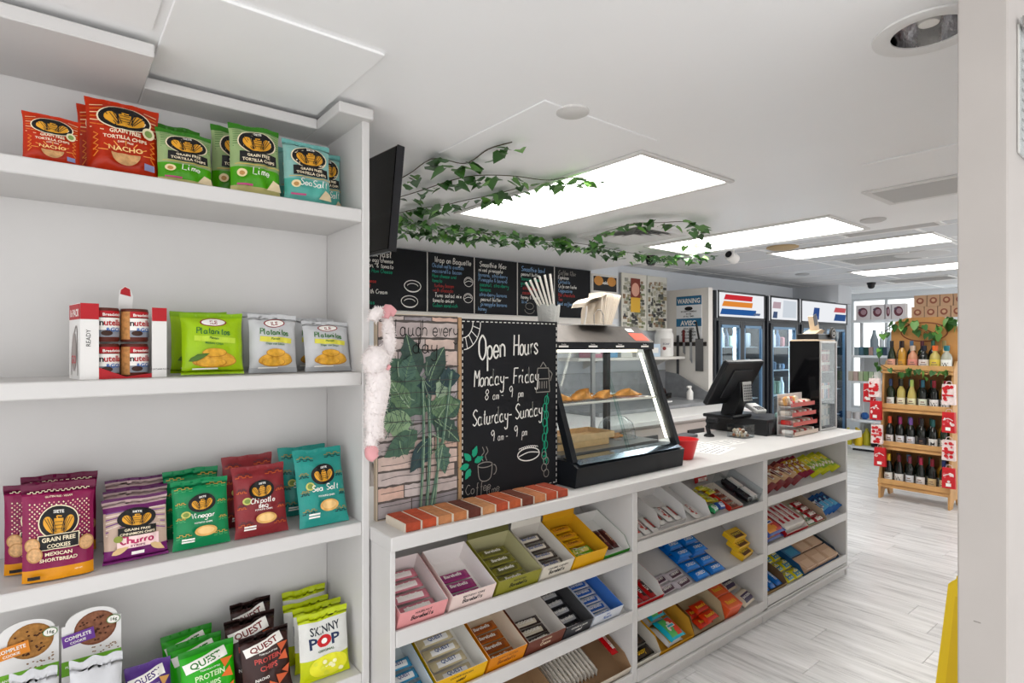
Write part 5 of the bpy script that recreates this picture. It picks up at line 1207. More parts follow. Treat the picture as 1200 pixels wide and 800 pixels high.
t = thing('candy_dish', 'clear square glass dish of small candies before the cash drawer', 'dish', pz(868, 512, CT)); q = .062
for a in [(-q, -q, q, -q + .005), (-q, q - .005, q, q), (-q, -q + .005, -q + .005, q - .005), (q - .005, -q + .005, q, q - .005)]: MB().box((a[0], a[1], .004), (a[2], a[3], .085), GP).build('wall', t)
MB().box((-q, -q, 0), (q, q, .004), GP).build('base', t); dp_ = pz(868, 512, CT)
for k in range(24):
    o = MB().lathe([(.001, -.011), (.009, -.007), (.011, 0), (.009, .007), (.001, .011)], mat(random.choice(['#e6dfd4', '#b06a3a', '#d8c8b0', '#8a5a3a', '#c8b090']), .3), 8).build('candy', None, (dp_[0] + random.uniform(-.045, .045), dp_[1] + random.uniform(-.045, .045), CT + .016 + .014 * (k // 8)), smooth=True)
    tag(o, 'small wrapped candy in the clear glass dish', 'candy', 'candies in the glass dish')
p = pz(831, 511, CT)
t = thing('barcode_scanner', 'small black hand scanner standing on the counter', 'scanner', p, (0, 0, .4))
MB().lathe([(.035, 0), (.03, .012), (.015, .02)], BLACK, 16).build('foot', t, smooth=True); MB().tube([(0, 0, .015), (0, .01, .06), (0, -.02, .10)], [.014, .016, .022], RB, 10).build('grip', t, smooth=True); MB().box((-.028, -.06, .085), (.028, .02, .12), RB, bev=.01).build('head', t)
p = pz(801, 541, CT) + Vector((.075, .05, 0))
t = MB().lathe([(.042, 0), (.047, .004), (.072, .1), (.077, .105), (.072, .105), (.045, .008), (.001, .006)], mat('#d8262a', .3), 24).build('red_bowl', None, p, smooth=True); tag(t, 'bright red plastic cup bowl beside the display case', 'bowl')
tag(MB().box((-.08, -.05, 0), (.08, .05, .02), mat('#5a5c60', .4), bev=.004).build('grey_pad', None, pz(812, 514, CT) + Vector((0, .06, 0)), (0, 0, .1)), 'flat grey pad on the counter behind the red bowl', 'pad')
for k, (x, y, r) in enumerate([(818, 522, .1), (848, 519, -.05), (838, 527, .2)]):
    t = thing('price_sheet', ('left', 'right', 'front')[k] + ' printed white sheet lying flat on the counter', 'paper', pz(x, y, CT) + Vector((0, 0, .0002 + .0004 * k)), (0, 0, r))
    MB().box((-.14, -.075, 0), (.14, .075, .0003), mat('#efedea', .6)).build('sheet', t)
    pr = Print(flat_z(.0003), .0003, .00003)
    for j in range(4): pr.rect(-.12, -.05 + j * .03, .02 + .02 * (j % 3), -.043 + j * .03, mat('#77757a', .6), n=(1, 1)); pr.rect(.06, -.05 + j * .03, .12, -.043 + j * .03, mat('#9a979c', .6), n=(1, 1))
    pr.build('sheet_print', t)
# ---- candy rack
rk = (3.765, 1.778)
t = thing('candy_rack', 'clear countertop rack of red and white candy rolls in tiers', 'candy rack', (rk[0], rk[1], CT))
MB().box((-.045, .0, 0), (-.012, .035, .25), GP).build('side_tube', t); MB().box((-.045, .08, 0), (-.012, .115, .25), GP).build('side_tube', t)
MB().box((-.01, .10, 0), (.33, .105, .27), mat('#dcd6d2', .4)).build('back_panel', t)
for k in range(4):
    z0 = .005 + k * .062; MB().box((-.01, -.01 + .008 * k, z0), (.33, .10, z0 + .004), mat('#e4dcd8', .4)).build('shelf', t)
    MB().box((-.01, -.012 + .008 * k, z0), (.33, -.010 + .008 * k, z0 + .026), mat('#c8402c' if k else '#d8c4b4', .4)).build('tier_lip', t)
for k in range(4):
    for j in range(9):
        o = MB().lathe([(.001, -.034), (.015, -.032), (.0178, 0), (.015, .032), (.001, .034)], mat(['#ece6e0', '#c8322c', '#e2d8cc', '#b8a088'][(k + j) % 4], .35), 10, Matrix.Rotation(PI / 2, 4, 'X')).build('candy_roll', None, (rk[0] + .012 + j * .037, rk[1] + .045 + .008 * k, CT + .025 + k * .062), smooth=True)
        tag(o, 'small wrapped candy roll on the %s tier of the clear countertop rack' % ORD[k], 'candy', 'candy rolls on the rack')
for j in range(5):
    o = MB().box((-.03, -.012, 0), (.03, .012, .055), mat(['#d8a05a', '#e6dcc8', '#c84a34'][j % 3], .4), bev=.008).build('candy_packet', None, (rk[0] + .02 + j * .034, rk[1] + .055, CT + .2015), (-.2, .25 * (j - 2) * .3, .2)); tag(o, 'small snack packet on the top tier of the candy rack', 'candy packet', 'packets on top of the candy rack')
# ---- tobacco cabinet
kx, ky = 4.165, 1.785; kw, kd, kh = .262, .215, .625
t = thing('glass_cabinet', 'black countertop cabinet with a glass door and three shelves of packs', 'cabinet', (kx, ky, CT)); GB = mat('#0c0c0e', .08)
MB().box((0, .006, 0), (.006, kd, kh), GB, bev=.001).build('side_panel', t); MB().box((kw - .006, .006, 0), (kw, kd, kh), GB, bev=.001).build('side_panel', t); MB().box((.006, kd - .006, .01), (kw - .006, kd, kh), GB).build('back_panel', t)
MB().box((.006, .006, 0), (kw - .006, kd - .006, .01), GB).build('bottom_panel', t); MB().box((0, .006, kh), (kw, kd, kh + .012), mat('#cdb79c', .4), bev=.002).build('top_panel', t)
fr = MB(); ALU = mat('#c9c7c4', .3, .6)
for a in [(0, 0, .014, kh), (kw - .014, 0, kw, kh)]: fr.box((a[0], -.006, a[1]), (a[2], .006, a[3]), ALU, bev=.004)
fr.box((.014, -.006, 0), (kw - .014, .006, .014), ALU, bev=.004); fr.box((.014, -.006, kh - .014), (kw - .014, .006, kh), ALU, bev=.004); fr.build('door_frame', t)
MB().box((.014, -.001, .014), (kw - .014, .002, kh - .014), GL_).build('door_glass', t)
SHK = (.02, .215, .41)
for z in SHK[1:]: MB().box((.006, .012, z - .008), (kw - .006, kd - .006, z), mat('#7a7a7c', .4)).build('shelf', t)
PKC = [['#d8d6d2', '#b8bcc0', '#e6e4e0', '#8a9a9a', '#d0c8c0'], ['#8a92b0', '#5a6080', '#b05a5a', '#a04038', '#d0b0a0'], ['#9a4a4a', '#b07068', '#8a3a44', '#c09a90', '#a85a54']]
for s, z in enumerate(SHK):
    for lay in range(2 if s != 1 else 1):
        for j in range(8):
            hh = .075 if s != 1 else .11
            o = MB().box((-.0128, -.01, 0), (.0128, .01, hh), mat(PKC[s][(j + lay) % 5], .4), bev=.001)
            o.box((-.0128, -.0104, hh * .6), (.0128, -.0101, hh * .85), mat('#d8d0c8', .5)); o = o.build('pack', None, (kx + .026 + j * .030, ky + .05, CT + z + .001 + lay * .077))
            tag(o, 'small upright pack on the %s shelf of the black glass cabinet' % ('bottom', 'middle', 'top')[s], 'pack', '%s shelf packs in the cabinet' % ('bottom', 'middle', 'top')[s])
t = thing('cabinet_topper', 'black and tan sign stand with a round emblem on the glass cabinet', 'sign', (kx + .02, ky + .02, CT + kh + .0125))
MB().box((-.0, 0, 0), (.22, .15, .04), mat('#1c1a18', .35), bev=.004).build('base', t); MB().lathe([(.042, 0), (.042, .012), (.036, .014), (.001, .014)], mat('#2a2622', .3), 24, Matrix.Translation((.20, -.006, .045)) @ Matrix.Rotation(PI / 2, 4, 'X')).build('emblem', t)
e_ = Print(flat_y(-.020), .0008, .0003); e_.ell(.20, .045, .030, .030, mat('#d8d0c4', .4)); e_.ell(.20, .045, .026, .026, PRK); e_.text('50', .20, .036, .026, PRW); e_.build('emblem_print', t)
MB().prism([(.02, .04), (.14, .04), (.17, .065), (.13, .075)], .03, .12, mat('#cdb496', .5), 'y').build('wedge', t)
MB().prism([(.10, .06), (.14, .06), (.09, .17), (.06, .165)], .05, .10, mat('#d8c4a8', .5), 'y').build('card_holder', t); MB().box((-.02, -.001, 0), (.03, .002, .08), mat('#4a4a52', .4)).build('card', t, (.075, .048, .10), (0, -.35, 0))

# ================================================================== KITCHEN WALL
BW = BACK
MR = mat('#d9d5cf', .5)
rail = thing('menu_rail', 'long white ledge rail under the menu boards', 'rail', (3.1, BW - .03, 1.793)); MB().box((-1.3, -.03, -.03), (1.3, .03, .025), MR, bev=.003).build('board', rail); MB().box((-1.3, -.034, .025), (1.3, .03, .032), MR).build('top_strip', rail)
MENU = [
 ('Breakfast menu chalk board, first from the left', [('Breakfast', CHK, 1.5), ('Wrap egg cheese', CHK, 1), ('bacon, & tomato', CHK, 1), ('Egg Ham Cheese', CHG, .9), ('croissant', CHG, .9), ('Ham & Cheese', CHR, .9), ('Croissant', CHR, .9), ('Bagel with Cream', CHK, 1), ('Cheese', CHK, 1), ('Empanadas', CHG, .9)]),
 ('menu chalk board headed Wrap on Baguette', [('Wrap on Baguette', CHK, 1.4), ('Chicken melts avocado', CHB, 1), ('mozzarella bacon', CHB, 1), ('Ham cheese and', CHG, .9), ('tomato', CHG, .9), ('turkey bacon', CHR, .9), ('with avocado', CHR, .9), ('Tuna salad mix', CHK, 1), ('tomato onion', CHK, 1), ('Cuban sandwich', CHG, .9)]),
 ('menu chalk board headed Smoothie with fruit lines', [('Smoothie 16oz', CHK, 1.3), ('mixed pineapple', CHK, 1), ('banana, strawberry', CHB, 1), ('Pineapple & banana', CHB, 1), ('coconut, strawberry', CHG, 1), ('banana', CHG, 1), ('strawberry banana', CHB, 1), ('peanut butter', CHK, 1), ('pineapple banana', CHB, 1), ('honey', CHB, 1)]),
 ('menu chalk board partly hidden by the straws', [('Smoothie bowl', CHB, 1.3), ('peanut butter', CHK, 1), ('banana, acai', CHG, 1), ('granola', CHG, 1), ('strawberry', CHR, 1), ('coconut', CHR, 1), ('honey & seeds', CHK, 1), ('kiwi', CHB, 1)]),
 ('last menu chalk board on the right of the row', [('Coffee 12oz', CHD, 1.2), ('Espresso', CHK, 1), ('Cortadito', CHB, 1), ('Cafe con leche', CHK, 1), ('Cappuccino', CHB, 1), ('Hot chocolate', CHR, 1), ('Tea', CHR, 1), ('Iced coffee', CHB, 1)])]
xs_ = [1.72, 2.42, 2.89, 3.375, 3.84, 4.35]
for k, (lab, lines) in enumerate(MENU):
    a, b = xs_[k] + .004, xs_[k + 1] - .004; zt_, zb_ = 2.322, 1.832; w = b - a; hh = zt_ - zb_
    t = thing('menu_board', lab, 'menu board', (a, BW - .001, zb_), (0, 0, 0), 'chalk menu boards'); MB().box((0, -.018, 0), (w, 0, hh), BRD).build('panel', t)
    MB().box((w - .008, -.022, 0), (w, -.0185, hh), MR).build('edge_strip', t)
    pr = Print(flat_y(-.018), .0012, .00004); z = hh - .03; off = .16 if k == 0 else 0
    for s, m, sc_ in lines:
        q = .034 * sc_; z -= q; pr.hand(s, .03 + (off * .5 if z > hh * .55 else 0) + random.uniform(0, .03), z, q, m, align='l', wid=.13, fit=w * .68 if sc_ < 1.2 else w * .8, k=2); z -= .009
    if k == 0:
        for (cx, cy) in [(w * .80, .20), (w * .76, .075)]:
            pr.line(arc(cx, cy, .075, .045, 0, 2 * PI, 14), .006, CHK); pr.line(arc(cx, cy - .005, .05, .025, .2, 2.9, 8), .005, CHK); pr.line(arc(cx, cy - .02, .06, .03, 3.3, 6.1, 8), .005, CHK)
    if k == 1:
        for (cx, cy) in [(w * .86, .27), (w * .85, .13)]:
            pr.line(arc(cx, cy, .045, .04, 0, 2 * PI, 14), .005, CHK); pr.line([(cx - .04, cy - .01), (cx, cy + .008), (cx + .04, cy)], .005, CHK); pr.line(arc(cx, cy + .01, .03, .02, 0, PI, 6), .004, CHK)
    if k == 3: pr.line(arc(w * .3, .06, .06, .04, 3.2, 6.2, 8), .005, CHD); pr.line(arc(w * .3, .09, .05, .03, 0, 2 * PI, 8), .005, CHD)
    pr.build('chalk_lettering', t)
# posters right of the menu
def poster(name, label, X, w, z0, h, base, paint, y=BW - .001, group=None):
    t = thing(name, label, 'poster', (X, y, z0), (0, 0, 0), group); MB().box((0, -.012, 0), (w, 0, h), mat(base, .5)).build('panel', t)
    pr = Print(flat_y(-.012), .001, .00006); paint(pr, w, h); pr.build('poster_print', t)
def p_empa(pr, w, h):
    pr.rect(.02, h * .62, w - .02, h * .95, PRK, n=(1, 1)); pr.text('Breakfast', w / 2, h * .78, h * .10, PRW, fit=w * .6); pr.rect(.05, h * .40, w - .05, h * .56, PRK, n=(1, 1)); pr.text('EMPANADAS', w / 2, h * .44, h * .10, PRW, fit=w * .7)
    for x in (.1, w - .1): pr.ell(x, h * .85, .07, .05, mat('#c98a3e', .6)); 
poster('food_poster', 'black and white food poster beside the last menu board', 4.37, .40, 1.84, .46, '#d9d6d0', p_empa)
def p_col(seed, red):
    def f(pr, w, h):
        rs = random.Random(seed); nx, ny = 7, 13
        for i in range(nx):
            for j in range(ny):
                x, y = w * (.05 + .80 * i / nx + rs.uniform(-.02, .06)), h * (.05 + .84 * j / ny + rs.uniform(-.02, .03)); ww, hh_ = w * rs.uniform(.08, .2), h * rs.uniform(.035, .08)
                pr.rect(x, y, min(x + ww, w * .97), min(y + hh_, h * .97), mat(rs.choice(['#7d7d6a', '#9c9070', '#5c5c58', '#96968c', '#4a4a46', '#b4b09c', '#8a7058', '#7c8464', '#34343a', '#bcb9ae']), .6, var=.3, vs=60), n=(1, 1))
        if red:
            pr.rect(w * .34, h * .40, w * .72, h * .92, mat('#7a3020', .5), n=(1, 1)); pr.ell(w * .53, h * .72, w * .16, h * .12, mat('#d8a08a', .5)); pr.rect(w * .34, h * .32, w * .72, h * .58, mat('#e0b03c', .5), n=(1, 1))
    return f
poster('photo_collage', 'large collage of product photos with a yellow and red card', 4.80, .42, 1.72, .62, '#d8d4c8', p_col(3, True), BW - .03); poster('photo_collage', 'narrower photo collage at the right end of the kitchen wall', 5.235, .36, 1.72, .62, '#d4d2c8', p_col(5, False), BW - .03)
# partition: warning sign, magnetic strip with knives
def onp(u, v): return pxx(u, v, 5.62)
a, b = onp(793, 348), onp(822.5, 399)
t = thing('warning_sign', 'blue and white surveillance warning sign on the partition', 'sign', (5.62, 0, 0)); y0, y1, z0, z1 = b.y, a.y, b.z, a.z
MB().box((-.006, y0, z0), (0, y1, z1), mat('#e6e8ea', .5)).build('plate', t)
pr = Print(lambda u, v, l: (-.006 - l, y1 - u, z0 + v), .001, .0004); W, Hh = y1 - y0, z1 - z0; BLU = mat('#2a6a92', .5)
pr.rect(0, Hh * .80, W, Hh, BLU, n=(1, 1)); pr.text('WARNING', W / 2, Hh * .84, Hh * .15, PRW, fit=W * .9); pr.rect(0, Hh * .32, W, Hh * .50, BLU, n=(1, 1)); pr.text('AVISO', W / 2, Hh * .345, Hh * .15, PRW, fit=W * .8)
pr.ell(W * .5, Hh * .72, W * .16, Hh * .045, PRK)
for k, s in enumerate(('SECURITY CAMERAS', 'IN USE', 'AT ALL TIMES')): pr.text(s, W / 2, Hh * (.64 - .055 * k), Hh * .045, PRK, fit=W * .8)
for k, s in enumerate(('ESTA AREA', 'ESTA VIGILADA', 'POR CAMARAS', '24 HORAS')): pr.text(s, W / 2, Hh * (.25 - .07 * k), Hh * .055, PRK, fit=W * .8)
pr.build('sign_print', t)
z = onp(800, 403).z
t = thing('knife_strip', 'dark magnetic knife strip on the partition', 'knife strip', (5.62, 3.84, z)); MB().box((-.02, -.24, -.022), (0, .26, .022), mat('#241f1c', .5), bev=.003).build('bar', t)
def tool(name, label, cat, yy, build):
    t = thing(name, label, cat, (5.598, yy, z)); build(t)
def b_sharp(t): MB().box((-.004, -.018, -.42), (0, .018, .10), mat('#5a5a5c', .35, .8), bev=.002).build('shaft', t); MB().box((-.012, -.028, -.52), (.002, .028, -.42), mat('#5a2018', .5), bev=.006).build('handle', t)
def b_knife(h): 
    def f(t): MB().prism([(-.02, -h), (.012, -h * .8), (.012, .02), (-.016, .02)], -.003, 0, STEEL, 'x').build('blade', t); MB().box((-.014, -.016, .02), (.002, .016, .16), mat('#5c1c1c' if h < .2 else '#1c1a1a', .5), bev=.005).build('handle', t)
    return f
def b_spat(t): MB().box((-.004, -.05, -.30), (0, .05, .06), mat('#6a6a6a', .4, .7), bev=.012).build('blade', t); MB().tube([(-.004, 0, .05), (-.004, .02, .14), (-.004, .04, .25)], .011, BLACK, 8).build('handle', t)
tool('sharpening_steel', 'long dark sharpening steel hanging lowest on the strip', 'tool', 3.96, b_sharp); tool('kitchen_knife', 'small red-handled knife on the strip', 'knife', 3.88, b_knife(.12)); tool('kitchen_knife', 'black-handled knife on the strip beside the red one', 'knife', 3.79, b_knife(.22)); tool('spatula', 'broad grey spatula at the right of the knife strip', 'spatula', 3.68, b_spat)
# wall shelf with canister and boxes
zs = 1.43
t = thing('wall_shelf', 'narrow white wall shelf above the griddle', 'wall shelf', (4.85, BW - .15, zs)); MB().box((-.95, -.13, -.03), (.76, .149, 0), MR, bev=.002).build('board', t)
for x in (-.6, .55): MB().prism([(.149, -.12), (.149, -.03), (-.05, -.03)], x, x + .02, MR, 'x').build('bracket', t)
t = thing('plastic_jug', 'white plastic canister on the wall shelf', 'canister', (5.38, BW - .16, zs + .0005)); MB().lathe([(.10, 0), (.105, .02), (.105, .24), (.09, .275), (.085, .28)], mat('#e6e4e0', .4), 24).build('body', t, smooth=True); MB().lathe([(.09, .2805), (.09, .31), (.001, .312)], mat('#f0eeea', .4), 24).build('lid', t, smooth=True)
pr = Print(lambda u, v, l: ((.105 + l) * math.sin(u / .105 - .7), -(.105 + l) * math.cos(u / .105 - .7), v), .001, .0003); pr.rect(-.06, .10, .06, .20, mat('#d0ccc8', .5)); pr.ell(-.02, .09, .02, .02, mat('#8a3a3a', .5)); pr.text('SOAP', 0, .13, .03, mat('#5a5a6a', .5)); pr.build('label_print', t)
for k, (x, c, hh) in enumerate([(4.2, '#c88a9a', .13), (4.42, '#6aa0c8', .16), (4.65, '#d8d6d0', .15), (4.9, '#dcdad6', .12), (5.12, '#b8c8d8', .14)]):
    t = thing('supply_box', ('pink', 'blue', 'white', 'low white', 'pale blue')[k] + ' supply box on the kitchen wall shelf', 'box', (x, BW - .16, zs + .0005)); MB().box((-.09, -.08, 0), (.09, .08, hh), mat(c, .5), bev=.003).build('carton', t); MB().box((-.07, -.082, hh * .3), (.05, -.0805, hh * .7), mat('#e8e6e2', .5)).build('label', t)
# kitchen back counter with griddle
t = thing('kitchen_counter', 'white kitchen work counter along the back wall', 'counter', (4.0, 3.6, 0)); KW = mat('#d9cfc9', .5)
MB().box((-2.6, -.60, .89), (1.6, .54, .93), WHITE, bev=.003).build('worktop', t); MB().box((-2.58, -.55, .1), (1.58, .54, .89), KW).build('carcass', t)
for k in range(6): d_ = MB().box((-2.5 + k * .68, -.57, .14), (-2.5 + k * .68 + .64, -.551, .86), mat('#b8aca6', .5), bev=.003).build('cabinet_door', t); MB().box((-2.3 + k * .68, -.585, .76), (-2.3 + k * .68 + .25, -.5705, .80), BLACK, bev=.003).build('handle', d_)
GRD = mat('#8f9194', .45, .4, var=.15, vs=14)
t = thing('griddle', 'grey steel flat griddle with a raised splash guard', 'griddle', (4.6, 3.75, .9305)); MB().box((-.9, -.33, 0), (.98, .36, .035), GRD, bev=.004).build('plate', t); MB().box((-.9, .36, 0), (.98, .385, .34), GRD).build('back_guard', t); MB().prism([(-.33, 0), (.36, 0), (.36, .32), (.2, .30), (-.33, .05)], .965, .985, GRD, 'x').build('side_guard', t)
tag(MB().box((-.08, -.02, 0), (.08, .02, .015), mat('#e9e7e4', .4), bev=.005).build('scraper', None, (4.95, 3.62, .966), (0, 0, .3)), 'white scraper lying on the griddle', 'scraper')
t = thing('wire_brush', 'black scrubbing brush on the griddle by the partition', 'brush', (5.35, 3.95, .966), (0, 0, .4)); MB().box((-.10, -.05, .03), (.10, .05, .055), BLACK, bev=.006).build('back', t); MB().box((-.09, -.045, 0), (.09, .045, .03), mat('#3a3632', .9)).build('bristles', t); MB().tube([(0, 0, .055), (-.05, 0, .10), (-.14, 0, .12)], .014, mat('#3a1812', .5), 8).build('handle', t)
t = thing('spray_bottle', 'small white spray bottle at the end of the griddle', 'bottle', (5.42, 3.68, .966)); MB().lathe([(.035, 0), (.036, .08), (.015, .11), (.015, .125)], mat('#e6e4e0', .4), 16).build('body', t, smooth=True); MB().box((-.05, -.012, .1255), (.02, .012, .15), mat('#dcdad6', .4), bev=.004).build('trigger_head', t)
# television on its arm by the shelf unit
t = thing('television', 'black wall television seen from the side at the shelf unit', 'television', (1.0, 2.02, 2.10), (0, .09, 0))
tv = MB().box((-.014, -.075, -.20), (.014, .42, .205), mat('#101012', .25), bev=.008).build('screen_housing', t, (0, 0, 0), (.0, .0, .06)); MB().box((-.0165, -.07, -.19), (-.0145, .41, .195), mat('#050506', .08), bev=.0005).build('screen', tv)
MB().box((-.016, -.079, -.2), (.016, -.0755, .2), mat('#26262a', .4), bev=.001).build('edge_trim', tv); MB().tube([(.014, .17, .05), (.08, .17, .12), (.08, .17, .228)], .016, BLACK, 8).build('ceiling_arm', t)

# ================================================================== COOLERS
FY = 3.56
FRM = mat('#1d2026', .3); ALB = mat('#5f7f9c', .3, .3); INW = mat('#dfe8ee', .5); CG = glass((.86, .94, .98), 1.0, 'cool')
def cooler(x0, x1, doors, label, bands):
    w = x1 - x0; D = .56; Ht = 2.165; hz = 1.86
    t = thing('drinks_cooler', label, 'cooler', (x0, FY, 0), (0, 0, 0), 'glass door coolers')
    for a in (0, w - .05): MB().box((a, 0, 0), (a + .05, D, Ht), FRM, bev=.004).build('side_panel', t)
    MB().box((.05, D - .02, .12), (w - .05, D, Ht), INW).build('back_panel', t); MB().box((.05, .03, .0), (w - .05, D - .02, .14), FRM).build('plinth', t); MB().box((.05, .0, hz - .03), (w - .05, D - .02, hz), FRM).build('divider', t); MB().box((.05, .05, Ht - .02), (w - .05, D - .02, Ht), FRM).build('top_panel', t)
    sg = MB().box((.05, -.015, hz), (w - .05, .05, Ht), emis('#e4e6ea', .5)).build('sign_box', t)
    f = MB()
    for q in [(.03, hz - .005, w - .03, hz + .018), (.03, Ht - .02, w - .03, Ht + .002), (.03, hz, .055, Ht), (w - .055, hz, w - .03, Ht)]: f.box((q[0], -.024, q[1]), (q[2], -.0155, q[3]), FRM)
    f.build('sign_frame', t)
    pr = Print(flat_y(-.015), .0012, .0004)
    for (a, b, c, d, col) in bands: pr.poly([(.06 + a * (w - .12), hz + .02 + c * .27), (.06 + b * (w - .12), hz + .02 + c * .27), (.06 + (b + .02) * (w - .12), hz + .02 + d * .27), (.06 + (a + .04) * (w - .12), hz + .02 + d * .27)], emis(col, .45))
    pr.build('sign_print', sg)
    dw = (w - .10) / doors
    for k in range(doors):
        d = bpy.data.objects.new('glass_door', None); C.objects.link(d); d.parent = t; d.location = (.05 + k * dw, -.02, .14)
        fr = MB(); hh = hz - .03 - .14; s_ = .045
        for q in [(0, 0, s_, hh), (dw - s_, 0, dw, hh), (s_, 0, dw - s_, s_), (s_, hh - s_, dw - s_, hh)]: fr.box((q[0], 0, q[1]), (q[2], .035, q[3]), FRM if q[3] - q[1] > .5 and doors == 1 or k else FRM, bev=.003)
        fr.build('door_frame', d)
        g2 = MB()
        for q in [(s_, s_, s_ + .022, hh - s_), (dw - s_ - .022, s_, dw - s_, hh - s_), (s_, hh - s_ - .03, dw - s_, hh - s_)]: g2.box((q[0], .002, q[1]), (q[2], .03, q[3]), ALB)
        g2.build('inner_trim', d)
        MB().box((s_, .014, s_), (dw - s_, .019, hh - s_), CG).build('pane', d); MB().box((dw - s_ + .01 if k == 0 else .012, -.03, hh * .35), (dw - s_ + .03 if k == 0 else .032, 0, hh * .65), FRM, bev=.006).build('handle', d)
        MB().box((.02 + k * dw + (.0 if k else dw - .0), .06, .3), (.045 + k * dw + (.0 if k else dw - .0), .08, hz - .06), emis('#eef6ff', 9)).build('lamp_tube', t)
    MB().box((.06, .05, hz - .05), (w - .06, .075, hz - .031), emis('#eef6ff', 9)).build('lamp_tube', t)  # extra tube along the top, added to brighten the cooler interior
    for z in (.14, .55, .92, 1.24, 1.54):
        MB().box((.055, .06, z - .012), (w - .055, D - .03, z), mat('#cfd6dc', .4)).build('shelf', t)
    return x0, w
cooler(5.705, 6.80, 2, 'leftmost black cooler with two glass doors and striped sign', [(.10, .72, .70, .92, '#c83038'), (.06, .72, .42, .64, '#e08a3a'), (.02, .80, .08, .32, '#2a5a9a'), (.74, .9, .1, .2, '#5a6a8a')])
cooler(6.86, 7.66, 1, 'narrow middle cooler with one glass door', [(.05, .35, .5, .8, '#b8a0a8'), (.05, .22, .05, .35, '#4a5a7a'), (.42, .95, .1, .9, '#cfd6de')])
cooler(7.67, 9.18, 2, 'rightmost black cooler next to the far shelves', [(.22, .36, .1, .7, '#34508a'), (.70, .98, .55, .8, '#c05a60'), (.70, .98, .1, .45, '#34548a')])
RC = random.Random(4)
def cool_goods(x0, w, lab):
    for zi, z in enumerate((.55, .92, 1.24, 1.54)):
        n = int((w - .25) / .092) + 1
        for k in range(n):
            X = x0 + .125 + k * (w - .25) / max(1, n - 1); c = RC.choice(['#d8e2e8', '#b8ccd8', '#e6ecf0', '#6a8aa8', '#4a6a8a', '#88a890', '#b06a6a', '#3a4654'])
            if zi in (1, 3) and RC.random() < .55:
                o = MB().lathe([(.03, 0), (.033, .01), (.033, .13), (.014, .18), (.013, .20), (.016, .201), (.016, .215), (.001, .216)], mat(c, .25), 10).build('drink_bottle', None, (X, FY + .16, z + .0005), smooth=True); tag(o, 'small bottle on a shelf of the %s cooler' % lab, 'bottle', 'bottles in the %s cooler' % lab)
            else:
                hh = RC.uniform(.07, .17); o = MB().box((-.034, -.045, 0), (.034, .045, hh), mat(c, .35), bev=.015).build('chilled_pack', None, (X, FY + .17, z + .0005), (0, 0, RC.uniform(-.12, .12))); tag(o, 'rounded chilled food pack on a shelf of the %s cooler' % lab, 'food pack', 'packs in the %s cooler' % lab)
cool_goods(5.705, 1.095, 'leftmost'); cool_goods(6.86, .80, 'narrow middle'); cool_goods(7.67, 1.51, 'rightmost')

# ================================================================== WINE RACK
WX_, WY0, WY1 = 6.60, 1.665, 2.25; WO = mat('#c99a62', .5, var=.12, vs=10, bump=.1, bs=40); wc = (WY0 + WY1) / 2; hw = (WY1 - WY0) / 2
rack = thing('wine_rack', 'tan wooden wine rack with an arched header and four shelves', 'wine rack', (WX_, wc, 0))
LV = [.15, .53, .91, 1.30]; RD = .36
for s in (-1, 1):
    y = s * hw
    pl = [(0.0, 0), (.09, 0), (.13, .07), (.23, .07), (.27, 0), (RD, 0), (RD, 1.40), (.22, 1.40), (.12, 1.30), (.03, .3), (0, .2)]
    MB().prism([(p[0], p[1]) for p in pl], y - .009, y + .009, WO, 'y').build('side_panel', rack)
MB().box((RD - .012, -hw + .009, .16), (RD, hw - .009, 1.36), mat('#a87c4c', .6)).build('back_panel', rack)
for k, z in enumerate(LV):
    x0 = .006 + .028 * k; MB().box((x0, -hw + .01, z - .012), (RD - .013, hw - .01, z), WO).build('shelf', rack); MB().box((x0 - .012, -hw - .012, z + .005), (x0, hw + .012, z + .055), WO, bev=.002).build('shelf_lip', rack); MB().box((x0 - .012, -hw - .012, z - .03), (x0, hw + .012, z - .008), WO, bev=.002).build('shelf_rail', rack)
hp = [(-hw, 1.36), (hw, 1.36), (hw, 1.70), (hw - .04, 1.80), (hw - .14, 1.84), (-hw + .14, 1.84), (-hw + .04, 1.80), (-hw, 1.70)]
hd = MB().prism(hp, RD - .03, RD - .014, mat('#c08a4e', .5, var=.1, vs=8), 'x').build('header', rack)
pr = Print(lambda u, v, l: (RD - .03 - l, -u, v), .0012, .0004); ov = arc(0, 1.69, .20, .095, 0, 2 * PI, 30); pr.line(ov, .012, mat('#7a3a20', .5)); pr.hand('Wine', 0, 1.655, .07, mat('#8a4a28', .5)); pr.build('header_oval', hd)
GLS = {c: mat(h_, .12, coat=.4) for c, h_ in dict(dark='#10140f', green='#1e2a18', gold='#b8862e', pale='#b9a85c', rose='#c88a6a', clear='#a8a898').items()}
BTM = {}
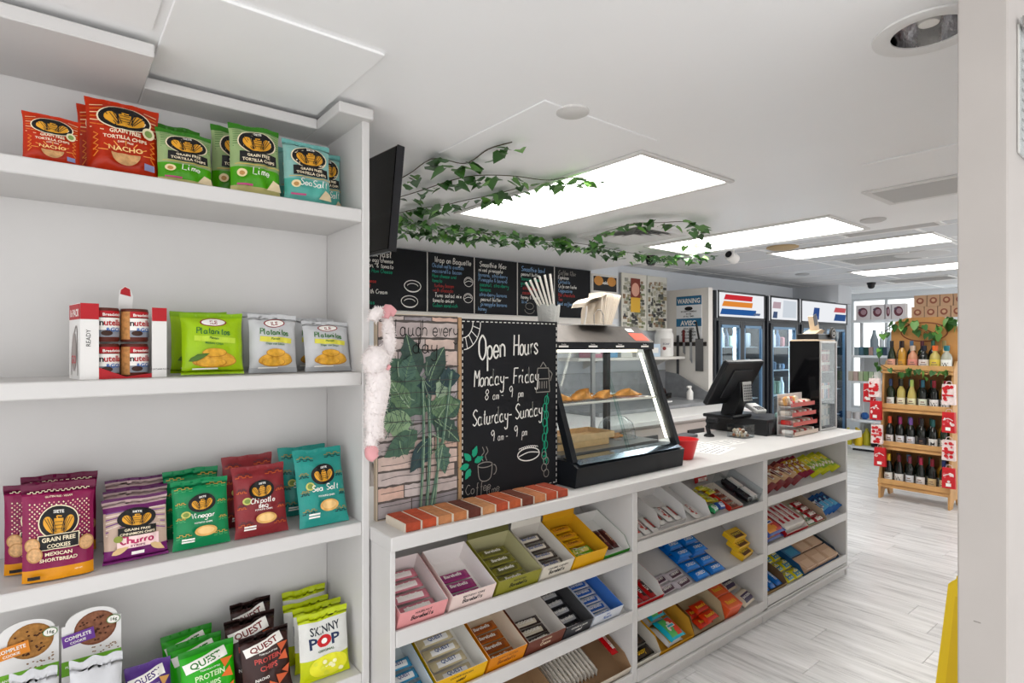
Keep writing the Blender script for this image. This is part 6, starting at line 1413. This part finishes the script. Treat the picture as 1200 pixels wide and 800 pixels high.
def bottle(kind, X, Y, Z, gcol, lab, cap, label, mark=None, sh='bord', ltx=None):
    k = (gcol, lab, cap, sh, ltx)
    t = thing('wine_bottle', label, 'wine bottle', (X, Y, Z), (0, 0, random.uniform(-.15, .15)), kind)
    if k not in BTM:
        pf = {'bord': [(.034, 0), (.037, .006), (.037, .17), (.033, .195), (.016, .225), (.0145, .25)], 'burg': [(.036, 0), (.040, .006), (.040, .13), (.033, .175), (.017, .225), (.0145, .25)], 'fat': [(.042, 0), (.045, .006), (.045, .13), (.038, .16), (.018, .185), (.017, .20)]}[sh]
        top_ = pf[-1][1]; b1 = take(MB().lathe(pf, GLS[gcol], 18).build('glass_body', smooth=True)); c1 = take(MB().lathe([(.0165, top_ - .02 + .0), (.0168, top_ + .002), (.0165, top_ + .05), (.001, top_ + .051)] if sh != 'fat' else [(.022, top_ + .0005), (.024, top_ + .01), (.024, top_ + .05), (.001, top_ + .052)], mat(cap, .35), 14).build('cap', smooth=True))
        r = pf[1][0]; p = Print(lambda u, v, l: (-(r + l) * math.cos(u / r), -(r + l) * math.sin(u / r), v), .0008, .0003); p.rect(-r * 1.25, .03, r * 1.25, .115, mat(lab, .5))
        if ltx: p.text(ltx, 0, .05, .05, PRK if lab != '#2a2a2e' else PRW, fit=r * 1.6)
        else: p.rect(-r * .6, .06, r * .6, .068, mat('#6a5a50', .5)); p.rect(-r * .4, .08, r * .4, .09, mat('#8a6a5a', .5))
        BTM[k] = (b1, c1, take(p.build('paper_label')))
    b1, c1, l1 = BTM[k]; share(b1, 'glass_body', t); share(c1, 'cap', t); share(l1, 'paper_label', t)
ROWB = [
 [('dark', '#e2ded6', '#d8b02c', 'gold-capped dark bottle', 'burg', None), ('dark', '#dedad4', '#5a2028', 'dark bottle with a W label', 'burg', 'W'), ('dark', '#d8d8da', '#6a2a3a', 'dark bottle with a plain white label', 'bord', None), ('dark', '#e0dcd8', '#a02a44', 'pink-capped dark bottle', 'burg', None), ('dark', '#d0b888', '#7a1f2c', 'dark bottle with a tan label', 'bord', None), ('green', '#c8b890', '#2a3a6a', 'green bottle at the right end', 'bord', None)],
 [('dark', '#e6dcd8', '#c84a2c', 'dark bottle with a red-printed label', 'bord', None), ('dark', '#dcdcde', '#8a2a5a', 'dark bottle with a chevron label', 'bord', '>'), ('dark', '#d8d8dc', '#6a4a8a', 'purple-capped dark bottle', 'bord', '>'), ('dark', '#2a2a2e', '#2a2a2a', 'all black bottle', 'bord', None), ('dark', '#e4e2dc', '#2a5a5a', 'teal-capped dark bottle', 'bord', 'M'), ('green', '#d8d0c0', '#4a7a4a', 'green-capped bottle', 'bord', None)],
 [('green', '#d8d8d0', '#2a3a5a', 'green bottle at the left end', 'bord', None), ('pale', '#e2dcc0', '#2a2a22', 'pale gold bottle with a cream label', 'bord', None), ('pale', '#dcd8b0', '#9ab05a', 'pale gold bottle with a green cap', 'burg', None), ('dark', '#d8dcc8', '#2a5a6a', 'dark bottle with a teal cap', 'bord', None), ('dark', '#e6e2de', '#8a2430', 'dark bottle with a bold W label', 'bord', 'W'), ('dark', '#e2dedc', '#9a2a3a', 'red-capped dark bottle with a small w label', 'bord', 'W')],
 [('green', '#d8a08a', '#1e1a1a', 'green bottle with a coral label', 'burg', None), ('gold', '#c8922e', '#2a1a14', 'amber bottle', 'bord', None), ('rose', '#d88a7a', '#c8b09a', 'rose pink round bottle', 'fat', None), ('dark', '#d8cfc8', '#1a1e2a', 'dark bottle with a pinkish label', 'fat', None), ('pale', '#d8c04a', '#e0682a', 'golden bottle with an orange cap', 'fat', None), ('clear', '#e6e6e0', '#1f6a72', 'clear bottle with a teal cap and W label', 'fat', 'W')]]
NM = ('bottom', 'second lowest', 'second highest', 'top')
for r, row in enumerate(ROWB):
    for k, (g, lb, cp, ds, sh, tx) in enumerate(row):
        bottle('bottles on the %s shelf of the wine rack' % NM[r], WX_ + .075 + .028 * r, wc + hw - .062 - k * (2 * hw - .12) / 5, LV[r] + .0005, g, lb, cp, '%s on the %s wine rack shelf' % (ds, NM[r]), sh=sh, ltx=None if tx == '>' else tx)
    for k in range(5):
        bottle('rear bottles on the %s shelf of the wine rack' % NM[r], WX_ + .175 + .028 * r, wc + hw - .115 - k * (2 * hw - .2) / 4.2, LV[r] + .0005, ('dark', 'green', 'green', 'dark', 'gold')[k], '#d8d4cc', ('#3a3a44', '#4a6a8a', '#5a2a34', '#2a5a4a', '#8a7a4a')[k], '%s-capped rear bottle in the second line on the %s wine rack shelf' % (('charcoal', 'blue', 'wine', 'teal', 'olive')[k], NM[r]))
# gift bags hung at the sides
GR = mat('#c8262c', .4, var=.1, vs=20); GW = mat('#ead8d4', .45, var=.15, vs=40)
def gift(y, z, x, hh, label, red, flip=False):
    t = thing('gift_bag', label, 'gift bag', (x, y, z), (0, 0, random.uniform(-.2, .2)), 'gift bags hung on the wine rack'); q = .052
    b = MB().prism([(-q, 0), (q, 0), (q * .92, hh), (-q * .92, hh)], -.02, .02, GR if red else GW, 'x').build('bag', t)
    pr = Print(lambda u, v, l: (-.02 - l, -u, v), .001, .0004)
    for k in range(9): pr.ell(random.uniform(-.036, .036), random.uniform(.03, hh - .03), random.uniform(.008, .018), random.uniform(.008, .018), (GW, mat('#d8646a', .4), GR)[k % 3], n=9, rings=2)
    if red: pr.rect(-.02, .02, .02, .05, PRW); pr.line([(-.04, hh * .6), (0, hh * .7), (.04, hh * .6)], .008, GW)
    else:
        for k in range(7): pr.ell(random.uniform(-.035, .035), random.uniform(.02, hh - .02), .016, .016, GR)
        pr.rect(-.045, hh * .42, .045, hh * .5, GR)
    pr.build('bag_print', t); MB().tube([(-.0, -.025, hh), (-.0, -.02, hh + .022), (0, 0, hh + .03), (0, .02, hh + .022), (0, .025, hh)], .003, GW, 6).build('handle', t)
for k, (z, r_, x, y) in enumerate([(1.03, False, 6.545, WY1 + .02), (.80, True, 6.545, WY1 + .01), (.56, False, 6.545, WY1), (.33, True, 6.57, WY1 - .02), (.97, True, 6.60, WY1 + .09)]):
    gift(y, z, x , .19, ('white and red gift bag at the top left of the wine rack', 'red gift bag second from the top at the left of the wine rack', 'clear and red gift bag third from the top at the left of the wine rack', 'lowest red gift bag at the left of the wine rack', 'red gift bag sticking out left of the wine rack')[k], r_)
for k, z in enumerate((1.0, .74, .48, .22)): gift(WY0 - .015, z, 6.545 , .19, ('highest', 'second', 'third', 'lowest')[k] + ' gift bag hanging at the right side of the wine rack', k in (1, 3))

# ================================================================== FAR SHELVES
fs = thing('gondola_shelf', 'white shop shelf in front of the far windows', 'shelf', (9.3, 2.6, 0)); SW = mat('#dfe2e4', .5)
FZ = (.07, .46, 1.03, 1.41, 1.93)
for z in FZ: MB().box((0, -1.15, z - .035), (.42, .95, z), SW, bev=.002).build('shelf', fs)
for y in (-1.15, -.1, .93): MB().box((.40, y, 0), (.44, y + .04, 2.0), SW).build('upright', fs)
MB().box((.44, -1.15, 0), (.45, .97, 1.38), mat('#c9ccce', .5)).build('back_panel', fs); MB().box((.02, -1.13, 0), (.40, .93, .034), mat('#2a2a2c', .5)).build('plinth', fs)
def fbox(name, label, cat, y0, y1, z, h, col, group, paint=None, x=9.33, d=.1):
    t = thing(name, label, cat, (x, (y0 + y1) / 2, z + .0005), (0, 0, 0), group); w = y0 - y1; MB().box((0, -w / 2, 0), (d, w / 2, h), mat(col, .5), bev=.003).build('carton', t)
    if paint: pr = Print(lambda u, v, l: (-l, -u, v), .002, .0005); paint(pr, w, h); pr.build('front_print', t)
def berry(pr, w, h): pr.ell(0, h * .5, w * .33, h * .32, mat('#6a3a44', .5)); pr.ell(w * .05, h * .52, w * .2, h * .18, mat('#b09098', .5)); pr.ell(-w * .2, h * .68, w * .12, h * .08, mat('#5a4a5a', .5))
for k, (a, b) in enumerate([(1003, 1019.5), (1020.5, 1036), (1037.5, 1044), (1045, 1061)]): fbox('fruit_carton', ('first', 'second', 'narrow third', 'fourth')[k] + ' white carton with a berry print from the left on the far top shelf', 'carton', pxx(a, 375, 9.33).y, pxx(b, 375, 9.33).y, 1.93, .215, '#e0dcdc', 'berry cartons', berry)
def swirl(pr, w, h): pr.ell(0, h * .5, w * .3, h * .28, mat('#9a5a44', .5)); pr.ell(0, h * .52, w * .16, h * .14, mat('#d8b08a', .5))
for r in range(2):
    for k in range(4):
        a = 1068 + k * 15.5 + (3 if r else 0); fbox('tan_carton', ('lower' if r == 0 else 'upper') + ' tan carton number %s from the left above the wine rack' % ('one', 'two', 'three', 'four')[k], 'carton', pxx(a, 375, 9.33).y, pxx(a + 14.6, 375, 9.33).y, 1.93 + r * .156, .155, '#cfa784', 'tan cartons', swirl)
for k, (x, c, h_, r_) in enumerate([(1019, '#8d9aa2', .22, .055), (1028, '#d8dee2', .21, .03), (1038, '#a8bcc8', .20, .05)]):
    y = pxx(x, 400, 9.4).y; o = MB().lathe([(r_ * .9, 0), (r_, .01), (r_, h_ * .6), (r_ * .45, h_ * .85), (r_ * .4, h_), (.001, h_)], mat(c, .3), 14).build('tall_bottle', None, (9.5, y, 1.56), smooth=True)
    o.location = (9.58, y, 1.4105); o.scale = (1, 1, 1.7); tag(o, ('grey', 'white', 'pale blue')[k] + ' tall bottle on the far shelf, against the window', 'bottle')
CLR = ['#8a9aa0', '#4a6a7a', '#2a4a44', '#a88a80', '#8a98a8', '#2c6a4a', '#3a4a5a']
for k in range(7): fbox('small_carton', ('first', 'second', 'third', 'fourth', 'fifth', 'sixth', 'seventh')[k] + ' small carton in the line below the berry cartons', 'carton', pxx(1001 + k * 5.6, 400, 9.33).y, pxx(1006 + k * 5.6, 400, 9.33).y, 1.41, .12, CLR[k], 'line of small cartons')
for k in range(6): fbox('small_carton', ('first', 'second', 'third', 'fourth', 'fifth', 'sixth')[k] + ' pale carton on the far shelf at counter height', 'carton', pxx(994 + k * 6, 400, 9.33).y, pxx(999 + k * 6, 400, 9.33).y, 1.03, .14, ['#d0c8b8', '#c8b0a8', '#b8c0a0', '#8fa878', '#a8b898', '#d0d0c4'][k], 'pale cartons')
for k, x in enumerate((993, 1004)): tag(MB().lathe([(.05, 0), (.06, .1), (.055, .1), (.001, .012)], mat('#c8c4c4', .4), 14).build('paper_cup', None, (9.40, pxx(x, 400, 9.4).y, .4605), smooth=True), ('first', 'second')[k] + ' grey cup on the low far shelf', 'cup')
for k in range(3): tag(MB().box((-.05, -.05, 0), (.05, .05, .10), mat(['#2a5a9a', '#1f4a8a', '#3a7ac0'][k], .4), bev=.03).build('blue_pack', None, (9.42, pxx(1013 + k * 11, 400, 9.4).y, .461), (0, 0, .15 * k)), ('left', 'middle', 'right')[k] + ' blue pack on the low far shelf', 'pack')
for k in range(4): tag(MB().lathe([(.05, 0), (.055, .02), (.055, .16), (.02, .22), (.018, .25), (.001, .251)], mat('#d8b824' if k % 3 else '#c8c03a', .3), 12).build('oil_bottle', None, (9.37 + .12 * (k % 2), pxx(995 + k * 6.0, 400, 9.4).y, .0705), smooth=True), 'yellow bottle on the lowest far shelf', 'bottle', 'yellow bottles on the lowest shelf')
tag(MB().box((-.08, -.16, 0), (.08, .16, .26), mat('#1a1c20', .4), bev=.01).build('black_crate', None, (9.44, pxx(1036, 400, 9.4).y, .071)), 'black crate on the lowest far shelf', 'crate')

# ================================================================== IVY
LM = bpy.data.materials.new('mat_leaf'); LM.use_nodes = True; nt = LM.node_tree; b = nt.nodes['Principled BSDF']; oi = nt.nodes.new('ShaderNodeObjectInfo'); r = nt.nodes.new('ShaderNodeValToRGB')
r.color_ramp.elements[0].color = (*lin('#274d1f'), 1); r.color_ramp.elements[1].color = (*lin('#6fa544'), 1); e = r.color_ramp.elements.new(.55); e.color = (*lin('#3f7230'), 1)
nt.links.new(oi.outputs['Random'], r.inputs[0]); nt.links.new(r.outputs[0], b.inputs['Base Color']); b.inputs['Roughness'].default_value = .4
try: b.inputs['Transmission Weight'].default_value = 0
except Exception: pass
out = [(0, 0), (.25, .42), (.5, .48), (.62, .30), (1.0, .0)]
vs = [(0, 0, 0), (.3, .0, .0), (.6, 0, .0), (1.05, 0, -.08)]; L = [(-.12, .30, .06), (.22, .46, .09), (.62, .28, .05)]
vs += L + [(p[0], -p[1], p[2]) for p in L]
lm = MB().add(vs, [(0, 1, 5, 4), (1, 2, 6, 5), (2, 3, 6), (0, 7, 8, 1), (1, 8, 9, 2), (2, 9, 3)], LM).build('leaf', smooth=True); LEAF = take(lm)
STM = mat('#4a3f2c', .7); CAMP = pz(763, 300, CEIL)
def garland(pix, label, n, sz=.05, hang=.02, zc=CEIL, spread=.06, seed=1):
    rs = random.Random(seed); pts = [pz(x, y, zc) - Vector((0, 0, dz)) for x, y, dz in pix]
    path = [Vector(p) for p in cr([tuple(p) for p in pts], 6)]; root = thing('ivy_garland', label, 'ivy', path[0], (0, 0, 0), 'ivy on the ceiling')
    MB().tube([p - path[0] for p in path], .0022, STM, 5).build('stem', root)
    for k in range(n):
        s = rs.random() * (len(path) - 1); i = int(s); p = path[i].lerp(path[min(i + 1, len(path) - 1)], s - i)
        q = p + Vector((rs.uniform(-spread, spread), rs.uniform(-spread, spread), -rs.uniform(.004, hang)))
        q.z = min(q.z, zc - .034)
        if abs(q.x - 3.15) < .34 and abs(q.y - 2.6) < .34: q.z = min(q.z, zc - .085)
        if (q.xy - CAMP.xy).length < .12: continue
        share(LEAF, 'leaf', root, q - path[0], (rs.uniform(-.5, .5), rs.uniform(-.1, .7), rs.uniform(0, 2 * PI)), [sz * rs.uniform(.75, 1.2)] * 3)
garland([(455, 215, .01), (480, 200, .012), (508, 183, .01), (545, 188, .012), (572, 172, .01), (600, 164, .008)], 'topmost ivy strand reaching towards the camera side hatch', 30, .062, .04, spread=.035, seed=2)
garland([(455, 232, .012), (490, 222, .01), (530, 208, .012), (560, 203, .01), (600, 203, .012), (640, 208, .012), (665, 205, .012), (700, 205, .015)], 'second ivy strand crossing the bright ceiling panel', 56, .058, .04, spread=.05, seed=3)
garland([(455, 250, .012), (490, 242, .012), (520, 238, .012), (545, 232, .012), (575, 226, .012), (605, 218, .012)], 'short ivy strand touching the corner of the nearest panel', 44, .062, .03, spread=.05, seed=4)
garland([(455, 254, .02), (490, 260, .02), (530, 266, .02), (570, 270, .02), (600, 273, .02)], 'dense ivy garland hanging over the menu boards', 235, .056, .05, spread=.2, seed=5)
garland([(630, 277, .02), (660, 278, .03), (700, 284, .03), (740, 292, .03), (780, 298, .03), (815, 295, .02)], 'ivy garland running from the panel to the black camera', 235, .056, .05, spread=.17, seed=6)
garland([(690, 280, .04), (702, 268, .04), (720, 261, .04), (745, 254, .04), (775, 253, .04), (805, 252, .04), (818, 260, .04), (816, 270, .04), (800, 280, .04), (825, 280, .015), (845, 276, .015)], 'ivy loop curling round the ceiling air diffuser', 50, .065, .03, spread=.04, seed=7)
# ivy on the wine rack
rs = random.Random(9); root = thing('ivy_sprig', 'sprig of ivy draped over the wine rack header', 'ivy', (WX_ + .27, wc, 1.80)); P = [Vector((0, .33, -.10)), Vector((-.0, .2, .0)), Vector((0, .05, -.05)), Vector((0, -.1, -.12)), Vector((0, -.22, .0)), Vector((0, -.3, -.02))]
MB().tube(P, .004, STM, 5).build('stem', root)
for k in range(34):
    s = rs.random() * 4.99; i = int(s); p = P[i].lerp(P[i + 1], s - i); share(LEAF, 'leaf', root, p + Vector((rs.uniform(-.03, 0), rs.uniform(-.04, .04), rs.uniform(-.05, .04))), (rs.uniform(-1, 1), 1.2 + rs.uniform(-.6, .6), rs.uniform(0, 6.28)), [.075 * rs.uniform(.8, 1.2)] * 3)
root = thing('ivy_sprig', 'sprig of ivy along the top shelf rail of the wine rack', 'ivy', (WX_ + .04, wc, 1.30)); P = [Vector((0, .31, .25)), Vector((0, .30, .06)), Vector((0, .15, -.02)), Vector((0, 0, .01)), Vector((0, -.15, -.02)), Vector((0, -.28, .01))]; MB().tube(P, .004, STM, 5).build('stem', root)
for k in range(26):
    s = rs.random() * 4.99; i = int(s); p = P[i].lerp(P[i + 1], s - i); share(LEAF, 'leaf', root, p + Vector((rs.uniform(-.05, -.01), rs.uniform(-.03, .03), rs.uniform(-.04, .03))), (rs.uniform(-1, 1), 1.2 + rs.uniform(-.6, .6), rs.uniform(0, 6.28)), [.06 * rs.uniform(.8, 1.2)] * 3)

# ================================================================== PLUSH, FLOOR SIGN, WALL POCKET
FUR = mat('#ece4e2', .95, var=.05, vs=60); PINK = mat('#e2a3a6', .8)
pl = thing('plush_toy', 'fluffy white long-limbed plush toy with pink paws, hung on the picture corner', 'plush toy', (.80, 1.69, 1.20))
def blob(name, pts, rad, m, fuzz, parent):
    """a soft stuffed limb: skinned tube with noisy fur tufts"""
    path = [Vector(p) for p in cr(pts, 4)]; rr = [x for (x,) in cr([(r_,) for r_ in rad], 4)]; n = 14; mb = MB(); vs = []; fs = []
    for i, p in enumerate(path):
        t_ = (path[min(i + 1, len(path) - 1)] - path[max(i - 1, 0)]).normalized(); a = t_.cross(Vector((0, 1, .01))).normalized(); b = t_.cross(a).normalized()
        for k in range(n):
            an = 2 * PI * k / n; d = a * math.cos(an) + b * math.sin(an); vs.append(p + d * rr[i] * (1 + .10 * mnoise.noise(p * 60 + d * 3)))
    fs = [(i * n + k, i * n + (k + 1) % n, (i + 1) * n + (k + 1) % n, (i + 1) * n + k) for i in range(len(path) - 1) for k in range(n)] + [tuple(range(n)), tuple(range((len(path) - 1) * n, len(path) * n))]
    mb.add(vs, fs, m); o = mb.build(name, parent, smooth=True)
    if fuzz:
        fz = MB()
        for _ in range(int(fuzz)):
            i = random.randrange(len(path)); an = random.uniform(0, 2 * PI); t_ = (path[min(i + 1, len(path) - 1)] - path[max(i - 1, 0)]).normalized(); a = t_.cross(Vector((0, 1, .01))).normalized(); b = t_.cross(a).normalized(); d = a * math.cos(an) + b * math.sin(an)
            p = path[i] + t_ * random.uniform(-.006, .006) + d * rr[i] * .92; q = (d + Vector((random.uniform(-.6, .6), random.uniform(-.6, .6), random.uniform(-.8, .3)))).normalized() * random.uniform(.006, .012); s_ = q.cross(Vector((random.random(), random.random(), random.random()))).normalized() * .0014
            fz.add([p + s_, p - s_, p + q], [(0, 1, 2)], m)
        tag(fz.build('fur', o), kind='stuff')
    return o
blob('body', [(-.0, 0, .06), (-.005, 0, .12), (.005, 0, .19), (.01, 0, .25), (.0, .0, .30)], [.024, .03, .036, .036, .03], FUR, 1500, pl)
blob('head', [(-.005, -.005, .27), (-.005, -.012, .31), (-.002, -.008, .345)], [.03, .042, .02], FUR, 900, pl)
blob('arm', [(.02, 0, .29), (.045, 0, .34), (.055, .02, .40), (.055, .035, .445)], [.02, .019, .017, .014], FUR, 900, pl)
blob('hand', [(.042, .02, .44), (.052, .02, .465), (.075, .015, .455)], [.012, .02, .012], PINK, 0, pl); blob('leg', [(-.005, 0, .12), (-.012, 0, .06), (-.015, 0, .03)], [.022, .02, .018], FUR, 500, pl); blob('foot', [(-.015, 0, .035), (-.016, -.008, .01), (-.008, -.016, -.004)], [.018, .022, .014], PINK, 0, pl)
blob('face', [(.022, -.035, .285), (.03, -.036, .28)], [.009, .009], PINK, 0, pl); blob('hand', [(-.01, 0, .43), (.0, -.0, .452), (.02, 0, .46)], [.012, .018, .012], FUR, 250, pl)
wf = thing('wet_floor_sign', 'yellow folding wet floor sign partly behind the wall end', 'floor sign', (2.84, .60, 0)); YEL = mat('#f0cc12', .4)
for s in (-1, 1):
    sp_ = MB().prism([(-.15, 0), (-.10, 0), (-.07, .05), (.07, .05), (.10, 0), (.15, 0), (.115, .60), (.09, .625), (-.09, .625), (-.115, .60)], -.008, .008, YEL, 'x').build('leaf_panel', wf, (s * .12, 0, 0), (0, -s * .19, 0))
    e_ = MB().prism([(-.112, .08), (.112, .08), (.09, .56), (-.09, .56)], s * .008, s * .010, mat('#e4bd0c', .4), 'x').build('raised_panel', sp_)
MB().box((-.012, -.09, .605), (.012, .09, .632), YEL, bev=.006).build('hinge', wf)
p = Vector((1.58, .2825, 2.02))
wp_ = thing('wall_pocket', 'clear acrylic paper pocket on the wall end at the frame edge', 'paper holder', (1.585, .2825, 1.955)); MB().box((0, -.004, 0), (.23, -.001, .27), mat('#efece6', .5)).build('paper', wp_); MB().box((-.006, -.010, -.006), (.24, -.006, .28), GP).build('front_cover', wp_); MB().box((-.006, -.012, .26), (.24, -.0102, .282), mat('#8d8a86', .3)).build('clip_bar', wp_)
pr = Print(flat_y(-.004), .0006, .0001)
for k in range(10): pr.rect(.02, .03 + k * .021, .2, .036 + k * .021, mat('#6a6864', .6), n=(1, 1))
pr.build('paper_print', wp_)
